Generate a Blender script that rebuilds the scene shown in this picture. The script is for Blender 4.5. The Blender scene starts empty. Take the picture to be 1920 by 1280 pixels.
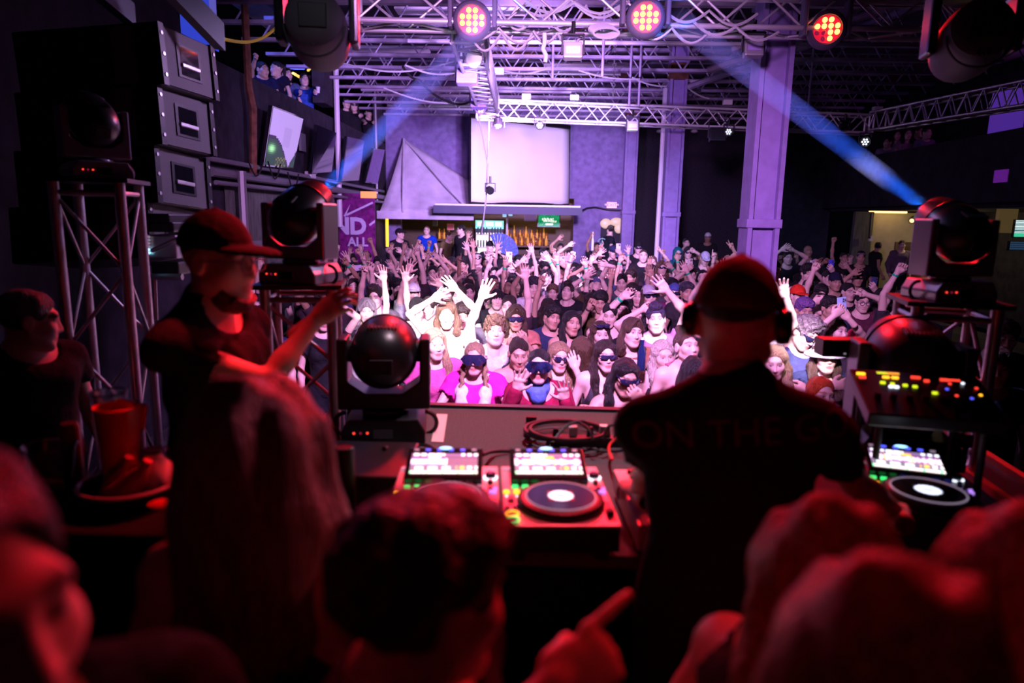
import bpy, bmesh, math, random
import numpy as np
from mathutils import Vector, Matrix
C = bpy.context.scene.collection
PI = math.pi
random.seed(7)
RNG = np.random.default_rng(11)

# ------------------------------------------------------------------ camera
CAMZ, FPX = 2.45, 1280.0
_p, _y, _r = math.radians(10.27), math.radians(1.8), math.radians(1.0)
_f = Vector((-math.sin(_y)*math.cos(_p), math.cos(_y)*math.cos(_p), -math.sin(_p)))
_r0 = Vector((math.cos(_y), math.sin(_y), 0))
_u0 = _r0.cross(_f)
CR = _r0*math.cos(_r) + _u0*math.sin(_r)
CU = _u0*math.cos(_r) - _r0*math.sin(_r)
CAM = Vector((0, 0, CAMZ))
def _dir(px, py): return _f*FPX + CR*(px-960) + CU*(640-py)
def P(px, py, Y):
    d = _dir(px, py); return CAM + d*(Y/d.y)
def PZ(px, py, z):
    d = _dir(px, py); return CAM + d*((z-CAMZ)/d.z)
def PX(px, py, X):
    d = _dir(px, py); return CAM + d*(X/d.x)
cd = bpy.data.cameras.new('camera'); cam = bpy.data.objects.new('camera', cd); C.objects.link(cam)
cam.matrix_world = Matrix((
    (CR.x, CU.x, -_f.x, CAM.x), (CR.y, CU.y, -_f.y, CAM.y), (CR.z, CU.z, -_f.z, CAM.z), (0, 0, 0, 1)))
cd.sensor_width = 36; cd.lens = 24; cd.clip_start = 0.02; cd.clip_end = 200
cd.dof.use_dof = True; cd.dof.focus_distance = 7.0; cd.dof.aperture_fstop = 1.5
bpy.context.scene.camera = cam

# ------------------------------------------------------------------ materials
MATS = {}
def mat(name, col=(.5, .5, .5), rough=.5, metal=0., spec=.5, emit=0., ecol=None, objcol=False, attr=None,
        bump=0., bscale=60., var=0., trans=0., coat=0., stretch=None, alpha=1.):
    if name in MATS: return MATS[name]
    m = bpy.data.materials.new(name); m.use_nodes = True; nt = m.node_tree; N = nt.nodes; L = nt.links
    b = N['Principled BSDF']
    b.inputs['Base Color'].default_value = (*col, 1); b.inputs['Roughness'].default_value = rough
    b.inputs['Metallic'].default_value = metal; b.inputs['Specular IOR Level'].default_value = spec
    b.inputs['Coat Weight'].default_value = coat; b.inputs['Transmission Weight'].default_value = trans
    src = None
    if objcol:
        src = N.new('ShaderNodeObjectInfo').outputs['Color']
    if attr:
        a = N.new('ShaderNodeAttribute'); a.attribute_name = attr; src = a.outputs['Color']
    if var or bump:
        tc = N.new('ShaderNodeTexCoord'); nz = N.new('ShaderNodeTexNoise'); nz.inputs['Scale'].default_value = bscale
        nz.inputs['Detail'].default_value = 4
        v = tc.outputs['Object']
        if stretch:
            mp = N.new('ShaderNodeMapping'); mp.inputs['Scale'].default_value = stretch; L.new(v, mp.inputs[0]); v = mp.outputs[0]
        L.new(v, nz.inputs['Vector'])
        if bump:
            bp = N.new('ShaderNodeBump'); bp.inputs['Strength'].default_value = bump; bp.inputs['Distance'].default_value = .02
            L.new(nz.outputs['Fac'], bp.inputs['Height']); L.new(bp.outputs[0], b.inputs['Normal'])
        if var:
            mx = N.new('ShaderNodeMix'); mx.data_type = 'RGBA'; mx.blend_type = 'MULTIPLY'; mx.inputs[0].default_value = 1
            rp = N.new('ShaderNodeMapRange'); rp.inputs[1].default_value = .3; rp.inputs[2].default_value = .7
            rp.inputs[3].default_value = 1-var; rp.inputs[4].default_value = 1
            L.new(nz.outputs['Fac'], rp.inputs[0])
            if src: L.new(src, mx.inputs[6])
            else: mx.inputs[6].default_value = (*col, 1)
            L.new(rp.outputs[0], mx.inputs[7]); src = mx.outputs[2]
    if src: L.new(src, b.inputs['Base Color'])
    if emit:
        b.inputs['Emission Strength'].default_value = emit
        if attr: L.new(src, b.inputs['Emission Color']); b.inputs['Base Color'].default_value = (0, 0, 0, 1)
        else: b.inputs['Emission Color'].default_value = (*(ecol or col), 1)
    MATS[name] = m; return m

def M(k): return MATS[k]
mat('skin', attr='Col', rough=.5, spec=.4)
mat('cloth', objcol=True, rough=.9, spec=.15, bump=.5, bscale=22, var=.35)
mat('hair', objcol=True, rough=.45, spec=.5, bump=.9, bscale=55, var=.7, stretch=(3, 3, .35))
mat('curls', objcol=True, rough=.5, spec=.5, bump=.9, bscale=70, var=.7)
mat('gloss', objcol=True, rough=.15, spec=.6)
mat('plastic', objcol=True, rough=.4, spec=.5)
mat('lens_mirror', (.02, .02, .06), .06, .0, .9, coat=1.)
mat('rainbow_mirror', (.02, .03, .1), .06, .0, .9, coat=1., var=.9, bscale=14)
mat('black_metal', (.012, .012, .014), .45, .3, .5, bump=.05, bscale=200)
mat('black_plastic', (.01, .01, .011), .35, 0, .5)
mat('smooth_black', (.012, .012, .014), .16, 0, .6)
mat('chrome', (.34, .32, .36), .28, .7, .6)
mat('head_shell', (.012, .012, .014), .34, .1, .5)
mat('rubber', (.012, .012, .012), .6)
mat('alu', (.62, .62, .64), .38, .75, .5, var=.25, bscale=9)
mat('white_alu', (.75, .75, .76), .4, .4, .5)
mat('steel', (.30, .30, .32), .5, .5)
mat('black_fabric', (.008, .008, .01), .95, 0, .1, bump=.3, bscale=90)
mat('grey_carpet', (.20, .19, .2), .95, 0, .1, bump=.8, bscale=160, var=.4)
mat('tape', (.8, .78, .78), .7)
mat('deck_top', (.62, .62, .63), .35, .2, .5)
mat('dark_deck', (.02, .02, .022), .3, .2, .5)
mat('platter', (.05, .05, .052), .12, .6, .6)
mat('knurl', (.02, .02, .02), .35, .4)
mat('black_wall', (.05, .046, .06), .8, 0, .2, bump=.4, bscale=5, var=.5)
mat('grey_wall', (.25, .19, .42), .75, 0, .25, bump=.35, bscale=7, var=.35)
mat('brick_dark', (.05, .045, .06), .85, 0, .2, bump=.6, bscale=14, var=.5, stretch=(1, 1, 4))
mat('corrugated', (.16, .18, .15), .55, .3, .4, var=.5, bscale=6, stretch=(6, 6, .6))
mat('concrete', (.10, .095, .1), .85, 0, .2, bump=.3, bscale=4, var=.5)
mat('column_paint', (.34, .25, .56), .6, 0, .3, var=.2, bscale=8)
mat('white_pipe', (.75, .73, .8), .4)
mat('rust', (.25, .10, .06), .8, .2, .3, var=.6, bscale=9)
mat('ceiling_deck', (.10, .09, .12), .8, .1, .3, var=.6, bscale=2.5)
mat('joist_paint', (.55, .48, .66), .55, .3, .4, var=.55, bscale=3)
mat('screen_cloth', (.85, .83, .87), .85, 0, .1, var=.05, bscale=2)
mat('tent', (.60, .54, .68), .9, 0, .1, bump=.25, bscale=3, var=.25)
mat('navy_trim', (.05, .05, .11), .6)
mat('wood', (.16, .10, .06), .6, var=.4, bscale=5, stretch=(1, 8, 8))
mat('beige_wall', (.52, .46, .33), .8, var=.2, bscale=4)
mat('cable', (.012, .012, .012), .5)
mat('grey_cable', (.5, .5, .52), .5)
mat('glass', (.85, .88, .9), .08, 0, .5, trans=1.)
mat('red_plastic_and_light', (.8, .05, .03), .35)  # red plastic; also red light painted onto case edge, cable and card
mat('white_plastic', (.8, .8, .8), .4)
mat('amber_glass_glow', (.80, .40, .06), .12, 0, .6, emit=.22, ecol=(1, .45, .05))  # bar light in the bottles painted as a faint glow
mat('tv_black', (.008, .008, .012), .08, 0, .7, coat=.5)
mat('pixels', attr='Col', rough=.5, emit=1.)
mat('pixels_hot', attr='Col', rough=.5, emit=2.2)
def glow(name, col, s): return mat(name, col, .4, emit=s, ecol=col)
glow('led_red', (1, .22, .04), 9); glow('led_dim', (.35, .01, .06), .6); glow('led_plate', (1, .01, .05), .55); glow('led_orange', (1, .45, .02), 2.2)
glow('led_yellow', (1, .55, .02), 2.2); glow('led_green', (.05, 1, .22), 1.4); glow('led_blue', (.08, .1, 1), 1.6)
glow('led_white', (.8, .85, 1), 2.2); glow('led_cyan', (.3, .7, 1), 2.5); glow('led_violet', (.5, .25, 1), 1.2)
glow('led_lime', (.7, .9, .02), 1.3); glow('led_redbtn', (1, .05, .03), 1.6); glow('warm_lamp', (1, .62, .2), 3); glow('led_dimviolet', (.45, .35, .5), .5)
glow('lamp_lens', (.75, .8, 1), 3.5)
glow('fridge_light', (1., .93, .66), .55); glow('exit_red', (1, .02, .05), 1.3); glow('exit_white', (1, .55, .65), .55); glow('blue_wall_glow', (.1, .15, 1), .5)

# ------------------------------------------------------------------ objects
def tag(o, label=None, cat=None, group=None, kind=None):
    if label: o['label'] = label
    if cat: o['category'] = cat
    if group: o['group'] = group
    if kind: o['kind'] = kind
    return o
def thing(name, label, cat, loc=(0, 0, 0), rz=0., group=None):
    o = bpy.data.objects.new(name, None); C.objects.link(o); o.empty_display_size = .1
    o.location = loc; o.rotation_euler = (0, 0, rz)
    return tag(o, label, cat, group)
def basis(o):
    return Matrix.Translation(o.location) @ o.rotation_euler.to_matrix().to_4x4()
def mesh_np(name, V, Q, smooth=True, col=None):
    me = bpy.data.meshes.new(name); n = len(V); q = len(Q); k = Q.shape[1]
    me.vertices.add(n); me.vertices.foreach_set('co', np.asarray(V, np.float32).ravel())
    me.loops.add(q*k); me.loops.foreach_set('vertex_index', np.asarray(Q, np.int32).ravel())
    me.polygons.add(q); me.polygons.foreach_set('loop_start', np.arange(0, q*k, k, dtype=np.int32))
    me.update(calc_edges=True)
    if smooth: me.polygons.foreach_set('use_smooth', np.ones(q, bool))
    if col is not None:
        a = me.color_attributes.new('Col', 'FLOAT_COLOR', 'POINT')
        a.data.foreach_set('color', np.concatenate([col, np.ones((n, 1))], 1).astype(np.float32).ravel())
    return me
def link(name, me, m, parent=None, color=None, loc=None, rot=None, label=None):
    o = bpy.data.objects.new(name, me); C.objects.link(o)
    if m is not None and not me.materials: me.materials.append(M(m) if isinstance(m, str) else m)
    if parent: o.parent = parent
    if color: o.color = (*color, 1)
    if loc is not None: o.location = loc
    if rot is not None: o.rotation_euler = rot
    if label: o['label'] = label
    return o

class B:
    """collects simple shapes and links them as one mesh"""
    def __init__(s): s.v = []; s.f = []; s.c = []
    def add(s, vs, fs, col=None):
        n = len(s.v); s.v += [tuple(v) for v in vs]; s.f += [tuple(i+n for i in f) for f in fs]
        if col is not None: s.c += [col]*len(vs)
    def box(s, c, d, R=None, taper=1., col=None):
        c = Vector(c); x, y, z = d[0]/2, d[1]/2, d[2]/2; vs = []
        for k in (-1, 1):
            t = taper if k > 0 else 1
            for a, b in ((-1, -1), (1, -1), (1, 1), (-1, 1)):
                v = Vector((a*x*t, b*y*t, k*z)); vs.append(c + (R @ v if R else v))
        s.add(vs, [(3, 2, 1, 0), (4, 5, 6, 7), (0, 1, 5, 4), (1, 2, 6, 5), (2, 3, 7, 6), (3, 0, 4, 7)], col); return s
    def quad(s, a, b, c, d, col=None): s.add([a, b, c, d], [(0, 1, 2, 3)], col); return s
    def cyl(s, a, b, r, r2=None, n=10, cap=True):
        a = Vector(a); b = Vector(b); r2 = r if r2 is None else r2
        d = (b-a).normalized(); u = d.orthogonal().normalized(); w = d.cross(u)
        vs = []
        for p, q in ((a, r), (b, r2)):
            vs += [p + (u*math.cos(2*PI*i/n) + w*math.sin(2*PI*i/n))*q for i in range(n)]
        fs = [(i, (i+1) % n, n+(i+1) % n, n+i) for i in range(n)]
        if cap: fs += [tuple(range(n-1, -1, -1)), tuple(range(n, 2*n))]
        s.add(vs, fs); return s
    def tube(s, pts, r, n=6):
        pts = [Vector(p) for p in pts]; vs = []; u = None
        for i, p in enumerate(pts):
            d = (pts[min(i+1, len(pts)-1)] - pts[max(i-1, 0)]).normalized()
            if u is None: u = d.orthogonal().normalized()
            u = (u - d*u.dot(d)).normalized(); w = d.cross(u)
            vs += [p + (u*math.cos(2*PI*k/n) + w*math.sin(2*PI*k/n))*r for k in range(n)]
        m = len(pts); fs = []
        for i in range(m-1):
            fs += [(i*n+k, i*n+(k+1) % n, (i+1)*n+(k+1) % n, (i+1)*n+k) for k in range(n)]
        fs += [tuple(range(n-1, -1, -1)), tuple(range((m-1)*n, m*n))]
        s.add(vs, fs); return s
    def lathe(s, prof, Mx=None, n=24, cap=True):
        vs = []; Mx = Mx or Matrix()
        for r, z in prof:
            vs += [Mx @ Vector((r*math.cos(2*PI*k/n), r*math.sin(2*PI*k/n), z)) for k in range(n)]
        m = len(prof); fs = []
        for i in range(m-1):
            fs += [(i*n+k, i*n+(k+1) % n, (i+1)*n+(k+1) % n, (i+1)*n+k) for k in range(n)]
        if cap: fs += [tuple(range(n-1, -1, -1)), tuple(range((m-1)*n, m*n))]
        s.add(vs, fs); return s
    def torus(s, c, R, r, Mx=None, n=24, k=6, a0=0., a1=2*PI):
        full = a1-a0 > 6.28; cnt = n if full else n+1
        pts = [Vector((R*math.cos(a0+(a1-a0)*i/n), R*math.sin(a0+(a1-a0)*i/n), 0)) for i in range(cnt)]
        vs = []
        for p in pts:
            d = p.normalized()
            vs += [p + d*r*math.cos(2*PI*j/k) + Vector((0, 0, r*math.sin(2*PI*j/k))) for j in range(k)]
        vs = [Vector(c) + (Mx @ v if Mx else v) for v in vs]
        fs = []
        for i in range(cnt if full else cnt-1):
            j = (i+1) % cnt
            fs += [(i*k+t, i*k+(t+1) % k, j*k+(t+1) % k, j*k+t)[::-1] for t in range(k)]
        s.add(vs, fs); return s
    def ell(s, c, rad, n=14, m=9, Mx=None):
        vs = []; c = Vector(c)
        for i in range(m+1):
            t = PI*i/m
            for k in range(n):
                a = 2*PI*k/n
                v = Vector((rad[0]*math.sin(t)*math.cos(a), rad[1]*math.sin(t)*math.sin(a), rad[2]*math.cos(t)))
                vs.append(c + (Mx @ v if Mx else v))
        fs = []
        for i in range(m):
            fs += [(i*n+k, (i+1)*n+k, (i+1)*n+(k+1) % n, i*n+(k+1) % n) for k in range(n)]
        s.add(vs, fs); return s
    def prism(s, poly, a, b, Mx=None):
        """poly of (x, z) extruded along y from a to b"""
        n = len(poly); Mx = Mx or Matrix()
        vs = [Mx @ Vector((x, a, z)) for x, z in poly] + [Mx @ Vector((x, b, z)) for x, z in poly]
        fs = [tuple(range(n)), tuple(range(2*n-1, n-1, -1))] + [(i, n+i, n+(i+1) % n, (i+1) % n) for i in range(n)]
        s.add(vs, fs); return s
    def obj(s, name, m, parent=None, smooth=False, bev=0., color=None, world=False, label=None, solid=0., weld=False):
        me = bpy.data.meshes.new(name); me.from_pydata(s.v, [], s.f)
        if s.c:
            a = me.color_attributes.new('Col', 'FLOAT_COLOR', 'POINT')
            a.data.foreach_set('color', np.array([(*c, 1) for c in s.c], np.float32).ravel())
        if weld:
            bm = bmesh.new(); bm.from_mesh(me); bmesh.ops.remove_doubles(bm, verts=bm.verts, dist=1e-4); bm.to_mesh(me); bm.free()
        me.validate(); me.update()
        if smooth:
            me.polygons.foreach_set('use_smooth', np.ones(len(me.polygons), bool))
            try: me.set_sharp_from_angle(angle=math.radians(40))
            except Exception: pass
        o = link(name, me, m, parent, color, label=label)
        if world and parent and parent.type == 'EMPTY': o.matrix_parent_inverse = basis(parent).inverted()
        if bev:
            md = o.modifiers.new('bevel', 'BEVEL'); md.width = bev; md.segments = 2; md.limit_method = 'ANGLE'
        if solid:
            md = o.modifiers.new('solid', 'SOLIDIFY'); md.thickness = solid; md.offset = 0
        return o

def text_mesh(txt, size, extrude=.002, font_shear=0., bold=0.):
    c = bpy.data.curves.new('t', 'FONT'); c.body = txt; c.size = size; c.extrude = extrude; c.align_x = 'CENTER'; c.align_y = 'CENTER'
    c.shear = font_shear; c.resolution_u = 3; c.offset = bold
    o = bpy.data.objects.new('t', c); C.objects.link(o)
    dg = bpy.context.evaluated_depsgraph_get(); dg.update()
    me = bpy.data.meshes.new_from_object(o.evaluated_get(dg))
    bpy.data.objects.remove(o); bpy.data.curves.remove(c)
    me.materials.clear()
    return me
def text(name, txt, size, m, parent, Mx, label=None, extrude=.002, shear=0., bold=0.):
    me = text_mesh(txt, size, extrude, shear, bold); me.transform(Mx)
    return link(name, me, m, parent, label=label)
def frame(o, x, y):
    """matrix whose local x/y axes run along x and y at o"""
    x = Vector(x).normalized(); y = Vector(y); z = x.cross(y).normalized(); y = z.cross(x)
    return Matrix(((x.x, y.x, z.x, o[0]), (x.y, y.y, z.y, o[1]), (x.z, y.z, z.z, o[2]), (0, 0, 0, 1)))
def pixels(name, Mx, w, h, nx, ny, fn, parent, m='pixels', world=False):
    """a lit display: a grid of small cells, each with the colour the picture shows there"""
    b = B()
    for j in range(ny):
        for i in range(nx):
            x0 = -w/2+w*i/nx; x1 = -w/2+w*(i+1)/nx; y0 = -h/2+h*j/ny; y1 = -h/2+h*(j+1)/ny
            b.quad(*[Mx @ Vector(q) for q in ((x0, y0, 0), (x1, y0, 0), (x1, y1, 0), (x0, y1, 0))], col=fn((i+.5)/nx, (j+.5)/ny))
    return b.obj(name, m, parent, world=world)
# ------------------------------------------------------------------ smooth-union solids meshed with surface nets
class Sdf:
    def __init__(s, lo, hi, h):
        s.h = h; s.lo = np.array(lo, float)-2*h
        s.n = np.ceil((np.array(hi)-s.lo)/h).astype(int)+3
        s.ax = [s.lo[i]+h*np.arange(s.n[i]) for i in range(3)]
        s.D = np.full(s.n, .3)
    def _sl(s, lo, hi, m):
        r = []
        for i in range(3):
            a = max(0, int((lo[i]-m-s.lo[i])/s.h)); b = min(s.n[i], int((hi[i]+m-s.lo[i])/s.h)+2)
            if b <= a: return None
            r.append(slice(a, b))
        return tuple(r)
    def _g(s, sl):
        return s.ax[0][sl[0]][:, None, None], s.ax[1][sl[1]][None, :, None], s.ax[2][sl[2]][None, None, :]
    def _mix(s, sl, d, k, op):
        a = s.D[sl]
        if op == 'u':
            h = np.maximum(k-np.abs(a-d), 0)/k; s.D[sl] = np.minimum(a, d)-h*h*k*.25
        else:
            d = -d; h = np.maximum(k-np.abs(a-d), 0)/k; s.D[sl] = np.maximum(a, d)+h*h*k*.25
    def ell(s, c, r, k=.02, op='u', R=None):
        rm = max(r); c = np.array(c, float)
        sl = s._sl(c-(rm if R is not None else np.array(r)), c+(rm if R is not None else np.array(r)), k+2*s.h)
        if sl is None: return s
        x, y, z = s._g(sl); x = x-c[0]; y = y-c[1]; z = z-c[2]
        if R is not None:
            x, y, z = (R[0][0]*x+R[1][0]*y+R[2][0]*z, R[0][1]*x+R[1][1]*y+R[2][1]*z, R[0][2]*x+R[1][2]*y+R[2][2]*z)
        k0 = np.sqrt((x/r[0])**2+(y/r[1])**2+(z/r[2])**2)+1e-9
        k1 = np.sqrt((x/r[0]**2)**2+(y/r[1]**2)**2+(z/r[2]**2)**2)+1e-9
        s._mix(sl, k0*(k0-1)/k1, k, op); return s
    def rc(s, a, b, r1, r2=None, k=.02, op='u'):
        r2 = r1 if r2 is None else r2; a = np.array(a, float); b = np.array(b, float); rm = max(r1, r2)
        sl = s._sl(np.minimum(a, b)-rm, np.maximum(a, b)+rm, k+2*s.h)
        if sl is None: return s
        x, y, z = s._g(sl); d = b-a; L = d.dot(d)+1e-12
        t = np.clip(((x-a[0])*d[0]+(y-a[1])*d[1]+(z-a[2])*d[2])/L, 0, 1)
        q = np.sqrt((x-a[0]-t*d[0])**2+(y-a[1]-t*d[1])**2+(z-a[2]-t*d[2])**2)-(r1+(r2-r1)*t)
        s._mix(sl, q, k, op); return s
    def cut(s, n, o):
        """keep the side the normal points away from"""
        n = np.array(n, float); n /= np.linalg.norm(n)
        x, y, z = s._g((slice(None),)*3)
        s.D = np.maximum(s.D, (x-o[0])*n[0]+(y-o[1])*n[1]+(z-o[2])*n[2]); return s
    def noise(s, amp, f, seed=0, st=(1, 1, 1)):
        x, y, z = s._g((slice(None),)*3); r = np.random.default_rng(seed); t = 0
        for i in range(5):
            w = r.normal(size=3); w /= np.linalg.norm(w); g = f*(.7+.8*r.random())
            t = t+np.sin(g*(w[0]*x*st[0]+w[1]*y*st[1]+w[2]*z*st[2])+r.random()*6.3)
        s.D = s.D+amp*t/2.2; return s
    def curls(s, amp, f, seed=0):
        x, y, z = s._g((slice(None),)*3); r = np.random.default_rng(seed).random(3)*6
        s.D = s.D+amp*np.sin(f*x+r[0]+2*np.sin(17*z))*np.sin(f*y+r[1]+2*np.sin(19*x))*np.sin(f*z+r[2]+2*np.sin(15*y)); return s
    def mesh(s):
        D = s.D; I = D < 0; n = D.shape
        c = [I[i:n[0]-1+i, j:n[1]-1+j, k:n[2]-1+k] for i in (0, 1) for j in (0, 1) for k in (0, 1)]
        cnt = sum(a.astype(np.int8) for a in c)
        act = np.argwhere((cnt > 0) & (cnt < 8))
        if len(act) == 0: return np.zeros((0, 3)), np.zeros((0, 4), int)
        vals = {}
        for i in (0, 1):
            for j in (0, 1):
                for k in (0, 1): vals[i, j, k] = D[act[:, 0]+i, act[:, 1]+j, act[:, 2]+k]
        acc = np.zeros((len(act), 3)); w = np.zeros(len(act))
        for a in vals:
            for ax in range(3):
                if a[ax]: continue
                b = list(a); b[ax] = 1; va = vals[a]; vb = vals[tuple(b)]
                m = (va < 0) != (vb < 0); t = np.where(m, va/np.where(m, va-vb, 1), 0)
                p = np.zeros((len(act), 3))+np.array(a); p[:, ax] += t
                acc += p*m[:, None]; w += m
        V = s.lo+s.h*(act+acc/w[:, None])
        idx = np.full((n[0]-1, n[1]-1, n[2]-1), -1, np.int64); idx[act[:, 0], act[:, 1], act[:, 2]] = np.arange(len(act))
        Q = []
        for ax in range(3):
            a = [slice(None)]*3; b = [slice(None)]*3; a[ax] = slice(0, -1); b[ax] = slice(1, None)
            A = I[tuple(a)]; E = np.argwhere(A != I[tuple(b)])
            o1, o2 = [(1, 2), (2, 0), (0, 1)][ax]
            E = E[(E[:, o1] > 0) & (E[:, o2] > 0) & (E[:, o1] < n[o1]-1) & (E[:, o2] < n[o2]-1)]
            s1 = np.zeros(3, int); s1[o1] = 1; s2 = np.zeros(3, int); s2[o2] = 1
            q = np.stack([idx[tuple((E-s1-s2).T)], idx[tuple((E-s2).T)], idx[tuple(E.T)], idx[tuple((E-s1).T)]], 1)
            fl = ~A[tuple(E.T)]; q[fl] = q[fl][:, ::-1]; Q.append(q)
        return V, np.concatenate(Q)

LOD_H = {0: .0052, 1: .0085, 2: .0125}
HEADS = {}
def head_template(kind, lod):
    """head and neck, face towards -y, origin at ear height; returns vertices, quads and a tone per vertex"""
    if (kind, lod) in HEADS: return HEADS[kind, lod]
    fem = kind in 'fgh'
    j = {'m': 1., 'n': 1.08, 'o': .95, 'f': .9, 'g': .95, 'h': .87}[kind]      # jaw
    ns = {'m': 1., 'n': 1.15, 'o': .9, 'f': .82, 'g': .88, 'h': .78}[kind]    # nose
    s = Sdf((-.11, -.15, -.24), (.11, .14, .16), LOD_H[lod])
    s.ell((0, .018, .035), (.076, .096, .086), .02)
    s.ell((0, -.03, -.038), (.064*j, .066, .076), .03)
    s.ell((0, -.062, -.098), (.026*j, .024, .018), .03)
    for x in (-1, 1):
        s.ell((x*.042, -.058, -.018), (.024, .026, .024), .03)
        s.rc((x*.058*j, .0, -.055), (x*.02, -.07, -.098), .014, .012, .03)
    s.rc((-.034, -.080, .034), (.034, -.080, .034), .009 if fem else .012, None, .025)
    for x in (-1, 1):
        s.ell((x*.031, -.104, .010), (.019, .017, .014), .014, 's')
    s.rc((0, -.087, .018), (0, -.102-.004*ns, -.027), .0062*ns, .0100*ns, .015)
    for x in (-1, 1):
        s.ell((x*.0125*ns, -.094, -.030), (.0080, .010, .0075), .008)
        s.ell((x*.031, -.0755, .009), (.0140, .0130, .0105), .006)
    s.ell((0, -.086, -.058), (.022, .010, .0065 if not fem else .0078), .010)
    s.ell((0, -.084, -.072), (.019, .010, .0075 if not fem else .009), .010)
    s.rc((-.023, -.100, -.065), (.023, -.100, -.065), .0035, None, .006, 's')
    for x in (-1, 1):
        s.ell((x*.079, .012, .0), (.010, .022, .032), .012)
        s.ell((x*.089, .006, .003), (.006, .013, .019), .006, 's')
    nr = .047 if fem else .056
    s.rc((0, .025, -.06), (0, .035, -.20), nr, nr+.004, .03)
    V, Q = s.mesh()
    x, y, z = np.abs(V[:, 0]), V[:, 1], V[:, 2]
    tone = np.zeros((len(V), 5))                                        # lips, brow, eye white, iris, cheek
    sg = LOD_H[lod]*.6
    def soft(d): return np.clip(.5-d/(2*sg), 0, 1)
    f = y < -.05
    lip = (np.sqrt((x/.024)**2+((z+.0655)/.0135)**2)-1)*.012
    tone[:, 0] = soft(lip)*(y < -.082)
    bz = .034+.006*np.clip((x-.015)/.02, 0, 1)-.012*np.clip((x-.035)/.02, 0, 1)
    brow = np.maximum(np.abs(z-bz)-(.0035 if fem else .0052), np.maximum(.013-x, x-.053))
    tone[:, 1] = soft(brow)*f
    ew = (np.sqrt(((x-.031)/.0145)**2+((z-.009)/.0056)**2)-1)*.0056
    tone[:, 2] = soft(ew)*f
    ir = np.sqrt((x-.031)**2+(z-.010)**2)-.0072
    tone[:, 3] = soft(ir)*soft(ew)*f
    lid = np.maximum(np.abs(z-.0160+.12*np.abs(x-.031))-.0024, np.abs(x-.031)-.017)
    tone[:, 3] = np.maximum(tone[:, 3], soft(lid)*f*.8)
    tone[:, 4] = np.clip(1-np.hypot(x-.04, z+.02)/.03, 0, 1)*f
    HEADS[kind, lod] = (V, Q, tone); return HEADS[kind, lod]

SKINS = [(.62, .42, .34), (.72, .52, .43), (.50, .31, .22), (.30, .17, .11), (.14, .075, .05)]
def head_colors(tone, sk, hairc, fem):
    b = np.array(sk); n = len(tone); col = np.tile(b, (n, 1))
    def over(t, c):
        nonlocal col
        col = col*(1-t[:, None])+np.array(c)*t[:, None]
    over(tone[:, 4]*.25, b*np.array([1.1, .75, .72]))
    over(tone[:, 0]*(.9 if fem else .65), b*np.array([.72, .28, .30]))
    over(tone[:, 1]*.85, np.array(hairc)*.5+.01)
    over(tone[:, 2], np.array((.42, .38, .37))*.6+b*.4); over(tone[:, 3], (.015, .01, .01))
    return col

HANDS = {}
def hand_template(pose, lod):
    """right hand: wrist at the origin, fingers +z, palm -y, thumb +x"""
    if (pose, lod) in HANDS: return HANDS[pose, lod]
    h = {0: .0042, 1: .006, 2: .009}[lod]
    s = Sdf((-.09, -.10, -.09), (.10, .05, .20), h)
    s.rc((0, 0, -.08), (0, 0, .01), .028, .026, .02)
    s.ell((0, 0, .048), (.040, .017, .052), .02)
    s.rc((-.030, -.002, .082), (.031, -.002, .088), .0115, None, .014)
    s.ell((.022, -.010, .034), (.017, .014, .028), .014)
    curl = {'open': (8, 10, 6), 'spread': (4, 4, 4), 'relax': (28, 34, 22), 'fist': (82, 98, 60), 'grip': (48, 55, 40), 'cup': (42, 48, 30)}
    base = [(-.032, .082, .060), (-.011, .092, .076), (.011, .094, .083), (.032, .089, .074)]
    for i, (bx, bz, L) in enumerate(base):
        sp = {'open': 7, 'spread': 13, 'relax': 3, 'fist': 0, 'grip': 2, 'cup': 3}.get(pose, 2)*(i-1.5)
        c = curl.get(pose)
        if pose == 'point': c = (4, 6, 6) if i == 3 else (80, 98, 60)
        if pose == 'peace': c = (4, 4, 4) if i >= 2 else (82, 98, 60); sp = (-7, 0, -8, 10)[i]
        if pose == 'relax': c = tuple(q*(1.25-.18*i) for q in c)
        r = .0090 if i else .0078
        if lod == 2: r *= 1.15
        p = np.array((bx, -.001, bz)); a = 0
        for sgm, (fr, an) in enumerate(zip((.45, .31, .24), c)):
            a += math.radians(an); d = np.array((math.sin(math.radians(sp))*math.cos(a), -math.sin(a), math.cos(a)*math.cos(math.radians(sp))))
            q = p+d*L*fr; s.rc(p, q, r-.0006*sgm, r-.0006*(sgm+1), .006 if sgm == 0 else .003); p = q
    b = np.array((.030, -.008, .022))
    if pose in ('fist', 'point', 'peace'): m = np.array((.040, -.036, .058)); e = np.array((.008, -.052, .068))
    elif pose in ('grip', 'cup'): m = np.array((.046, -.040, .052)); e = np.array((.034, -.062, .078))
    elif pose == 'relax': m = np.array((.055, -.026, .058)); e = np.array((.058, -.036, .092))
    else: m = np.array((.066, -.014, .052)); e = np.array((.088, -.016, .080))
    s.rc(b, m, .0135, .011, .012); s.rc(m, e, .0108, .0085, .004)
    V, Q = s.mesh(); HANDS[pose, lod] = (V, Q); return V, Q

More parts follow.
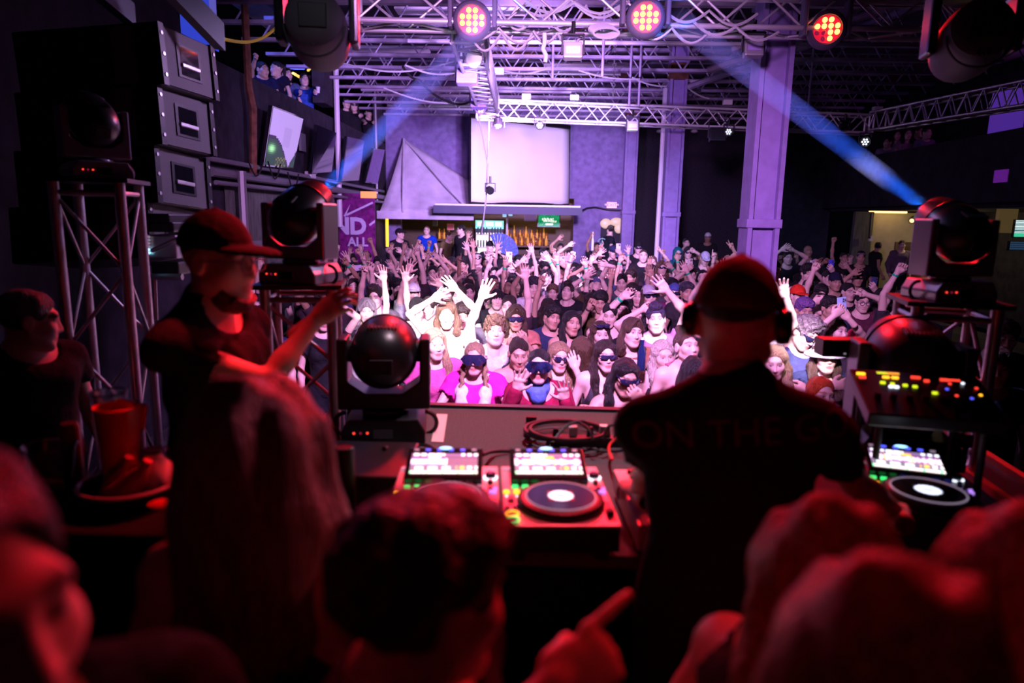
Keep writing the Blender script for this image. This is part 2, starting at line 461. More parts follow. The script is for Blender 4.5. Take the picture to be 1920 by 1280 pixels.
# ---- hair and head wear, one mesh per kind, in the head's own space
WEAR = {}
def _long(s, L, w=.034, fwd=-.02):
    for x in (-1, 1):
        s.rc((x*.068, .0, .06), (x*.088, .012, -.08), .026, w, .03)
        s.rc((x*.088, .012, -.08), (x*.092, -.03+fwd, -.17), w, w*.95, .03); s.rc((x*.092, -.03+fwd, -.17), (x*.088, -.075+fwd, -L), w*.95, w*.75, .03)
        s.rc((x*.05, .06, -.05), (x*.065, .075, -L), .045, .03, .03)
def wear(kind, lod=0):
    """returns (mesh, material)"""
    k = (kind, min(lod, 2))
    if k in WEAR: return WEAR[k]
    h = {0: .0065, 1: .009, 2: .013}[k[1]]; m = 'hair'; seed = sum(map(ord, kind))
    if kind in ('short', 'crop', 'curly', 'mop', 'curtain', 'part', 'long', 'wavy', 'braids', 'bun', 'pony', 'bob', 'quiff', 'afro', 'under', 'fringe', 'veil', 'back', 'tousled'):
        big = kind in ('long', 'wavy', 'braids', 'pony', 'bob', 'veil', 'curtain', 'back', 'tousled')
        s = Sdf((-.17, -.17, -.50 if big else -.14), (.17, .20, .22), h)
        t = {'crop': -.004, 'curly': .020, 'mop': .014, 'quiff': .008, 'afro': .05, 'under': -.002, 'bun': 0, 'pony': 0, 'braids': .001}.get(kind, .006)
        s.ell((0, .022, .044), (.080+t, .101+t, .086+t), .01)
        cutz = {'short': .018, 'crop': .0, 'under': -.01, 'long': .012, 'wavy': .012, 'curtain': .014}.get(kind, .0)
        if kind == 'under': s.cut((0, -.6, 1), (0, -.0, .055))
        if kind == 'curly': s.ell((0, -.03, .115), (.085, .075, .05), .03)
        if kind == 'mop': s.ell((0, -.045, .090), (.080, .06, .045), .03)
        if kind == 'quiff': s.ell((0, -.055, .125), (.062, .045, .05), .03)
        # clear the face
        if kind != 'veil':
            fr = {'fringe': .0, 'mop': .015, 'curly': .012, 'curtain': .02}.get(kind, 0.)
            s.ell((0, -.115-fr*.3, -.022-fr*1.6), (.077, .088, .118), .012, 's')
        s.cut((0, .35, -1), (0, .0, -.07 if not big else -.50))
        if kind in ('short', 'crop', 'curly', 'mop', 'quiff', 'under', 'bun', 'pony', 'braids'):
            for x in (-1, 1): s.ell((x*.092, -.01, -.03), (.03, .05, .055), .015, 's')
        if kind in ('long',): _long(s, .34)
        if kind == 'back':
            _long(s, .36, .038, .03); s.ell((0, .085, -.10), (.095, .055, .25), .05); s.noise(.005, 60, 4, (1, 1, .18))
        if kind == 'tousled':
            _long(s, .36, .042, .03); s.ell((0, .085, -.10), (.100, .055, .24), .04); s.noise(.009, 48, 6, (1, 1, .35)); s.noise(.005, 110, 9, (1, 1, .25))
        if kind == 'wavy': _long(s, .30, .040, -.03)
        if kind == 'bob': _long(s, .15, .036, .0)
        if kind == 'curtain':
            _long(s, .12, .03, .0)
            for x in (-1, 1): s.rc((x*.012, -.075, .11), (x*.066, -.072, .03), .022, .02, .02)
        if kind == 'fringe':
            for x in (-.055, -.03, -.008, .018, .045): s.rc((x*.8, -.06, .10), (x*1.15, -.102, .028), .018, .009, .012)
            for x in (-1, 1): s.rc((x*.07, -.03, .05), (x*.078, -.045, -.05), .022, .012, .02)
        if kind == 'veil':
            _long(s, .26, .04, -.06)
            for x in (-.05, -.02, .02, .05): s.rc((x*.6, -.07, .10), (x*1.4, -.125, -.12), .03, .03, .03)
        if kind in ('long', 'wavy', 'curtain', 'bob', 'back', 'part', 'braids'): s.rc((.006, -.10, .10), (.004, .03, .142), .007, .004, .012, 's')
        if kind == 'bun': s.ell((0, .05, .145), (.045, .045, .036), .02)
        if kind == 'pony': s.ell((0, .12, .07), (.035, .04, .035), .02); s.rc((0, .14, .06), (.02, .15, -.22), .035, .015, .02)
        if kind == 'braids':
            for x in (-1, 1):
                p = np.array((x*.072, .0, -.02))
                for i in range(13):
                    q = np.array((x*(.080+.003*i+(.009 if i % 2 else -.005)), -.018-.0095*i, -.045-.032*i)); s.rc(p, q, .021-.0006*i, .017-.0006*i, .004); p = q
        if kind in ('curly', 'wavy', 'afro'): s.curls(.013 if kind != 'wavy' else .008, 95 if kind != 'wavy' else 58, seed); m = 'curls' if kind != 'wavy' else 'hair'
        elif kind == 'mop': s.curls(.008, 75, seed); m = 'curls'
        elif kind not in ('crop', 'under'): s.noise(.0034, 95, seed, (1, 1, .22))
    elif kind == 'beard':
        s = Sdf((-.1, -.16, -.2), (.1, .08, .02), h)
        s.ell((0, -.045, -.088), (.062, .066, .058), .01)
        s.ell((0, -.085, -.048), (.030, .020, .012), .012); s.ell((0, -.1, -.066), (.02, .02, .0065), .006, 's')
        s.ell((0, -.135, -.02), (.03, .05, .026), .01, 's'); s.cut((0, -.9, 1), (0, -.03, -.042)); s.noise(.003, 120, 3); m = 'curls'
    elif kind in ('cap', 'capback', 'trucker'):
        sg = -1 if kind != 'capback' else 1
        s = Sdf((-.14, -.24, -.03), (.14, .26, .18), h)
        s.ell((0, .016, .045), (.089, .110, .105), .01); s.cut((0, 0, -1), (0, 0, .038)); s.ell((0, .016, .02), (.082, .102, .085), .004, 's')
        D0 = s.D.copy(); s.D[:] = .3
        s.ell((0, .016+sg*.10, .040), (.082, .105, .020), .004); s.ell((0, .016+sg*.10, .018), (.100, .125, .026), .003, 's'); s.ell((0, .016, .03), (.083, .103, .07), .003, 's')
        s.D = np.minimum(s.D, D0); s.ell((0, .016, .152), (.010, .010, .006), .004); m = 'cloth'
    elif kind in ('bucket',):
        s = Sdf((-.19, -.19, -.04), (.19, .22, .19), h)
        s.ell((0, .016, .06), (.090, .108, .095), .01); s.ell((0, .016, .02), (.150, .165, .045), .03)
        s.ell((0, .016, -.01), (.146, .160, .045), .004, 's'); s.ell((0, .016, .04), (.082, .100, .082), .004, 's'); m = 'cloth'
    elif kind == 'beanie':
        s = Sdf((-.13, -.14, -.02), (.13, .16, .19), h)
        s.ell((0, .018, .055), (.089, .110, .112), .01); s.cut((0, .0, -1), (0, 0, .032)); s.rc((0, .018, .152), (0, .018, .16), .012, None, .01)
        s.ell((0, .018, .03), (.081, .101, .085), .004, 's'); s.noise(.002, 180, 5, (1, 1, .1)); m = 'cloth'
    elif kind == 'hood':
        s = Sdf((-.17, -.16, -.34), (.17, .2, .2), h)
        s.ell((0, .028, .03), (.102, .122, .122), .02); s.rc((0, .04, -.05), (0, .03, -.26), .095, .12, .05)
        s.ell((0, -.13, -.015), (.072, .09, .105), .02, 's'); s.rc((0, .02, -.05), (0, .03, -.34), .06, .06, .01, 's'); s.ell((0, .01, .0), (.078, .1, .095), .004, 's')
        s.noise(.004, 60, 8); m = 'cloth'
    elif kind in ('bandana', 'headband'):
        s = Sdf((-.13, -.14, -.02), (.13, .16, .19), h)
        s.ell((0, .016, .045), (.087, .107, .100), .01)
        if kind == 'headband': s.cut((0, .25, 1), (0, 0, .088)); s.cut((0, -.25, -1), (0, 0, .046))
        else: s.cut((0, 0, -1), (0, 0, .042)); s.noise(.003, 70, 2)
        s.ell((0, .016, .03), (.081, .100, .092), .004, 's'); m = 'cloth'
    elif kind == 'neckwrap':
        s = Sdf((-.14, -.16, -.26), (.14, .17, -.05), h)
        s.rc((0, .02, -.125), (0, .02, -.165), .078, .092, .02); s.ell((0, -.07, -.20), (.055, .035, .06), .03); s.rc((0, .022, -.05), (0, .03, -.28), .056, None, .008, 's'); s.noise(.005, 75, 4, (.4, .4, 1.4)); m = 'cloth'
    elif kind in ('shades', 'visor', 'shield', 'goggles', 'round', 'glasses', 'clubmaster'):
        b = B(); hh, w, zc, cur = {'shades': (.019, .066, .010, .020), 'shield': (.024, .076, .010, .022), 'goggles': (.042, .088, .010, .030), 'visor': (.021, .076, .014, .026), 'round': (.021, .064, .008, .018)}.get(kind, (.018, .062, .008, .018))
        n = 16; pts = []
        for i in range(n+1):
            u = -1+2*i/n; x = u*w; y = -.113+cur*u*u+(.010 if kind == 'goggles' else 0)*0-(.012 if kind == 'goggles' else 0)
            nose = max(0, 1-abs(u)/.22)
            if kind in ('shades', 'round', 'glasses'):
                e = min(1, max(.22, 1.25*math.sqrt(max(0, 1-((abs(u)-.52)/.5)**2)))); top = hh*(.75 if kind == 'shades' else e); bot = -hh*e
                if nose > .3: top = hh*.5; bot = hh*.15
            elif kind == 'clubmaster': top = hh; bot = -hh*.8+nose*hh
            else: edge = math.sqrt(max(.12, 1-abs(u)**5)); top = hh*edge; bot = -hh*edge+nose*hh*.75
            pts.append((x, y, zc+top, zc+bot))
        vs = []; fs = []
        for x, y, a, c in pts: vs += [(x, y, a), (x, y-.005, (a+c)/2), (x, y, c), (x, y+.006, c), (x, y+.006, a)]
        for i in range(n):
            for q in range(5): fs.append((i*5+q, i*5+(q+1) % 5, (i+1)*5+(q+1) % 5, (i+1)*5+q))
        fs += [(4, 3, 2, 1, 0), tuple(n*5+q for q in range(5))]
        b.add(vs, fs)
        if kind == 'goggles':
            b.tube([(-.088, -.09, zc), (-.094, -.02, zc), (-.088, .06, zc), (0, .135, zc), (.088, .06, zc), (.094, -.02, zc), (.088, -.09, zc)], .012, 6)
        else:
            for x in (-1, 1): b.box((x*(w+.004), -.045, zc+hh*.5), (.004, .10, .009))
        me = bpy.data.meshes.new(kind); me.from_pydata(b.v, [], b.f); me.validate(); me.update()
        me.polygons.foreach_set('use_smooth', np.ones(len(me.polygons), bool)); me.set_sharp_from_angle(angle=math.radians(50))
        me.materials.append(M('lens_mirror' if kind != 'glasses' else 'glass'))
        if kind == 'glasses':
            me.materials.clear(); b2 = B()
            for x in (-1, 1):
                b2.torus((x*.033, -.112, .008), .024, .0026, Matrix.Rotation(PI/2, 3, 'X'), 18, 5); b2.tube([(x*.057, -.110, .012), (x*.078, -.08, .014), (x*.082, .005, .008)], .002, 5)
            b2.tube([(-.010, -.114, .012), (0, -.117, .014), (.010, -.114, .012)], .002, 5)
            me.clear_geometry(); me.from_pydata(b2.v, [], b2.f); me.update(); me.materials.append(M('gloss'))
        WEAR[k] = (me, None); return WEAR[k]
    elif kind == 'headphones':
        b = B()
        for x in (-1, 1):
            b.lathe([(.02, 0), (.038, .002), (.040, .012), (.036, .03), (.02, .034)], Matrix.Translation((x*.082, .012, .005)) @ Matrix.Rotation(x*PI/2, 4, 'Y'), 18)
        b.torus((0, .012, .01), .098, .010, Matrix.Rotation(PI/2, 3, 'X') @ Matrix.Rotation(0, 3, 'Z'), 24, 6, 0, PI)
        me = bpy.data.meshes.new(kind); me.from_pydata(b.v, [], b.f); me.validate(); me.update()
        me.polygons.foreach_set('use_smooth', np.ones(len(me.polygons), bool)); me.materials.append(M('smooth_black')); WEAR[k] = (me, None); return WEAR[k]
    V, Q = s.mesh(); me = mesh_np(kind, V, Q); me.materials.append(M(m)); WEAR[k] = (me, m); return WEAR[k]
WEAR_NAME = {'shades': 'sunglasses', 'shield': 'sunglasses', 'round': 'sunglasses', 'visor': 'sunglasses', 'clubmaster': 'sunglasses', 'goggles': 'goggles', 'glasses': 'eyeglasses', 'capback': 'cap', 'trucker': 'cap', 'bucket': 'bucket_hat', 'neckwrap': 'neck_bandana'}

_band = B().lathe([(.030, -.011), (.032, 0), (.030, .011)], None, 16, False)
BAND = bpy.data.meshes.new('wristband'); BAND.from_pydata(_band.v, [], _band.f); BAND.update(); BAND.materials.append(M('plastic'))

def rotz(a): return Matrix.Rotation(math.radians(a), 3, 'Z')
def ik(S, T, l1, l2, hint):
    S = Vector(S); T = Vector(T); d = T-S; L = d.length
    if L > (l1+l2)*.995: T = S+d*((l1+l2)*.995/L); d = T-S; L = d.length
    if L < abs(l1-l2)+.05: T = S+d.normalized()*(abs(l1-l2)+.05); d = T-S; L = d.length
    a = (l1*l1-l2*l2+L*L)/(2*L); hh = math.sqrt(max(0, l1*l1-a*a)); n = d/L
    hv = Vector(hint); hv = hv-n*hv.dot(n)
    if hv.length < 1e-3: hv = n.orthogonal()
    return S+n*a+hv.normalized()*hh, T

GREEN = (.0, .55, .25)
NP = [0]
def person(hc, label, yaw=0, pitch=0, tilt=0, sex='m', sk=1, hair='short', hcol=(.02, .014, .012), top='tee', tcol=(.02, .02, .025), acc=(), arms=(),
           floor=0., lean=0., lod=None, group=None, trousers=(.015, .016, .022), wide=1., hs=1., legs=True, body_yaw=None, drop=0.):
    """hc head centre in the world; arms: list of (side, target, pose, opts)"""
    hc = Vector(hc)
    if lod is None: lod = 0 if hc.y < 6.4 else 1 if hc.y < 10.5 else 2
    fem = sex in 'fgh'; sk = SKINS[sk] if isinstance(sk, int) else sk
    by = yaw*.55 if body_yaw is None else body_yaw
    Rb = rotz(by); fl = Vector((hc.x, hc.y, 0))
    back = Rb @ Vector((0, .035+lean, 0))
    H = hc.z-floor; sc = H/1.63
    base = Vector((hc.x+back.x, hc.y+back.y, floor))
    ws = (.90 if fem else 1.)*wide
    def J(x, y, z, ln=1.):                        # body joint: x across, y back, z height of a 1.75 m figure
        o = Rb @ Vector((x*ws, y-lean*.9*max(0, (z-.95)/.5)*ln, 0)); return Vector((base.x+o.x, base.y+o.y, floor+H-drop-(1.605-z)*min(1, sc) if z > .95 else floor+z/.95*(H-.655*min(1, sc))))
    neck = J(0, 0, 1.455); sh = {1: J(-.175, .005, 1.395), -1: J(.175, .005, 1.395)}   # 1 = right hand side of the person (image left)
    chest = J(0, 0, 1.27); belly = J(0, 0, 1.08); pel = J(0, 0, .94)
    al = min(1.06, max(.92, sc))
    l1, l2 = .285*al, .255*al
    A = {}
    for a in arms:
        sd, T, pose, op = (list(a)+[{}])[:4]
        T = Vector(T); op = op or {}
        hint = Rb @ Vector(op.get('hint', (-sd*.8, .2, -.6)))
        A[sd] = (ik(sh[sd], T, l1, l2, hint), pose, op)
    for sd in (1, -1):
        if sd not in A:
            T = J(-sd*.23, -.10, .90); A[sd] = (ik(sh[sd], T, l1, l2, Rb @ Vector((-sd*.5, .9, 0))), 'relax', {'palm': Rb @ Vector((sd, 0, 0)), 'rest': 1})
    hR = rotz(yaw) @ Matrix.Rotation(math.radians(pitch), 3, 'X') @ Matrix.Rotation(math.radians(tilt), 3, 'Y')
    def HW(v): return hc+hR @ (Vector(v)*hs)
    bh = {0: .016, 1: .022, 2: .03}[lod]
    pts = [neck, chest, belly, pel, sh[1], sh[-1]]+[p for s_ in (1, -1) for p in A[s_][0]]
    lo = np.min([tuple(p) for p in pts], 0)-.22; hi = np.max([tuple(p) for p in pts], 0)+.20
    z0 = floor if legs else pel.z-.12; lo[2] = z0-.02; hi[2] = max(hi[2], hc.z)
    Rl = [[Rb[i][j] for j in range(3)] for i in range(3)]
    def torso(s, g=0.):
        s.ell(chest, (.155*ws+g, .105+g, .19+g), .05, R=Rl); s.ell(belly, (.138*ws+g, .100+g, .17+g), .06, R=Rl); s.ell(pel, (.158*ws+g, .112+g, .13+g), .06, R=Rl)
        s.rc(sh[1].lerp(sh[-1], .12), sh[-1].lerp(sh[1], .12), .056+g, None, .05)
        for q in (1, -1): s.rc(J(0, .02, 1.47), J(-q*.12, .015, 1.415), .042+g*.6, .040+g*.6, .04)
        if wide > 1.1:
            for q in (1, -1): s.rc(J(0, .02, 1.51), J(-q*.13, .015, 1.42), .050+g*.6, .046+g*.6, .05)
        if fem:
            for q in (-1, 1): s.ell(J(q*.068, -.085, 1.265), (.062+g, .055+g, .06+g), .035, R=Rl)
        else: s.rc(J(-.07, -.06, 1.31), J(.07, -.06, 1.31), .06+g, None, .05)
    hips = {1: J(-.088, 0, .90), -1: J(.088, 0, .90)}
    def leg(s, g=0.):
        for q in (1, -1):
            h_ = hips[q]; kn = Vector((h_.x+(Rb @ Vector((-q*.01, -.02, 0))).x, h_.y-.02, floor+(h_.z-floor)*.54)); an = Vector((h_.x, h_.y+.01, floor+.075))
            s.rc(h_, kn, .082+g, .056+g, .03); s.rc(kn, an, .055+g, .038+g*1.4, .03)
            ft = Rb @ Vector((0, -.13, 0)); s.rc(an-Vector((0, 0, .03)), an+ft-Vector((0, 0, .045)), .038, .03, .02)
    s = Sdf(lo, hi, bh); torso(s); s.rc(J(0, .015, 1.40), HW((0, .030, -.10)), .050 if fem else .058, None, .04)
    for q in (1, -1):
        (E, W), pose, op = A[q]; r = .88 if fem else 1.
        s.ell(sh[q], (.054*r, .054*r, .054*r), .05); s.rc(sh[q], E, .047*r, .036*r, .02); s.rc(E, E.lerp(W, .35), .035*r, .037*r, .012); s.rc(E.lerp(W, .3), W, .037*r, .0265*r, .02)
    if legs: leg(s)
    V, Q = s.mesh(); col = np.tile(np.array(sk), (len(V), 1)); parts = [(V, Q, col)]
    hk = sex; hv, hq, tone = head_template(hk, lod)
    Rm = np.array([[hR[i][j] for j in range(3)] for i in range(3)])
    parts.append(((hv*hs) @ Rm.T+np.array(hc), hq, head_colors(tone, sk, hcol, fem)))
    bands = []; hand_at = {}
    for q in (1, -1):
        (E, W), pose, op = A[q]
        if op.get('rest') and lod == 2 and not legs: continue
        fd = (W-E).normalized(); z = Vector(op['dir']).normalized() if 'dir' in op else fd
        n = Vector(op.get('palm', (0, -1, 0))); n = n-z*n.dot(z)
        if n.length < .1: n = z.orthogonal()
        y = -n.normalized(); x = y.cross(z)
        v, f = hand_template(pose, lod); v = v*np.array((q, 1, 1))*(.93 if fem else 1.02)
        R = np.array([[x[i], y[i], z[i]] for i in range(3)])
        if q < 0: f = f[:, ::-1]
        parts.append((v @ R.T+np.array(W), f, np.tile(np.array(sk)*1.02, (len(v), 1))))
        hand_at[q] = (W, x*q, y, z)
        if op.get('band'): bands.append((E.lerp(W, op.get('bt', .86)), fd, op['band'] if isinstance(op['band'], tuple) else GREEN))
    off = 0; VV = []; QQ = []; CC = []
    b0 = np.array((base.x, base.y, floor))
    for v, f, c in parts: VV.append(v-b0); QQ.append(f+off); CC.append(c); off += len(v)
    me = mesh_np('person', np.concatenate(VV), np.concatenate(QQ), col=np.concatenate(CC))
    o = link('person', me, 'skin', loc=(base.x, base.y, floor)); tag(o, label, 'person', group)
    # clothes
    def child(nm, sdf, mt, colr):
        v, f = sdf.mesh()
        if len(v): return link(nm, mesh_np(nm, v-b0, f), mt, o, colr)
    if top:
        s = Sdf(lo, hi, bh); g = .014+bh*.25; torso(s, g)
        sl = {'tee': .55, 'long': 1., 'tank': 0, 'tube': 0, 'vest': 0, 'jacket': 1., 'deep': .0}[top]
        for q in (1, -1):
            (E, W), _, _ = A[q]
            if sl:
                s.ell(sh[q], (.056+g*.5,)*3, .04); e = sh[q].lerp(E, min(1, sl*1.2)); s.rc(sh[q], e, .052+g*.6, .050+g, .03)
                if sl < 1:
                    n = (E-sh[q]).normalized(); cutp = sh[q].lerp(E, sl)
                if sl == 1: s.rc(E, E.lerp(W, .93), .050+g*.5, .040+g*.3, .03)
            else:
                s.ell(sh[q].lerp(E, .12), (.085, .11, .12), .02, 's')
        s.noise(.0035, 42, NP[0]); s.cut((0, 0, -1), (0, 0, pel.z-.10))
        for q in (1, -1):
            (E, W), _, _ = A[q]; n = (E-sh[q]).normalized()
            if 0 < sl < 1:                        # the hem of the sleeve
                p = sh[q].lerp(E, sl); s.rc(p+n*.02, p+n*.22, .075, .075, .004, 's')
        hole = {'tee': (.098, .0), 'long': (.094, 0), 'tank': (.12, .02), 'deep': (.125, .045), 'vest': (.11, .03), 'jacket': (.11, .03)}.get(top)
        if hole: s.ell(J(0, -.035-hole[1]*.6, 1.475-hole[1]), (hole[0], hole[0], hole[0]*(.75+hole[1]*6)), .012, 's', R=Rl)
        if top == 'tube': s.cut((0, 0, 1), (0, 0, J(0, 0, 1.30).z))
        if top == 'deep':
            s.rc(J(0, -.16, 1.40), J(0, -.16, 1.12), .055, .02, .01, 's')
        if top == 'jacket': s.rc(J(0, -.16, 1.45), J(0, -.18, .95), .06, .07, .01, 's')
        child({'tee': 'shirt', 'long': 'shirt', 'tank': 'tank_top', 'tube': 'top', 'vest': 'vest', 'deep': 'top', 'jacket': 'jacket'}[top], s, 'cloth', tcol)
    if legs and trousers:
        s = Sdf((lo[0], lo[1], floor), (hi[0], hi[1], pel.z+.1), max(bh, .024)); s.ell(pel, (.158*ws+.012, .124, .14), .05, R=Rl); leg(s, .020); s.cut((0, 0, 1), (0, 0, pel.z+.03)); s.cut((0, 0, -1), (0, 0, floor+.05))
        child('trousers', s, 'cloth', trousers)
    rot = hR.to_euler(); hl = hc-Vector(b0)
    def put(kind, colr, nm=None, label_=None):
        m_, _ = wear(kind, lod); c = link(nm or WEAR_NAME.get(kind, kind), m_, None, o, colr, hl, rot); c.scale = (hs,)*3
        if label_: c['label'] = label_
        return c
    if hair: put(hair, hcol, 'hair')
    for a in acc:
        k, c = a[0], a[1] if len(a) > 1 else (.02, .02, .02)
        ch = put(k, c)
        if len(a) > 2: ch.location = hl+hR @ Vector(a[2]); ch['label'] = 'sunglasses pushed up on the hair'
        if k == 'goggles' and len(a) == 2: pass
    for c_, d_, cl in bands:
        w = link('wristband', BAND, None, o, cl, c_-Vector(b0), d_.to_track_quat('Z', 'Y').to_euler())
    NP[0] += 1
    o_info[o.name] = dict(hand=hand_at, J=J, hc=hc, hR=hR, base=Vector(b0), sh=sh, A=A, Rb=Rb)
    return o
o_info = {}
# ------------------------------------------------------------------ the hall
XL, XR, YB = -4.2, 8.3, 19.4
ZC = 6.1
def struct(b, name, m, **k): return tag(b.obj(name, m, **k), kind='structure')
struct(B().box((2.5, 10, -.05), (16, 30, .1)), 'floor', 'concrete')
struct(B().box((3.2, 16.9, .2), (11, 5.2, .4)), 'trim_1', 'concrete')                      # raised floor by the bar
struct(B().box((2.5, 10, ZC+.05), (16, 30, .1)), 'ceiling', 'ceiling_deck')
# left wall: lower wall, balcony front, posts, wall above
wl = B(); wl.box((XL-.15, 3.0, 3.05), (.3, 11, 6.1)); struct(wl, 'wall_left', 'black_wall')
struct(B().box((XL-.10, 14.5, 1.5), (.2, 12, 3.0)), 'wall_left_lower', 'black_wall'); struct(B().box((XL-.12, 14.5, 3.7), (.22, 12, 1.4)), 'wall_left_parapet', 'black_wall')
for i, y in enumerate((14.15, 19.2)): struct(B().box((XL-.1, y, 5.4), (.24, .62, 1.6)), 'trim_%d' % (4+i), 'black_wall')
struct(B().box((XL-.10, 14.5, 5.92), (.2, 12, .36)), 'trim_6', 'black_wall'); struct(B().box((XL-2.6, 14, 3.4), (4.8, 12, .2)), 'floor_balcony', 'black_wall'); struct(B().box((XL-5, 14, 4.6), (.1, 12, 3.2)), 'wall_balcony_left', 'black_wall')
struct(B().box((XL-2.6, 8.55, 4.6), (5, .1, 3.2)), 'trim_2', 'black_wall')
# back wall: plastered part, dark recess beyond the corner column, opening of the bar
wb = B(); xb = 2.75
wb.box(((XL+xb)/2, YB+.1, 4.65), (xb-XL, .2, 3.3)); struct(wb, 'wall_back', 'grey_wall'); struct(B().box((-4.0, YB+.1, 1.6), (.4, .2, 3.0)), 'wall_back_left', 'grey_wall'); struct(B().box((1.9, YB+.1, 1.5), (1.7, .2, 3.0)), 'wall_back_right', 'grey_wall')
wr = B(); wr.box((5.6, 21.6, 3), (6.2, .2, 6.2)); wr.box((2.65, 20.5, 3), (.2, 2.2, 6.2)); struct(wr, 'wall_far', 'brick_dark')
wb2 = B(); wb2.box((-1.2, 21.3, 1.6), (6.2, .15, 3.2)); wb2.box((-1.2, 20.45, 3.15), (6.2, 1.6, .15)); wb2.box((-4.2, 20.45, 1.6), (.15, 1.6, 3.2)); wb2.box((1.9, 20.45, 1.6), (.15, 1.6, 3.2))
struct(wb2, 'wall_bar', 'wood')
# right side: wall with a lit alcove under the balcony
wrt = B(); wrt.box((XR+3.2, 12, 3), (.2, 22, 6.2)); struct(B().box((XR+.1, 12, 3.5), (.2, 17, 1.25)), 'wall_right_parapet', 'black_wall'); struct(B().box((XR+1.7, 12, 2.84), (3, 17, .12)), 'floor_balcony_right', 'black_wall')
wrt.box((XR-.35, 21.0, 3), (1.5, .2, 6.2)); wrt.box((XR+2.3, 20.4, 4.8), (2.4, .2, 2.6))
struct(wrt, 'wall_right', 'black_wall')
struct(B().box((XR+1.85, 18.6, 1.45), (2.8, .15, 2.6)), 'wall_alcove', 'beige_wall')
struct(B().box((XR+1.55, 18.5, 1.0), (.75, .06, 2.0)), 'door_1', 'wood')
struct(B().box((XR-.14, 17.6, 1.42), (.46, .12, 2.66)), 'trim_3', 'corrugated')
struct(B().box((0, -3.2, 3), (16, .2, 6.2)), 'wall_stage', 'black_wall')
# corrugated panels and pipework under the balcony
cp = thing('corrugated_screen', 'row of corrugated metal panels under the left balcony', 'panel', (XL+.04, 12, 0))
b = B(); n = 90; z1 = 2.85
for i in range(n):
    y0 = 9.2+4.9*i/n; y1 = 9.2+4.9*(i+1)/n; x0 = XL+.03+.03*(i % 2); x1 = XL+.03+.03*((i+1) % 2)
    b.quad((x0, y0, 0), (x1, y1, 0), (x1, y1, z1), (x0, y0, z1))
b.obj('panel', 'corrugated', cp, world=True, solid=.004, weld=True)
b = B().box((XL+.05, 11.6, 2.0), (.06, 5, .1)); b.obj('rail', 'steel', cp, world=True)
def pipe(name, label, pts, r, m, cat='pipe', group=None, n=8):
    p0 = Vector(pts[0]); b = B().tube(pts, r, n); o = b.obj(name, m, smooth=True); return tag(o, label, cat, group)
def down(px, py0, py1, Y, r, m, name, label, cat='pipe'):
    a = P(px, py0, Y); return pipe(name, label, [(a.x, a.y, a.z), (a.x, a.y, P(px, py1, Y).z)], r, m, cat)
a = PX(468, 200, XL+.12); pipe('drain_pipe', 'peeling red-brown pipe running down the left wall beside the balcony', [(a.x, a.y, 6), (a.x, a.y, 4.2), (a.x+.03, a.y+.05, 3.9), (a.x, a.y, 2.9)], .055, 'rust')
a = PX(457, 400, XL+.25); pipe('support_pole', 'dark blue-lit pole under the left balcony', [(a.x, a.y, 0), (a.x, a.y, 3.0)], .06, 'steel', 'pole')
a = PX(633, 250, XL+.1); pipe('white_post', 'white painted post between the two balcony bays', [(a.x, a.y, 6.0), (a.x, a.y, 2.2)], .055, 'white_pipe', 'post')
a = PX(704, 200, XL+.1); pipe('corner_post', 'thin post at the far end of the left balcony', [(a.x, a.y, 6.0), (a.x, a.y, 2.8)], .03, 'steel', 'post')
for i, (dz, dx, r) in enumerate(((0, .15, .06), (.16, .12, .035), (-.13, .2, .03))):
    pipe('conduit', ['thick conduit under the left balcony edge', 'thin conduit running above the thick one under the balcony', 'slim bar hanging below the conduits under the balcony'][i], [(XL+dx, 8.6, 2.95+dz), (XL+dx, 12, 2.95+dz), (XL+dx, 18.5, 2.92+dz)], r, 'steel', 'conduit')
for i, (y, z) in enumerate(((9.5, 3.15), (10.2, 3.2), (11.0, 3.1))):
    pts = [(XL+.25, y+.5*t, z-.18*math.sin(PI*t)*(1+i*.3)) for t in np.linspace(0, 1, 9)]
    pipe('loose_wire', 'thin wire drooping along the balcony conduits', pts, .012, 'cable', 'wire', 'wires drooping along the balcony edge', 5)
a = PX(600, 325, XL+.2)
el = thing('emergency_light', 'white twin-lamp emergency light under the balcony screens', 'light', PX(582, 328, XL+.1))
B().box((0, 0, 0), (.12, .3, .12)).obj('case', 'white_plastic', el, bev=.02)
for s in (-1, 1): B().ell((.06, s*.1, .08), (.05, .06, .06)).obj('lamp', 'white_plastic', el, True)
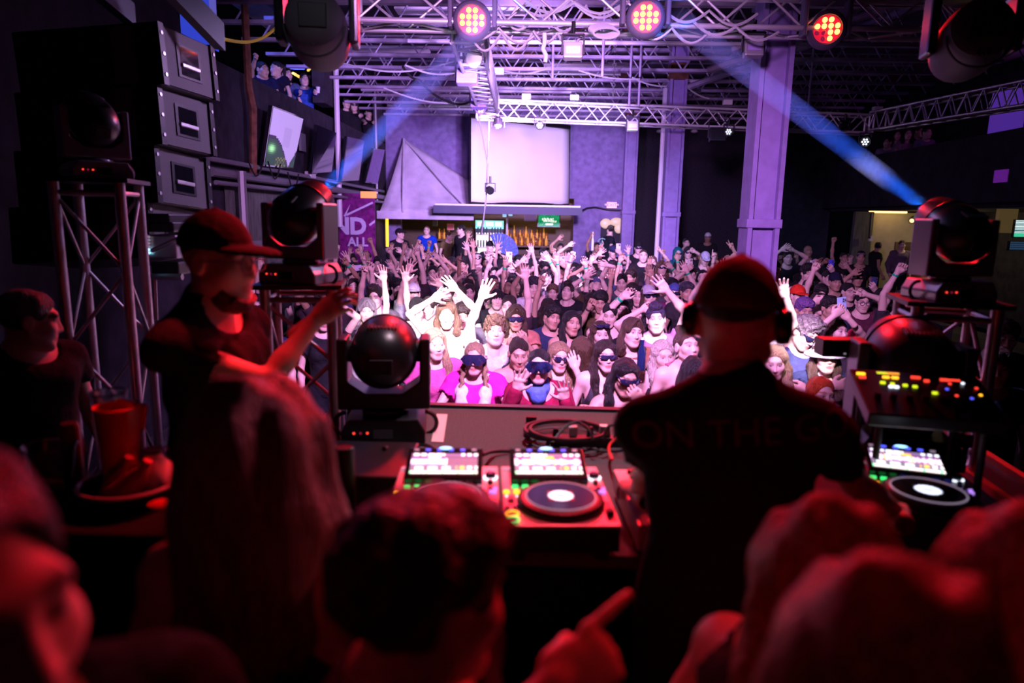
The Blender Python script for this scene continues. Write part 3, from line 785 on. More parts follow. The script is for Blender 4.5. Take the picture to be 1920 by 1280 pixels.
# screens on the balcony front
def wall_tv(label, c4, m, fn=None, name='wall_screen'):
    """c4: pixel corners tl, tr, br, bl on the plane X=XL+.2 (top leans out)"""
    q = [PX(*p, XL+.22) for p in c4]
    for i in (0, 1): q[i] = PX(*c4[i], XL+.34)
    ctr = sum(q, Vector())/4; t = thing(name, label, 'screen', ctr)
    n = (q[1]-q[0]).cross(q[3]-q[0]).normalized(); n = n if n.x > 0 else -n
    bk = [p-n*.06 for p in q]
    b = B(); b.add(q+bk, [(0, 1, 2, 3), (7, 6, 5, 4), (0, 4, 5, 1), (1, 5, 6, 2), (2, 6, 7, 3), (3, 7, 4, 0)]); b.obj('case', 'tv_black', t, world=True)
    q2 = [p.lerp(ctr, .05)+n*.004 for p in q]
    B().cyl(ctr-n*.05, ctr-n*.2-Vector((.1, 0, 0)), .03).obj('bracket', 'black_metal', t, world=True)
    if fn:
        b = B(); nx, ny = 40, 30
        for j in range(ny):
            for i in range(nx):
                def pt(u, v): return q2[3].lerp(q2[2], u).lerp(q2[0].lerp(q2[1], u), v)
                b.quad(pt(i/nx, j/ny), pt((i+1)/nx, j/ny), pt((i+1)/nx, (j+1)/ny), pt(i/nx, (j+1)/ny), col=fn((i+.5)/nx, (j+.5)/ny))
        b.obj('picture', 'pixels', t, world=True)
    else:
        b = B(); b.quad(*q2[::-1]); b.obj('glass', m, t, world=True)
    return t
def tv1(u, v):
    s = .50-.55*u+.12*math.sin(u*5)
    if u > .8: s = max(s, (u-.8)*1.6)
    if v > s+.03:
        k = .9 if not (.45 < u < .7 and .35 < v < .72) else .78
        return (.42*k, .30*k, .62*k)
    if v > s-.02: return (.03, .02, .05)
    g = math.exp(-((u-.14)/.09)**2-((v-.30)/.06)**2); y = .25*max(0, math.sin(u*60)*math.sin(v*70))*(v < .16)*(.3 < u < .75)
    return (.02+.35*g+y*.9, .05+.9*g+y*.6, .035+.3*g+y*.1)
wall_tv('lit wall screen with pale lilac picture above a dark green curve', ((511, 198), (570, 221), (550, 317), (494, 311)), None, tv1)
wall_tv('dark glossy wall screen beside the lit lilac one', ((595, 234), (631, 249), (622, 322), (585, 325)), 'tv_black')
wall_tv('dark wall screen beneath the second balcony bay', ((651, 256), (683, 263), (673, 338), (640, 340)), 'tv_black')
wall_tv('grey narrow wall screen nearest to the tent canopy', ((701, 278), (722, 281), (708, 345), (685, 342)), 'column_paint')
B_ = B().box((0, 0, 0), (.04, .25, .3)).obj('junction_box', 'steel'); B_.location = PX(567, 267, XL+.08); tag(B_, 'grey junction box between the two left wall screens', 'box')
# the printed banner
bn = thing('wall_banner', 'purple glittery banner with big pale letters on left side under balcony', 'banner', P(672, 425, 14.6))
BY = 14.6; a, c = P(634, 362, BY), P(705, 492, BY)
mb = mat('banner', (.30, .02, .27), .35, var=.75, bscale=9, bump=.2)
B().box(((a.x+c.x)/2, BY, (a.z+c.z)/2), (c.x-a.x, .02, a.z-c.z)).obj('cloth', 'banner', bn, world=True)
mat('print_lilac', (.62, .55, .8), .5)
h = P(672, 410, BY).z-P(672, 439, BY).z; q = lambda px, py: P(px, py, BY-.014)
text('lettering', 'ND', h*1.46, 'print_lilac', bn, basis(bn).inverted() @ frame(q(655, 425), (1, 0, 0), (0, 0, 1)), bold=.022)
text('lettering', 'ALL', h*.80, 'print_lilac', bn, basis(bn).inverted() @ frame(q(671, 454), (1, 0, 0), (0, 0, 1)), bold=.008)
for k in range(3):
    b = B()
    if k == 0: b.add([q(644, 405), q(657, 382), q(648, 406)], [(2, 1, 0)])
    if k == 1: b.add([q(649, 401), q(698, 378), q(700, 381), q(650, 405)], [(3, 2, 1, 0)])
    if k == 2: b.add([q(692, 420), q(703, 412), q(703, 417), q(693, 424)], [(3, 2, 1, 0)])
    b.obj('printed_ray', 'print_lilac', bn, world=True)
e = q(691, 365); B().box((e.x, BY-.012, e.z), (.34, .01, .14)).obj('lit_corner', glow('amber_patch', (1, .45, .12), .55), bn, world=True)  # amber light on the banner corner put in as a glowing patch
# steel columns with collars
def column(px, pyb, Y, w, label, pipe_=False):
    c = P(px, 300, Y); t = thing('column', label, 'column', (c.x, Y, 0))
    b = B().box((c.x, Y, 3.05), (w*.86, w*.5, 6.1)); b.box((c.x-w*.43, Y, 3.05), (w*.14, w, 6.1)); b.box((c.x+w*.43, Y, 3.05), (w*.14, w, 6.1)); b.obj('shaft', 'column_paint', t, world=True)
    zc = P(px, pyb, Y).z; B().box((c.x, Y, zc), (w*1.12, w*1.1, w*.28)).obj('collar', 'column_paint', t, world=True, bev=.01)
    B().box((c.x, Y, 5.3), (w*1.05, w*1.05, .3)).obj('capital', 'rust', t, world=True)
    if pipe_: B().tube([(c.x-w*.72, Y-.05, 0), (c.x-w*.72, Y-.05, 5.0)], .045, 8).obj('downpipe', 'white_pipe', t, world=True, smooth=True)
    return t
column(1433, 419, 8.4, .37, 'nearest and widest lilac-lit steel column')
column(1262, 402, 14.2, .33, 'middle lilac steel column with white pipe down its left side', True)
column(1182, 398, 18.9, .33, 'farthest lilac steel column at the corner of the back wall')
# tent canopy on the back wall
tp = [P(757, 260, 19.2), P(800, 283, 19.1), P(880, 338, 19.0), P(884, 399, 17.7), P(800, 398, 17.6), P(712, 397, 17.9)]
t = thing('tent_canopy', 'grey fabric tent canopy sloping down from the back wall', 'canopy', tp[5])
b = B(); n = 14
for j in range(n):
    for i in range(n):
        def pt(u, v):
            top = tp[0].lerp(tp[2], u)+Vector((0, 0, -.0)); bot = tp[5].lerp(tp[3], u); p = top.lerp(bot, v); p.z -= .10*math.sin(PI*v); p.y += .06*math.sin(u*22)*v; return p
        b.quad(pt(i/n, j/n), pt(i/n, (j+1)/n), pt((i+1)/n, (j+1)/n), pt((i+1)/n, j/n))
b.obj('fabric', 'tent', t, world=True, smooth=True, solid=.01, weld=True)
b = B(); b.tube([tp[0], (tp[5]+tp[4])/2], .03); b.tube([tp[0], tp[3]], .02); b.obj('seam', 'tent', t, world=True, smooth=True)
B().box((tp[5]+tp[3])/2-Vector((0, 0, .08)), (2.5, .06, .2)).obj('valance', 'tent', t, world=True)
# projection screen
q = [P(882, 217, 17.3), P(1068, 239, 18.9), P(1066, 383, 18.9), P(882, 380, 17.3)]
t = thing('projection_screen', 'big white projection screen hanging in front of back wall', 'screen', (q[2]+q[3])/2)
b = B(); n = 12
for j in range(n):
    for i in range(n):
        def pt(u, v): p = q[0].lerp(q[1], u).lerp(q[3].lerp(q[2], u), v); return p+Vector((0, .03*math.sin(u*9+v*3)*v, 0))
        b.quad(pt(i/n, j/n), pt(i/n, (j+1)/n), pt((i+1)/n, (j+1)/n), pt((i+1)/n, j/n))
b.obj('sheet', 'screen_cloth', t, world=True, smooth=True, solid=.01, weld=True)
b = B(); b.tube([q[0], q[1]], .06); b.tube([q[3], q[2]], .03); b.tube([q[0], q[3]], .02); b.tube([q[1], q[2]], .02); b.obj('rail', 'black_metal', t, world=True)
# bar canopy
a, c = P(815, 392, 17.4), P(1088, 397, 17.9)
t = thing('bar_canopy', 'dark navy canopy band over the bar under the screen', 'canopy', a)
B().box(((a.x+c.x)/2, 17.3, (a.z+c.z)/2), (c.x-a.x, .3, .19)).obj('fascia', 'navy_trim', t, world=True)
B().box(((a.x+c.x)/2, 17.3, (a.z+c.z)/2+.115), (c.x-a.x-.1, .34, .04)).obj('top_edge', 'white_pipe', t, world=True)
# bar
zb = 1.5
t = thing('bar_counter', 'dark bar counter at the back of the hall', 'counter', (-1.2, 19.9, 0))
B().box((-1.5, 19.98, .85), (4.6, .5, .95)).obj('front', 'black_wall', t, world=True); B().box((-1.5, 19.95, 1.36), (4.6, .65, .07)).obj('top', 'wood', t, world=True)
a = P(918, 440, 20.6)
t = thing('bar_fridge', 'lit glass-door drinks fridge with cyan header behind the bar', 'fridge', (a.x, 20.8, 0))
w, h0 = .84, P(918, 470, 20.6).z
B().box((a.x, 20.85, 1.2), (w, .6, 2.4)).obj('cabinet', 'black_plastic', t, world=True)
pixels('header', frame(P(918, 421, 20.5), (1, 0, 0), (0, 0, 1)), w, .24, 30, 6, lambda u, v: (.25, .75, .8) if v < .35 or v > .75 or (int(u*16) % 5 == 0) else (.9, .98, .95), t, world=True)
for s in (-1, 1):
    d = B().box((a.x+s*w*.25, 20.52, 1.25), (w*.44, .02, 1.5)).obj('door', 'fridge_light', t, world=True)
    for k in range(4): B().box((a.x+s*w*.25, 20.50, .8+.38*k), (w*.42, .012, .02)).obj('shelf', 'steel', d)
    b = B()
    for r in range(4):
        for k in range(4): b.cyl((a.x+s*w*.25-.13+.085*k, 20.50, .82+.38*r), (a.x+s*w*.25-.13+.085*k, 20.50, 1.02+.38*r), .025, .02, 6)
    b.obj('drinks', ('led_green' if s > 0 else 'wood') if False else mat('drink_dark', (.05, .12, .12), .3), d)
# bottles
bott = []
for (h_, r_) in ((.30, .036), (.26, .042)):
    b = B().lathe([(r_*.9, 0), (r_, .01), (r_, h_*.55), (r_*.4, h_*.72), (r_*.36, h_*.94), (r_*.42, h_*.95), (r_*.42, h_)], None, 10); bott.append(b)
b0 = bott[0].obj('liquor_bottle', 'amber_glass_glow', smooth=True); b1 = bott[1].obj('liquor_bottle', 'amber_glass_glow', smooth=True)
bm = [b0.data, b1.data]; k_ = 0; rb_ = random.Random(9)
mat('whisky_glass', (.30, .10, .03), .12, 0, .6); b1.data.materials.clear(); b1.data.materials.append(M('whisky_glass'))
B().box((P(985, 450, 20.6).x, 20.75, 1.62), (1.5, .5, .05)).obj('bottle_shelf', 'wood'); tag(bpy.data.objects['bottle_shelf'], 'wooden shelf carrying the amber liquor bottles', 'shelf')
B().box((P(985, 450, 20.6).x, 20.95, 1.83), (1.5, .18, .05)).obj('back_shelf', 'wood'); tag(bpy.data.objects['back_shelf'], 'upper back shelf of liquor bottles behind the bar', 'shelf')
for row, (z, Y, n) in enumerate(((1.646, 20.62, 15), (1.646, 20.76, 14), (1.856, 20.95, 15))):
    for i in range(n):
        o = b0 if k_ == 0 else b1 if k_ == 1 else bpy.data.objects.new('liquor_bottle', bm[k_ % 2])
        if k_ > 1: C.objects.link(o)
        o.location = (P(985, 450, 20.6).x-.62+1.24*i/(n-1)+rb_.uniform(-.025, .025), Y, z); q_ = rb_.uniform(.75, 1.25); o.scale = (rb_.uniform(.85, 1.1), rb_.uniform(.85, 1.1), q_); tag(o, 'amber liquor bottle on the lit shelf behind the bar', 'bottle', 'liquor bottles behind the bar'); k_ += 1
for i in range(5):
    o = bpy.data.objects.new('liquor_bottle', bm[i % 2]); C.objects.link(o); p = P(824+4.5*i, 432, 20.7); o.location = (p.x, p.y, 1.79); tag(o, 'liquor bottle left of the red sign behind the bar', 'bottle', 'bottles left of the red sign')
B().box((P(833, 432, 20.7).x, 20.75, 1.76), (.6, .3, .05)).obj('small_shelf', 'wood'); tag(bpy.data.objects['small_shelf'], 'short shelf of bottles left of the red sign', 'shelf')
def flat_sign(name, label, px0, py0, px1, py1, Y, m, fn=None, cat='sign'):
    a, c = P(px0, py0, Y), P(px1, py1, Y); ctr = (a+c)/2; t = thing(name, label, cat, ctr)
    B().box((ctr.x, Y+.03, ctr.z), (abs(c.x-a.x), .05, abs(a.z-c.z))).obj('frame', 'white_plastic' if cat == 'sign' else 'black_plastic', t, world=True)
    Mf = frame((ctr.x, Y-.002, ctr.z), (1, 0, 0), (0, 0, 1)); w_, h_ = abs(c.x-a.x)*.92, abs(a.z-c.z)*.9
    if fn: pixels('picture', Mf, w_, h_, 40, 26, fn, t, world=True)
    else: B().box((ctr.x, Y, ctr.z), (w_, .012, h_)).obj('face', m, t, world=True)
    return t
def green_tv(u, v):
    h = .5+.5*math.sin(u*37+3*math.sin(v*29))*math.sin(v*41+2*math.sin(u*23)); c = (.0, .12+.30*h, .05+.06*h)
    s = .06*math.sin(u*30)
    if abs((v-.60-s*.4)-(.0)) < .12 and .18 < u < .72 and math.sin(u*46+v*18) > -.62: c = (.85, 1, .8)
    if abs(v-.46+.1*(u-.5)) < .085 and .22 < u < .88 and math.sin(u*58-v*20) > -.6: c = (.9, 1, .85)
    if .10 < v < .26 and .36 < u < .70: c = (.8, .95, .85)
    return c
flat_sign('bar_screen', 'bar screen with white script lettering over bright green leaves', 1008, 401, 1050, 426, 19.2, None, green_tv, 'screen')
flat_sign('menu_screen', 'wide blue-white screen at the left end of bar', 810, 401, 845, 411, 19.2, None, lambda u, v: (.35, .65, .95) if u < .45 else ((.9, .95, 1) if u > .85 and int(v*6) % 2 else (.06, .2, .75)), 'screen')
flat_sign('red_notice', 'small red notice hanging among the bar bottles', 838, 419, 851, 431, 19.9, mat('red_paper', (.8, .16, .2), .7, emit=.15))  # the paper is given a faint glow of its own
flat_sign('green_notice', 'small pale notice beneath the blue bar screen', 811, 413, 820, 424, 19.9, mat('pale_paper', (.6, .7, .55), .8))
flat_sign('wall_poster', 'pale pink paper notice left of the green bar screen', 983, 401, 1005, 415, 19.25, mat('pink_paper', (.75, .65, .75), .8))
for i, (px, py) in enumerate(((946, 404), (957, 402))): flat_sign('small_screen', ['small cyan screen right of the fridge header', 'tiny blue-lit display on the bar post'][i], px-4, py-4, px+4, py+3, 19.3, None, lambda u, v: (.15, .4, .8) if int(v*7) % 2 else (.5, .8, 1), 'screen')
w = down(951, 402, 470, 19.5, .03, 'white_pipe', 'bar_post', 'pale post right of the drinks fridge', 'post')
o = B().box(P(726, 436, 18.6), (.07, .05, .75)).obj('orange_sign', 'led_orange'); o.name = 'orange_strip_light'; tag(o, 'narrow orange light strip left of the bar', 'light')
# exit sign
a = P(1147, 384.5, 19.2); t = thing('exit_sign', 'red lit exit sign on the back wall by the corner column', 'sign', a)
B().box(a, (.27, .05, .16)).obj('case', 'exit_white', t, world=True)
text('lettering', 'EXIT', .13, 'exit_red', t, basis(t).inverted() @ frame((a.x, a.y-.03, a.z), (1, 0, 0), (0, 0, 1)))
for s in (-1, 1): B().ell((a.x+s*.17, a.y, a.z+.01), (.035, .03, .035)).obj('lamp', 'white_plastic', t, True, world=True)
pts = [P(1088, 396, 18.9), P(1100, 390, 19.1), P(1116, 388, 19.2), P(1140, 393, 19.2), P(1168, 394, 19.2)]
pipe('wall_cable', 'dark cable running along the back wall below exit sign', pts, .02, 'cable', 'cable')
# pass-through window with warm clutter
a, c = P(1127, 411, 19.35), P(1165, 470, 19.35)
t = thing('service_hatch', 'open hatch with warm-lit clutter right of the bar', 'hatch', ((a.x+c.x)/2, 19.3, c.z))
B().box(((a.x+c.x)/2, 19.32, (a.z+c.z)/2), (c.x-a.x, .04, a.z-c.z)).obj('opening', 'black_wall', t, world=True)  # dark panel on the wall paints the shade of the opening
for i, (px, py, rx, rz) in enumerate(((1136, 419, .16, .14), (1156, 416, .18, .12), (1160, 428, .12, .14))): B().ell(P(px, py, 19.25), (rx, .06, rz)).obj('light_patch', glow('warm_cloth_glow', (.75, .62, .35), .35), t, True, world=True)  # warm light on the clutter painted as glow
# right side alcove details
a = P(1665, 397, 18.3); t = thing('ceiling_lamp', 'warm fluorescent lamp over the right alcove', 'lamp', a)
B().box(a, (.9, .15, .06)).obj('tube', 'warm_lamp', t, world=True); B().box(a+Vector((0, 0, .06)), (1.0, .2, .06)).obj('housing', 'steel', t, world=True)
a = P(1713, 408, 17.5); t = thing('spot_lamp', 'small warm spot lamp at the edge of right alcove', 'lamp', a)
B().cyl(a, a+Vector((-.08, -.1, -.08)), .06, .09).obj('shade', 'steel', t, world=True); B().ell(a+Vector((-.07, -.08, -.06)), (.06, .06, .06)).obj('bulb', 'warm_lamp', t, True, world=True)
o = B().box(P(1633, 447, 17.4), (.10, .06, .13)).obj('switch_box', 'white_plastic'); tag(o, 'white switch box on corrugated wall end', 'box')
a = PX(1634, 420, 7.95); pipe('wall_conduit', 'dark conduit beside the corrugated wall end', [(P(1634, 400, 17.3)), P(1630, 447, 17.3)], .03, 'cable', 'conduit')
def menu(u, v):
    if v < .22: return (.05, .55, .3)
    return (.75, .95, .95) if int(v*22) % 2 and u < .55+.4*abs(math.sin(int(v*22)*3.1)) else (.02, .1, .11)
flat_sign('menu_board', 'lit menu screen with white text lines at right edge', 1904, 411, 1935, 446, 13.5, None, menu, 'screen')
flat_sign('menu_board_dim', 'dim blue screen below the lit menu screen', 1893, 452, 1935, 470, 13.6, None, lambda u, v: (.02, .05, .10) if int(v*8) % 2 else (.01, .02, .04), 'screen').name = 'dim_screen'
o = B().box(P(1888, 402, 13.7), (.35, .1, .7)).obj('warm_panel', glow('warm_panel', (.5, .33, .12), .12)); tag(o, 'dim warm-lit panel left of menu screen', 'panel')  # warm light on the panel put in as its own glow
# vertical grille on the dark far wall
b = B()
for i in range(8): p = P(1510+4.2*i, 292, 21.3); b.box((p.x, 21.35, p.z-.12*(i > 2)), (.02, .05, .95 if i < 3 else .7))
tag(b.obj('wall_grille', 'column_paint'), 'set of thin vertical bars on the dark far wall', 'grille')
for i, px in enumerate((1237, 1302)):
    o = B().ell(P(px, 246, 20.5), (.1, .1, .05)).obj('ceiling_speaker', 'white_plastic', None, True); tag(o, 'small white dome light high on dark far wall', 'light', 'dome lights on the far wall')
# bright purple panel and things on the right balcony
o = B().box(PX(1889, 205, XR+1.2), (.05, 1.0, .9)).obj('lit_panel', glow('violet_panel', (.16, .05, .62), .35)); tag(o, 'glowing violet panel above the right balcony', 'panel')
o = B().cyl(PX(1906, 245, XR+.3), PX(1903, 258, XR+.3), .05, .03).obj('violet_lamp', glow('violet_lamp', (.5, .3, 1), 2)); tag(o, 'small violet lamp on the right balcony', 'lamp')
o = B().box(PX(1878, 330, XR), (.05, .35, .22)).obj('violet_sign', glow('violet_dim', (.2, .02, .4), .4)); tag(o, 'small dim violet sign on right balcony front', 'sign')

# ------------------------------------------------------------------ roof steel
JY = [7.4+.98*i for i in range(13)]
for i, y in enumerate(JY):
    t = thing('roof_joist', 'open-web steel joist spanning the hall under the roof deck', 'joist', (1.5, y, 5.2), 0, 'open-web joists under the roof')
    z0, z1 = 5.15, 5.72
    B().box((1.5, y, z0), (12.4, .10, .05)).obj('bottom_chord', 'joist_paint', t, world=True); B().box((1.5, y, z1), (12.4, .12, .06)).obj('top_chord', 'joist_paint', t, world=True)
    b = B()
    for k in range(16): x = -4.4+.78*k; b.cyl((x, y, z0), (x+.39, y, z1), .014, n=5); b.cyl((x+.39, y, z1), (x+.78, y, z0), .014, n=5)
    b.obj('web', 'joist_paint', t, world=True)
rr = random.Random(3)
for i in range(12):
    y = 7.9+.95*i+rr.uniform(-.2, .2); x0 = rr.uniform(-4, -1); z = rr.uniform(5.0, 5.65); L = rr.uniform(2.5, 6)
    pipe('ceiling_pipe', 'thin steel pipe running across the hall ceiling among joists', [(x0, y, z), (x0+L, y+rr.uniform(-.05, .05), z)], rr.choice((.02, .03, .045)), rr.choice(('white_pipe', 'joist_paint', 'steel')), 'pipe', 'pipes among the roof joists')
for i in range(9):
    y = 8.3+1.2*i; x = -3.4+rr.uniform(0, 1.2)
    o = B().box((x+rr.uniform(0, 4), y, 5.42), (1.9, .32, .03)).obj('light_strip', 'white_pipe'); o.name = 'fluorescent_batten'; tag(o, 'unlit white batten light under the roof deck', 'light', 'unlit battens under the roof')
for i in range(5):
    o = B().box((rr.uniform(-2.5, 2.0), 9.5+1.9*i, 5.95), (1.4, .9, .22)).obj('duct', 'rust'); o.name = 'air_duct'; tag(o, 'short rusty duct box under the roof deck', 'duct', 'rusty ducts under the roof')
for i in range(8):
    o = B().box((2.9+1.35*(i % 4)*.8, 9.6+1.7*(i//4)+.4*(i % 3), 5.98), (.85, .7, .12)).obj('skylight', mat('skylight', (.5, .48, .75), .5)); o.name = 'roof_panel'; tag(o, 'pale roof panel between joists right of centre', 'panel', 'pale roof panels right of centre')
for i, (px, Y, z0) in enumerate(((1037, 11, 4.7), (1131, 10, 4.55), (1184, 12.2, 4.5), (1202, 12.2, 4.5), (1525, 12.8, 4.6))):
    a = P(px, 100, Y); pipe('hanger_rod', ['steel hanger rod left of chain hoist', 'steel hanger rod ahead of red-lit wash light', 'hanger rod of far truss left of middle column', 'hanger rod of far truss beside middle column', 'hanger rod of far truss right of widest column'][i], [(a.x, Y, 6), (a.x, Y, z0-.15)], .02, 'joist_paint', 'rod')
a = P(1152, 120, 12.6); b = B()
for i in range(28): b.torus((a.x, 12.6, 4.6+.055*i), .03, .009, Matrix.Rotation(PI/2, 3, 'X') if i % 2 else Matrix.Rotation(PI/2, 3, 'X') @ Matrix.Rotation(PI/2, 3, 'Y'), 8, 4)
tag(b.obj('hoist_chain', 'steel'), 'steel chain hanging down to the far truss', 'chain')
for i in range(3):
    a = (4.6+.9*i, 12.5+1.5*i, 5.3); o = B().tube([(2.9, 14-1.5*i, 5.0), (6.5, 10.5-1.0*i, 5.9)], .06).obj('brace', 'joist_paint'); o.name = 'roof_brace'; tag(o, 'diagonal steel brace under the right part of roof', 'brace', 'diagonal braces under the roof')

# ------------------------------------------------------------------ lighting trusses
def truss(name, label, p0, p1, s, nb, m='alu', r=.024, parts=True, up=(0, 0, 1)):
    p0 = Vector(p0); p1 = Vector(p1); d = (p1-p0).normalized(); u = Vector(up); u = (u-d*u.dot(d)).normalized(); w = d.cross(u)
    t = thing(name, label, 'truss', p0); cs = [(u*a+w*c)*s/2 for a, c in ((-1, -1), (-1, 1), (1, 1), (1, -1))]
    for c in cs: B().cyl(p0+c, p1+c, r, n=10).obj('chord', m, t, True, world=True)
    b = B(); q = r*.5
    for i in range(4):
        a, c = cs[i], cs[(i+1) % 4]
        for k in range(nb):
            e0 = p0.lerp(p1, k/nb); e1 = p0.lerp(p1, (k+.5)/nb); e2 = p0.lerp(p1, (k+1)/nb)
            b.cyl(e0+a, e1+c, q, n=6, cap=False); b.cyl(e1+c, e2+a, q, n=6, cap=False)
    b.obj('lacing', m, t, True, world=True)
    for e in (p0, p1):
        b = B()
        for i in range(4): b.cyl(e+cs[i], e+cs[(i+1) % 4], r*.8, n=8)
        b.obj('end_frame', m, t, True, world=True)
    return t
fa, fb = P(846, 27, 7.2), P(1800, 34, 7.9)
truss('lighting_truss', 'front overhead lighting truss carrying the red wash lights', (fa.x-.9, 7.1, fa.z+.05), (fb.x+.8, 7.9, fb.z), .36, 8, 'white_alu', .026)
ba, bb = P(905, 205, 12.9), P(1640, 226, 13.0)
truss('lighting_truss', 'far overhead lighting truss crossing in front of projection screen', (ba.x-.1, 12.9, ba.z), (bb.x, 13.2, bb.z-.05), .31, 13, 'white_alu', .022)
truss('lighting_truss', 'overhead spine truss running down the middle of the hall', (P(885, 62, 7.5).x-.05, 7.45, P(885, 62, 7.5).z+.05), (P(918, 200, 12.7).x, 12.65, P(918, 200, 12.7).z), .31, 15, 'alu', .024)
ra, rb = P(1640, 226, 13.0), P(1990, 165, 9.2)
truss('lighting_truss', 'dim overhead truss running along the right balcony', (ra.x+.1, 13.1, ra.z), (rb.x, 9.2, rb.z), .31, 12, 'alu', .022)
# cables draped over the front truss
def drape(name, label, pts, r, m, group=None, sag=.1, n=10):
    out = []
    for a, c in zip(pts[:-1], pts[1:]):
        a = Vector(a); c = Vector(c)
        for i in range(n):
            t = i/n; p = a.lerp(c, t); p.z -= sag*math.sin(PI*t); out.append(p)
    out.append(Vector(pts[-1])); return pipe(name, label, out, r, m, 'cable', group, 5)
G_ = 'pale cables looped over the front truss'
for i, (x0, x1, y0, y1, sg) in enumerate(((930, 1100, 4, 10, .25), (960, 1180, -4, 2, .16), (985, 1170, 2, 6, .1), (860, 1010, 45, 60, .12), (1000, 1090, 58, 68, .1), (880, 1000, 64, 60, .16), (1190, 1330, 46, 60, .12), (1240, 1420, 14, 26, .12), (1300, 1460, 40, 60, .1))):
    drape('truss_cable', 'pale cable looping over the front overhead truss', [P(x0, y0, 7.2), P((x0+x1)/2, (y0+y1)/2, 7.15), P(x1, y1, 7.25)], .014, 'grey_cable', G_, sg)
b = B()
for k in range(7):
    pts = [P(1128+24*math.cos(a)+k*1.5, 55+10*math.sin(a)+k*1.2, 7.1-.02*k) for a in np.linspace(0, 6.3, 20)]; b.tube(pts, .011, 5)
tag(b.obj('cable_bundle', 'grey_cable', None, True), 'coiled bundle of cable tied to the front truss', 'cable')
pipe('loose_strap', 'white strap hanging loose beneath the front truss', [P(1021, 62, 7.0), P(1021, 80, 7.0), P(1018, 92, 7.0), P(1024, 104, 7.0), P(1022, 117, 7.0)], .022, 'white_plastic', 'strap')
for i, (x0, y0, x1, y1, Y, sg) in enumerate(((935, 130, 1040, 122, 12, .1), (1085, 132, 1200, 148, 12, .05), (640, 118, 860, 112, 11, .15), (720, 165, 890, 190, 12.5, .12), (1185, 145, 1250, 162, 12, .04), (1290, 165, 1330, 185, 12.5, .03), (760, 122, 880, 130, 10.5, .1))):
    drape('ceiling_cable', 'thin pale cable strung loosely below the roof joists', [P(x0, y0, Y), P(x1, y1, Y)], .013, 'grey_cable', 'cables strung below the joists', sg)
drape('black_cable', 'black cable sagging from the far truss to left ceiling', [P(755, 125, 11), P(785, 150, 11.5), P(840, 190, 12.3), P(885, 190, 12.5)], .02, 'cable', None, .05)
drape('yellow_cord', 'yellow cord strung from the speaker array to left ceiling', [P(404, 69, 5.0), P(548, 12, 7.6)], .013, mat('yellow_cord', (.8, .62, .02), .5, emit=.08), None, .16, 16)  # cord colour carries a faint painted-in glow
drape('drop_cable', 'long cable dropping from the spine truss to the bar', [P(896, 210, 12.4), P(905, 260, 12.4), P(914, 310, 12.5), P(913, 350, 12.5), P(908, 400, 12.5), P(903, 440, 12.5)], .013, 'steel', None, .0)
pipe('drop_pole', 'slim grey pole hanging down from end of spine truss', [P(917, 225, 12.6), P(914, 310, 12.6), P(911, 380, 12.6), P(901, 440, 12.6)], .014, 'steel', 'pole')

def led_wash(px, py, Y, label, dead=()):
    a = P(px, py, Y); t = thing('wash_light', label, 'stage light', a); r = .135
    aim = (Vector((0.3, 1.2, 1.6))-a).normalized(); aim = (aim+Vector((0, -.55, .25))).normalized()
    R = aim.to_track_quat('Z', 'Y').to_matrix().to_4x4(); Mh = Matrix.Translation(a) @ R
    B().lathe([(.05, -.24), (.14, -.20), (.185, -.10), (.188, -.03), (.165, .005), (.142, .015), (.135, .004)], Mh, 28).obj('head', mat('shell_grey', (.13, .11, .17), .5), t, True, world=True)
    ln = B().lathe([(.001, .006), (.13, .006), (.132, .0)], Mh, 28, False).obj('lens_plate', 'led_plate', t, True, world=True)
    k = 0
    for row, n in ((1.5, 2), (.5, 4), (-.5, 4), (-1.5, 2)):
        for i in range(n):
            x = (i-(n-1)/2)*.062; y = row*.058
            c = Mh @ Vector((x, y, .012)); b = B(); b.ell(c, (.026, .026, .026), 10, 6); b.obj('led_lens', 'led_red' if k not in dead else 'led_dim', ln, True); k += 1
    u = Vector((1, 0, 0))
    for s in (-1, 1): B().box(a+u*s*.215+Vector((0, .06, .12)), (.045, .14, .36)).obj('yoke_arm', 'shell_grey', t, world=True, bev=.015)
    B().box(a+Vector((0, .06, .36)), (.48, .26, .16)).obj('base', 'shell_grey', t, world=True, bev=.02)
    B().cyl(a+Vector((0, .02, .40)), a+Vector((0, .02, .62)), .03).obj('clamp', 'black_metal', t, world=True)
    return a, aim
REDS = [led_wash(885, 38, 7.0, 'red-lit LED wash light at left end of front truss'), led_wash(1211, 33, 7.0, 'red-lit LED wash light in the middle of front truss'), led_wash(1551, 55, 7.4, 'red-lit LED wash light on right part of front truss with three dark lenses', (6, 10, 7))]
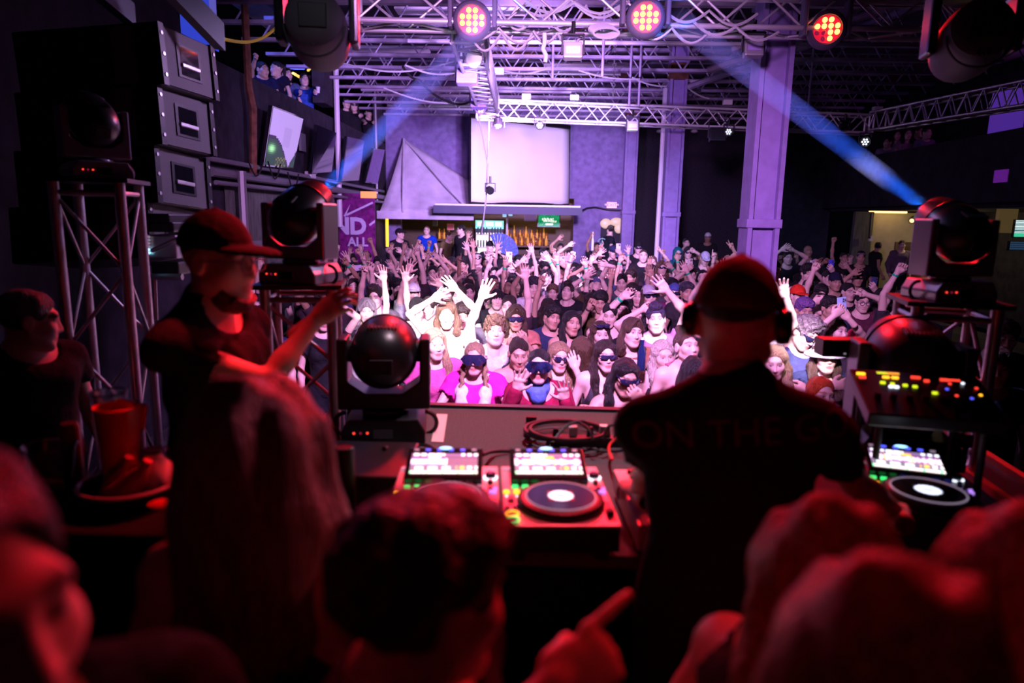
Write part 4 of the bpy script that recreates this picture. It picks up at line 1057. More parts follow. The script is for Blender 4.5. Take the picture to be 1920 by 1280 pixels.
def par(px, py, Y, label, aim=(0, -.6, -.8), m='steel', lit=None, size=.1, square=False):
    a = P(px, py, Y); t = thing('par_light', label, 'stage light', a); d = Vector(aim).normalized(); Mh = Matrix.Translation(a) @ d.to_track_quat('Z', 'Y').to_matrix().to_4x4()
    if square:
        b = B(); b.box((0, 0, 0), (size*2.2, size*1.1, size*1.9)); o = b.obj('housing', m, t, bev=.015); o.matrix_local = Matrix.Rotation(math.radians(-12), 4, 'X')
        f = B().box((0, -size*.56, -size*.05), (size*1.5, .01, size*.7)).obj('lens', lit or 'lamp_lens', o)
    else:
        B().lathe([(size*.45, -size*1.6), (size*.9, -size*1.2), (size, 0), (size*1.03, .02), (size*.9, .0)], Mh, 16).obj('can', m, t, True, world=True)
        ln = B().lathe([(.001, -.004), (size*.9, -.004)], Mh, 16, False).obj('lens', 'tv_black', t, world=True)
        if lit:
            for k in range(7):
                ang = k*PI/3; q = Vector((0, 0, .004)) if k == 6 else Vector((size*.55*math.cos(ang), size*.55*math.sin(ang), .004))
                B().ell(Mh @ q, (size*.2,)*3, 8, 5).obj('led_lens', lit, ln, True)
    b = B()
    for s in (-1, 1): b.box((s*size*1.25, 0, size*.7), (.015, .04, size*2.2))
    b.box((0, 0, size*1.8), (size*2.5, .04, .015)); b.obj('bracket', 'black_metal', t); B().cyl((0, 0, size*1.8), (0, 0, size*1.8+.12), .02).obj('clamp', 'black_metal', t)
    return t
par(1074, 96, 7.1, 'pale square flood light hanging beneath the front truss', m='white_alu', size=.085, square=True)
par(889, 110, 8.0, 'round-faced par light on spine truss nearest the stage', (0.1, -1, -.35), 'white_alu', None, .095)
par(876, 142, 9.0, 'grey square floodlight clipped under the spine truss', m='column_paint', size=.12, square=True, lit='column_paint')
par(898, 190, 11.6, 'grey square floodlight at far end of spine truss', m='column_paint', size=.12, square=True, lit='column_paint')
par(901, 204, 12.0, 'par light with six glowing dots at spine truss end', (-.1, -1, -.35), 'column_paint', 'led_white', .09)
par(934, 235, 12.6, 'moving light hanging at left end of far truss', (0, -.3, -1), 'smooth_black', 'led_dimviolet', .09)
par(1012, 235, 12.6, 'par light with glowing dots before the projection screen', (0, -1, -.15), 'black_metal', 'led_white', .075)
par(1186, 237, 12.8, 'pale square floodlight beside the farthest column', m='white_alu', size=.09, square=True, lit='exit_white')
par(1345, 253, 12.9, 'dark square floodlight under far truss left of violet par', m='black_metal', size=.13, square=True, lit='black_metal')
par(1366, 247, 12.8, 'par light with violet dots near the widest column', (-.1, -1, -.1), 'black_metal', 'led_white', .07)
par(1583, 240, 12.9, 'small dark par light under the right part of far truss', (0, -.6, -1), 'black_metal', None, .07)
par(1622, 266, 12.9, 'par light with white dots at right end of far truss', (-.2, -1, -.1), 'black_metal', 'led_white', .085)
par(1412, 92, 7.6, 'dark square floodlight hanging beside the widest column', m='steel', size=.09, square=True, lit='column_paint')
for i, (px, py, Y) in enumerate(((987, 181, 12.7), (1077, 183, 12.8), (1364, 192, 12.9), (935, 134, 10.8), (1645, 205, 13))):
    o = B().box(P(px, py, Y), (.16, .1, .09)).obj('truss_box', 'white_plastic', bev=.01); tag(o, ['small white box on far truss left of the screen centre', 'small white box on the far truss near the chain', 'small white box on far truss left of widest column', 'small white box on the spine truss', 'small box at right corner of far truss'][i], 'box')
o = par(919, 357, 12.4, 'small moving light clamped to the drop pole before screen', (.3, -1, -.3), 'smooth_black', None, .07)

for i, (px, py, w_) in enumerate(((556, 141, .5), (582, 127, .45), (592, 138, .4))):
    o = B().box(PX(px, py, XL-1.6), (.05, w_, .04), Matrix.Rotation((.0, .5, -.2)[i], 3, 'X')).obj('strip_lamp', glow('yellow_strip', (1, .6, .1), 1.2)); o.name = 'strip_lamp'; tag(o, 'short yellow strip lamp inside the left balcony', 'lamp', 'yellow strip lamps inside the left balcony')
o = B().tube([PX(545, 128, XL-1.4), PX(570, 129, XL-1.4), PX(572, 118, XL-1.4)], .02).obj('blue_tube', glow('blue_tube', (.1, .15, 1), 1.5)); tag(o, 'bent blue tube light inside the left balcony', 'lamp')
# ------------------------------------------------------------------ stage and DJ table
SZ, TZ = .6, 1.5
struct(B().box((1.0, -.6, SZ/2), (9.5, 8.0, SZ)), 'floor_stage', 'black_fabric')
t = thing('dj_table', 'long grey-topped DJ table with black front drape', 'table', (.3, 2.5, SZ))
def stp(px, py, z=TZ): return PZ(px, py, z)
tl, tr = stp(640, 775), stp(1700, 783)
B().box((.385, 2.58, TZ-.02), (2.37, 1.5, .04)).obj('top', 'grey_carpet', t, world=True)
B().box((.385, 2.58, (SZ+TZ)/2-.05), (2.31, 1.44, TZ-SZ-.06)).obj('drape', 'black_fabric', t, world=True)
B().box((.385, 3.34, TZ-.015), (2.39, .05, .06)).obj('edge_strip', 'black_plastic', t, world=True)
a, c = stp(829, 777), stp(820, 829)
d = (c-a); w = Vector((.026, 0, 0)); b = B(); b.add([a-w+Vector((0, 0, .002)), a+w+Vector((0, 0, .002)), c+w+Vector((0, 0, .002)), c-w+Vector((0, 0, .002))], [(3, 2, 1, 0)])
tag(b.obj('tape_strip', 'tape', solid=.003), 'pale tape strip stuck on the grey table top', 'tape')
b = B(); a = stp(700, 870); b.box((a.x-.12, 2.28, TZ+.055), (.62, .36, .11)); o = b.obj('black_case', 'black_plastic', bev=.01); tag(o, 'low black case behind the left media player', 'case')

def deck(name, label, loc, rz, top, dark, screen_fn, z=TZ+.035):
    t = thing(name, label, 'media player', (loc[0], loc[1], z), rz)
    W, D, H = .328, .455, .085
    B().box((0, D/2+.004, H/2-.006), (W-.004, D-.012, H-.012)).obj('body', 'dark_deck', t, bev=.004); B().box((0, D/2, H-.006), (W, D, .012)).obj('top_plate', top, t, bev=.005)
    for x in (-.12, .12):
        for y in (.05, .4): B().cyl((x, y, -.035), (x, y, .0), .022, n=14).obj('foot', 'rubber', t)
    # tilted screen unit
    R = Matrix.Rotation(math.radians(15), 4, 'X'); Ms = Matrix.Translation((-.012, .290, H+.012)) @ R
    bz = B(); bz.box((0, .078, 0), (.246, .170, .03)); o = bz.obj('screen_bezel', 'smooth_black', t, bev=.004); o.matrix_local = Ms
    pixels('screen_picture', Matrix.Translation((0, .071, .0165)), .215, .112, 72, 40, screen_fn, o, 'pixels_hot')
    for k in range(6): B().box((-.095+.038*k, .147, .017), (.016, .008, .004)).obj('screen_key', 'led_dimviolet' if k in (0, 5) else 'led_blue', o)
    B().ell((.0, .158, .016), (.022, .007, .005)).obj('media_light', 'led_cyan', o, True)
    # jog wheel
    jc = (.008, .145, H)
    j = B().lathe([(.128, -.002), (.130, .010), (.124, .020), (.112, .024), (.104, .024)], Matrix.Translation(jc), 48).obj('jog_wheel', 'knurl', t, True)
    B().lathe([(.001, .0255), (.102, .0255), (.103, .023)], Matrix.Translation(jc), 48, False).obj('platter', 'platter', j, True)
    B().torus((jc[0], jc[1], jc[2]+.0255), .103, .0028, None, 48, 5).obj('rim_light', 'led_dimviolet', j, True)
    pixels('jog_display', Matrix.Translation((jc[0], jc[1], jc[2]+.0262)), .076, .076, 24, 24, lambda u, v: ((.75, .82, 1) if .24 < math.hypot(u-.5, v-.5) < .46 else (.35, .4, .55)) if math.hypot(u-.5, v-.5) < .5 else (0, 0, 0), j, 'pixels_hot')
    b = B()
    for k in range(40): a = 2*PI*k/40; b.ell((jc[0]+.122*math.cos(a), jc[1]+.122*math.sin(a), jc[2]+.021), (.005, .005, .003), 6, 4)
    b.obj('finger_dimples', 'black_plastic', j)
    # transport ring buttons, hot cues, knobs, slider
    for y, c, nm in ((.025, 'led_green', 'play_button'), (.062, 'led_orange', 'cue_button')):
        o = B().lathe([(.014, 0), (.0145, .007), (.001, .008)], Matrix.Translation((-.137, y, H)), 20).obj(nm, 'black_metal', t); B().torus((-.137, y, H+.007), .0165, .0030, None, 24, 6).obj('ring_light', c, o, True)
    for x in (-.150, -.118):
        B().lathe([(.0095, 0), (.0095, .006), (.001, .007)], Matrix.Translation((x, .228, H)), 16).obj('loop_button', 'led_yellow', t); B().ell((x, .200, H), (.004, .004, .004), 8, 5).obj('indicator', 'led_white', t)
    for k in range(4): B().box((-.150+.022*(k % 2), .10+.017*(k//2), H+.003), (.014, .009, .006)).obj('track_button', 'led_orange' if dark else 'black_plastic', t)
    B().box((-.138, .172, H+.003), (.018, .03, .008)).obj('direction_lever', 'black_plastic', t)
    for k in range(8): B().box((-.122+.032*k, .268, H+.004), (.018, .010, .008)).obj('hot_cue_pad', ('led_green' if k < (3 if dark else 2) or (not dark and k == 2) else 'led_blue' if dark else 'led_dimviolet'), t)
    B().lathe([(.017, 0), (.017, .016), (.013, .020), (.001, .020)], Matrix.Translation((.138, .345, H)), 20).obj('browse_knob', 'smooth_black', t, True)
    B().torus((.138, .345, H+.004), .021, .003, None, 20, 5).obj('knob_ring', 'led_white', t, True)
    for y in (.30, .245): B().cyl((.137, y, H), (.137, y, H+.012), .008, n=12).obj('small_knob', 'black_plastic', t)
    B().box((.145, .226, H+.004), (.022, .010, .007)).obj('mode_button', 'led_violet', t); B().box((.145, .255, H+.003), (.03, .005, .005)).obj('mode_light', 'led_violet', t)
    s = B().box((.143, .095, H), (.026, .13, .003)).obj('tempo_slot', 'black_plastic', t); B().box((.143, .072, H+.008), (.020, .028, .014)).obj('tempo_fader', 'rubber', s, bev=.003)
    B().box((-.145, .42, H+.002), (.024, .018, .006)).obj('usb_cover', 'led_dimviolet', t)
    return t
def scr(seed, split):
    r = random.Random(seed); bars = [r.uniform(.35, 1) for _ in range(80)]; cc = [r.choice(((.9, .75, 1), (1, .85, .95), (.8, .7, 1), (1, .55, .75))) for _ in range(80)]
    def fn(u, v):
        if v > .88: return (.85, .88, .95) if (.03 < u < .5 and int(u*44) % 5) or (u > .72 and int(u*20) % 2) else (.16, .10, .22)
        if v > .76: return (.6, .55, 1) if (.25 < u < .45) else ((1, .5, .05) if .42 < u < .6 and not split else (.12, .07, .16))
        if v > .42:
            k = int(u*36) % 80; a = abs(v-.59)/.165
            if split and u > .52: return (.9, .9, 1) if u < .545 else (.16, .09, .16)
            if split: return (.95, .8, 1) if a < .55+.3*bars[k]*.5 else (.35, .2, .6)
            if k in (7, 21): return (1, .5, .05)
            return cc[k] if a < bars[k] else (.35, .08, .3)
        if v > .18:
            if u > .68 and .22 < v < .38 and int(u*26) % 3: return (1, .55, .1) if u < .8 else (.9, .85, .8)
            return (.8, .9, .95) if int(u*15) % 3 and .2 < v < .36 and u < .62 else (.16, .13, .2)
        if .03 < v < .14: return (1, .9, .85) if int(u*30) % 7 else (.2, .9, .4)
        return (.2, .15, .2)
    return fn
d1 = stp(826, 985, TZ+.12); d2 = stp(1055, 985, TZ+.12)
deck('media_player', 'left silver media player glowing red, nearest the long-haired woman', (d1.x, d1.y), math.radians(4), 'deck_top', False, scr(1, True))
deck('media_player', 'silver media player glowing red, right beside the DJ', (d1.x+.336*math.cos(math.radians(4)), d1.y+.336*math.sin(math.radians(4))), math.radians(4), 'deck_top', False, scr(2, False))
d3 = stp(1770, 968, TZ+.12)
deck('media_player', 'dark media player at right with blue-ringed jog wheel', (d3.x-.02, d3.y), math.radians(-16), 'dark_deck', True, scr(5, False))
# mixer between the players, mostly behind the DJ
mx = stp(1290, 985, TZ+.10); t = thing('mixer', 'red-lit mixer mostly hidden behind the DJ', 'mixer', (mx.x+.02, mx.y, TZ+.02), math.radians(3))
B().box((0, .22, .04), (.32, .44, .08)).obj('body', 'deck_top', t, bev=.006)
for i in range(4):
    for k in range(5): B().lathe([(.010, 0), (.010, .014), (.001, .015)], Matrix.Translation((-.11+.073*i, .40-.045*k, .08)), 12).obj('knob', 'black_plastic', t)
    s = B().box((-.11+.073*i, .10, .081), (.008, .07, .002)).obj('fader_slot', 'black_plastic', t); B().box((-.11+.073*i, .11, .088), (.016, .022, .012)).obj('fader_cap', 'rubber', s)
B().box((0, .03, .081), (.09, .008, .002)).obj('crossfader_slot', 'black_plastic', t)
# effects mixer raised on a small stand at the right
e = P(1712, 752, 2.35); t = thing('effects_unit', 'dark effects console with glowing red and yellow keys on stand', 'console', (e.x, e.y-.16, e.z-.05), math.radians(-10))
Rt = Matrix.Rotation(math.radians(18), 4, 'X')
o = B().box((0, .16, .01), (.42, .30, .05)).obj('body', 'dark_deck', t, bev=.006); o.matrix_local = Rt
def key(x, y, m, sx=.014, sy=.009, nm='key'): B().box((x, y, .038), (sx, sy, .006)).obj(nm, m, o)
for x, y, m_, sx in ((-.18, .27, 'led_yellow', .028), (-.18, .245, 'led_redbtn', .022), (-.10, .255, 'led_orange', .022), (-.07, .255, 'led_orange', .022), (0.0, .265, 'led_redbtn', .03), (.03, .245, 'led_redbtn', .016), (-.12, .215, 'led_lime', .016), (-.09, .21, 'led_lime', .012), (-.05, .205, 'led_lime', .014), (-.02, .20, 'led_lime', .014), (-.10, .19, 'led_white', .012), (-.082, .19, 'led_white', .014), (.035, .165, 'led_lime', .02), (.09, .26, 'led_redbtn', .024), (.12, .258, 'led_redbtn', .04)): key(x, y, m_, sx)
pixels('level_meter', Matrix.Translation((-.085, .285, .0365)), .075, .016, 15, 4, lambda u, v: ((.7, .8, .02) if u < .5 else (1, .4, .03)) if int(v*4) % 2 else (.02, .02, .02), o, 'pixels_hot')
j = B().lathe([(.075, 0), (.077, .012), (.06, .02), (.001, .021)], Matrix.Translation((.115, .16, .036)), 32).obj('dial', 'knurl', o, True)
for k in range(7): a = 2*PI*k/7+.4; B().ell((.115+.05*math.cos(a), .16+.05*math.sin(a), .058), (.006, .006, .003), 8, 4).obj('dial_light', ('led_redbtn', 'led_white', 'led_redbtn', 'led_blue', 'led_redbtn', 'led_blue', 'led_orange')[k], j)
for k in range(6): B().cyl((-.16+.05*k, .12, .035), (-.16+.05*k, .12, .055), .011, n=12).obj('knob', 'black_plastic', o)
for x in (-.16, .16): b = B(); b.cyl((x, .05, -.02), (x, .05, -e.z+.05+TZ), .012); b.cyl((x, .28, .06), (x, .28, -e.z+.05+TZ), .012); b.cyl((x, .05, -e.z+.06+TZ), (x, .28, -e.z+.06+TZ), .012); b.obj('stand_leg', 'black_metal', t)
# water bottle, right-hand case edge
w = stp(1800, 868, TZ); t = thing('water_bottle', 'clear plastic water bottle behind the right media player', 'bottle', (w.x, w.y, TZ))
B().lathe([(.030, .0), (.034, .01), (.034, .05), (.030, .06), (.034, .075), (.034, .12), (.031, .15), (.036, .17), (.036, .185), (.030, .205)], None, 20).obj('body', 'glass', t, True)
B().lathe([(.0345, .075), (.0345, .12)], None, 20, False).obj('label', 'navy_trim', t, True); B().lathe([(.03, .203), (.03, .215), (.001, .216)], None, 16).obj('cap', 'white_plastic', t, True)
a, c = stp(1815, 830, 1.42), stp(1935, 905, 1.42); dd = (c-a).normalized(); nrm = Vector((dd.y, -dd.x, 0)); nrm = nrm if nrm.y > 0 else -nrm
t = thing('flight_case', 'dark flight case with red-lit edge at the right', 'case', (a+c)/2-Vector((0, 0, 1.42-SZ)))
m_ = (a+c)/2; ang = math.atan2(dd.y, dd.x); Rz = Matrix.Rotation(ang, 3, 'Z')
B().box(m_+nrm*.1+Vector((0, 0, -.42)), (1.3, .2, .8), Rz).obj('body', 'black_plastic', t, world=True)
b = B(); b.box(m_+Vector((0, 0, -.005)), (1.32, .035, .03), Rz); b.box(m_+nrm*.20+Vector((0, 0, -.005)), (1.32, .035, .03), Rz); b.obj('edge_trim', 'red_plastic_and_light', t, world=True)  # red light along the case edges painted as red trim
# power strip, coil and plugs on the table
a, c = stp(1025, 838), stp(1215, 832); t = thing('power_strip', 'black power strip crowded with plugs behind the players', 'power strip', (a+c)/2)
B().box((a+c)/2+Vector((0, 0, .02)), ((c-a).length, .05, .04)).obj('body', 'black_plastic', t, world=True, bev=.004)
for k in range(6):
    p = a.lerp(c, (k+.5)/6)+Vector((0, 0, .04)); o = B().box(p+Vector((0, 0, .022)), (.03, .03, .045), taper=.7).obj('plug', 'black_plastic', t, world=True, bev=.003)
for k in range(2):
    p = a.lerp(c, .25+.3*k)+Vector((.0, 0, .04)); B().box(p+Vector((0, 0, .03)), (.035, .035, .04)).obj('adapter', 'white_plastic', t, world=True, bev=.003)
b = B()
for k in range(6):
    cc = stp(1055+k*1.5, 806, TZ+.012+.012*k); R_ = .165+.008*math.sin(k*2.1)
    b.torus((cc.x+.006*math.sin(k*3), cc.y, cc.z), R_, .0085, Matrix.Scale(.85, 3, (0, 1, 0)), 40, 6)
t = thing('cable_coil', 'coiled black power cable lying on the grey table', 'cable', stp(1055, 806)); b.obj('coil', 'cable', t, True, world=True)
p = stp(996, 793); B().box(p+Vector((0, 0, .02)), (.05, .025, .025)).obj('plug', 'rubber', t, world=True)
def loop(name, label, pts, r=.006, m='cable', sag=0, grp='black cables arching over the table'):
    ps = [Vector(q) for q in pts]; out = []
    for i in range(len(ps)-1):
        p0 = ps[max(i-1, 0)]; p1 = ps[i]; p2 = ps[i+1]; p3 = ps[min(i+2, len(ps)-1)]
        for k in range(7):
            s = k/7; out.append(.5*((2*p1)+(p2-p0)*s+(2*p0-5*p1+4*p2-p3)*s*s+(3*p1-p0-3*p2+p3)*s**3))
    out.append(ps[-1]); o = B().tube(out, r, 6).obj(name, m, None, True); return tag(o, label, 'cable', grp)
CL = [[(1030, 838, 0, .04), (1060, 800, .0, .10), (1095, 790, 0, .12), (1110, 815, 0, .05)], [(1112, 825, 0, .08), (1100, 800, 0, .12), (1070, 792, 0, .1), (1032, 832, -.1, .02)],
      [(1133, 825, 0, .07), (1140, 800, 0, .12), (1170, 797, 0, .12), (1200, 815, 0, .05)], [(1152, 820, 0, .07), (1160, 800, 0, .1), (1190, 800, 0, .1), (1225, 822, 0, .02)],
      [(1172, 825, 0, .07), (1185, 790, 0, .16), (1210, 776, 0, .18), (1232, 785, 0, .14), (1240, 810, 0, .02)], [(1186, 838, 0, .02), (1210, 830, 0, .05), (1230, 820, 0, .05)],
      [(1100, 840, 0, .03), (1150, 846, 0, .03), (1200, 838, 0, .03), (1240, 836, 0, .03)], [(1205, 790, 0, .12), (1225, 815, 0, .06), (1245, 830, 0, .03)]]
for i, L_ in enumerate(CL): loop('table_cable', 'black cable arching between power strip and players', [stp(x, y, TZ+h_) for x, y, _, h_ in L_])
loop('link_cable', 'black cable looping from the left player toward the moving light', [stp(828, 850, TZ+.1), stp(800, 835, TZ+.05), stp(760, 832, TZ+.02), stp(720, 840, TZ+.12)], .008, grp=None)
loop('link_cable', 'black cable trailing across the table between the two silver players', [stp(905, 852, TZ+.08), stp(930, 846, TZ+.02), stp(990, 846, TZ+.015), stp(1040, 840, TZ+.02)], .008, grp=None)
loop('red_cable', 'red-lit cable crossing in front of the mixer', [stp(1190, 780, TZ+.16), stp(1165, 812, TZ+.10), stp(1142, 836, TZ+.06), stp(1148, 862, TZ+.08)], .006, 'red_plastic_and_light', grp=None)  # red light put into the cable's colour
for i, L_ in enumerate([[(1600, 790, .16), (1625, 815, .05), (1655, 838, .01)], [(1625, 790, .16), (1640, 812, .06), (1650, 850, .01)]]):
    loop('console_cable', 'thin cable dropping from effects console to the table', [stp(x, y, TZ+h_) for x, y, h_ in L_], .006, grp='cables dropping from the effects console')

# moving-head lights
def head_barrel(Mh, t, lit=False, big=1.):
    h = B().lathe([(.001, -.225), (.055, -.216), (.105, -.184), (.138, -.13), (.154, -.06), (.157, .02), (.145, .11), (.126, .20), (.118, .225), (.105, .22)], Mh, 36).obj('head', 'head_shell', t, True)
    B().lathe([(.001, .217), (.106, .217)], Mh, 36, False).obj('front_lens', 'lamp_lens' if lit else 'tv_black', h, True)
    B().torus(Mh @ Vector((0, 0, .10)), .147, .006, Mh.to_3x3(), 36, 6).obj('seam_ring', 'black_plastic', h, True)
    b = B()
    for k in range(9): b.box(Mh @ Vector((-.06+.015*k, -.143, -.08)), (.006, .012, .07), Mh.to_3x3())
    b.obj('vents', 'black_metal', h)
    b = B().box(Mh @ Vector((0, 0, -.221)), (.10, .07, .012), Mh.to_3x3()); b.obj('rear_panel', 'black_plastic', h, bev=.004)
    return h
def moving_head(name, label, loc, rz, tilt, lit=False, shell='head_shell', aim=None, sc=1.):
    if aim is not None:
        v = Vector(aim)-Vector((loc[0], loc[1], loc[2]+.40*sc)); rz = math.atan2(-v.x, v.y); tilt = -math.atan2(math.hypot(v.x, v.y), v.z)
    t = thing(name, label, 'moving light', loc, rz)
    bs = B(); bs.prism([(-.19, 0), (.19, 0), (.19, .055), (.155, .115), (-.155, .115), (-.19, .055)], -.16, .16); o = bs.obj('base', shell, t, bev=.008)
    for s in (-1, 1): B().torus((s*.185, 0, .05), .055, .010, Matrix.Rotation(PI/2, 3, 'X') @ Matrix.Rotation(0, 3, 'Z'), 16, 6, -PI/2 if s > 0 else PI/2, PI/2 if s > 0 else 3*PI/2).obj('handle', 'rubber', o, True)
    B().box((0, -.162, .05), (.09, .006, .045)).obj('display', 'tv_black', o)
    for k in range(3): B().ell((-.13+.03*k, -.163, .055), (.006, .004, .006), 8, 5).obj('status_light', 'led_redbtn' if k != 1 else 'led_dim', o)
    y = B(); y.lathe([(.11, .115), (.11, .135), (.09, .14)], None, 28)
    y.prism([(-.21, .14), (.21, .14), (.21, .47), (.162, .47), (.162, .27), (.085, .215), (-.085, .215), (-.162, .27), (-.162, .47), (-.21, .47)], -.085, .085)
    y.obj('yoke', shell, t, bev=.014)
    Mh = Matrix.Translation((0, 0, .40)) @ Matrix.Rotation(tilt, 4, 'X')
    head_barrel(Mh, t, lit)
    for s in (-1, 1): B().cyl((s*.13, 0, .40), (s*.165, 0, .40), .05, n=18).obj('pivot', 'black_metal', t, True)
    Rw = Matrix.Rotation(rz, 4, 'Z') @ Matrix.Rotation(tilt, 4, 'X'); ctr = Vector((loc[0], loc[1], loc[2]+.40*sc)); t.scale = (sc,)*3; dv_ = (Rw @ Vector((0, 0, 1)))
    return ctr+dv_*.235*sc, dv_
def tower(name, label, px, py_top, Y, size, rz, zfoot, m='alu', nb=5):
    c = P(px, py_top, Y); t = thing(name, label, 'truss tower', (c.x, Y, zfoot), rz); H = c.z-zfoot-.02; s = size/2
    B().box((0, 0, .012), (.5, .5, .024)).obj('base_plate', 'black_metal', t); B().box((0, 0, H+.01), (size+.10, size+.08, .02)).obj('top_plate', 'black_metal', t)
    for x in (-s, s):
        for y in (-s, s): B().cyl((x, y, .02), (x, y, H), .025, n=14).obj('leg', m, t, True)
    b = B(); L_ = [(-s, -s), (s, -s), (s, s), (-s, s)]
    for i in range(4):
        a, c_ = L_[i], L_[(i+1) % 4]
        for k in range(nb):
            z0, z1 = .06+(H-.12)*k/nb, .06+(H-.12)*(k+1)/nb; q = (a, c_) if (k+i) % 2 else (c_, a)
            b.cyl((*q[0], z0), (*q[1], z1), .010, n=8)
        for z in (.05, H-.05): b.cyl((*a, z), (*c_, z), .013, n=8)
    b.obj('lacing', m, t, True)
    return (c.x, Y, c.z)
p = tower('truss_tower', 'tall truss tower at far left in front of speaker array', 182, 336, 3.45, .29, math.radians(14), SZ, nb=5)
moving_head('moving_head', 'dark moving head on top of the tall left tower', (p[0], p[1], p[2]), math.radians(50), math.radians(-62), shell='chrome', sc=.72)
p = tower('truss_tower', 'truss tower beside the man in glasses and black cap', 566, 528, 3.2, .29, math.radians(12), SZ)
BEAM_L = moving_head('moving_head', 'glossy moving head beaming from the tower beside the capped man', (p[0], p[1], p[2]), 0, 0, True, aim=P(845, 110, 5.1), shell='chrome', sc=.78)
p2 = tower('truss_tower', 'truss tower at right under the beaming moving head', 1775, 560, 3.0, .29, math.radians(-14), SZ)
BEAM_R = moving_head('moving_head', 'glossy red-lit moving head beaming from the right tower', (p2[0], p2[1], p2[2]), 0, 0, True, aim=P(1440, 165, 4.9), shell='chrome', sc=.72)
a = stp(722, 815); moving_head('moving_head', 'big black moving head on table between tower and players', (a.x, a.y+.02, TZ), math.radians(8), math.radians(-82), sc=.93)
a = P(1700, 740, 2.75); moving_head('moving_head', 'big black moving head behind the effects console', (a.x-.02, 2.72, TZ+.02), math.radians(-12), math.radians(-80))
for i, (nm, px, py, Y) in enumerate((('hanging_moving_head', 597, 62, 3.6), ('hanging_moving_head', 1818, 80, 3.6))):
    c = P(px, py, Y); t = thing(nm, ['dark moving head hanging at the upper left, seen from behind', 'barely lit moving head hanging in the upper right corner'][i], 'moving light', c, math.radians((10, -14)[i]))
    Mh = Matrix.Rotation(math.radians(-100), 4, 'X')
    B().lathe([(.03, -.20), (.105, -.195), (.135, -.17), (.150, -.08), (.150, .08), (.135, .16), (.12, .2)], Mh, 40).obj('head', mat('shell_lit', (.07, .065, .08), .6) if i == 0 else mat('shell_shaded', (.035, .032, .04), .6), t, True)  # one shell in two tones, light and shade put into the colour
    B().box((0, -.205, .03), (.13, .015, .11)).obj('vent', 'black_metal', t, bev=.004); b = B()
    for k in range(3): b.box((-.02+.02*k, -.2, -.09), (.008, .02, .02))
    b.obj('plate', 'black_metal', t)
    B().torus((0, -.15, 0), .142, .006, Matrix.Rotation(PI/2, 3, 'X'), 40, 6, PI, 2*PI).obj('trim_ring', 'black_plastic', t, True)
    y = B(); y.prism([(-.20, -.06), (-.155, -.06), (-.155, .20), (.155, .20), (.155, -.06), (.20, -.06), (.20, .25), (-.20, .25)], -.08, .08); y.obj('yoke', 'smooth_black', t, bev=.015)
    B().box((0, 0, .33), (.36, .28, .14)).obj('base', 'smooth_black', t, bev=.02); B().cyl((0, 0, .4), (0, 0, 1.0), .03).obj('clamp', 'black_metal', t)

# hanging line array and its frame
ang = math.radians(38)
t0 = P(322, 60, 4.6)
prev = None
SPK = [(299, 124, 4.60), (297, 233, 4.62), (291, 339, 4.62), (279, 440, 4.58)]
for i, (px, py, Y) in enumerate(SPK):
    c = P(px, py, Y); t = thing('line_array_speaker', ['topmost box of the hanging speaker array', 'second box from the top of hanging speaker array', 'third box from the top of hanging speaker array', 'lowest box of the hanging speaker array by the amplifiers'][i], 'speaker', c, math.radians(-5))
    tl_ = Matrix.Rotation(math.radians((-3, -3, -3, -4)[i]), 4, 'Y') @ Matrix.Rotation(math.radians((0, -2, -4, -7)[i]), 4, 'X')
    bd = B().box((-.28, 0, 0), (.95, .62, .365)).obj('cabinet', 'black_metal', t, bev=.012); bd.matrix_local = tl_
    B().box((.199, 0, 0), (.012, .52, .34)).obj('side_panel', mat('speaker_grey', (.085, .08, .09), .7, bump=.1, bscale=120), bd)
    B().box((.206, .0, -.0), (.012, .26, .20)).obj('handle_plate', 'black_metal', bd); B().box((.211, .0, -.0), (.006, .20, .17)).obj('handle_recess', 'tv_black', bd); B().box((.216, .0, -.025), (.02, .2, .026)).obj('handle_bar', 'alu', bd, bev=.005)
    for yy in (-.285, .285):
        r_ = B().box((.205, yy, 0), (.03, .05, .36)).obj('rigging_rail', 'black_metal', bd)
        b = B()
        for zz in (-.12, 0, .12): b.cyl((.215, yy, zz), (.226, yy, zz), .012, n=8)
        b.obj('pin', 'alu', bd)
    B().box((-.02, -.312, 0), (.15, .012, .33)).obj('rear_panel', 'speaker_grey', bd)
fr = thing('speaker_frame', 'perforated steel rigging frame above the speaker array', 'frame', P(340, 20, 4.5))
a, c = P(282, -30, 4.2), P(402, 92, 4.6); dv = (c-a)
b = B(); u = dv.normalized(); b.tube([a, c], .001, 4)
b = B(); b.add([a, c, c+Vector((0, 0, .17)), a+Vector((0, 0, .17)), a+Vector((.05, .05, 0)), c+Vector((.05, .05, 0)), c+Vector((.05, .05, .17)), a+Vector((.05, .05, .17))], [(0, 1, 2, 3), (7, 6, 5, 4), (0, 4, 5, 1), (1, 5, 6, 2), (2, 6, 7, 3), (3, 7, 4, 0)])
b.obj('side_bar', mat('frame_green', (.05, .075, .08), .5, .3), fr, world=True)
a2, c2 = P(140, -30, 3.9), P(232, 44, 4.4); b = B(); b.add([a2, c2, c2+Vector((0, 0, .13)), a2+Vector((0, 0, .13)), a2+Vector((.05, .05, 0)), c2+Vector((.05, .05, 0)), c2+Vector((.05, .05, .13)), a2+Vector((.05, .05, .13))], [(0, 1, 2, 3), (7, 6, 5, 4), (0, 4, 5, 1), (1, 5, 6, 2), (2, 6, 7, 3), (3, 7, 4, 0)])
b.obj('side_bar', 'frame_green', fr, world=True)
b = B()
for k in range(5): b.cyl(a.lerp(c, .1+.2*k)+Vector((-.02, -.03, .08)), a.lerp(c, .1+.2*k)+Vector((.0, -.005, .08)), .015, n=8)
b.obj('bolt', 'black_metal', fr, world=True)
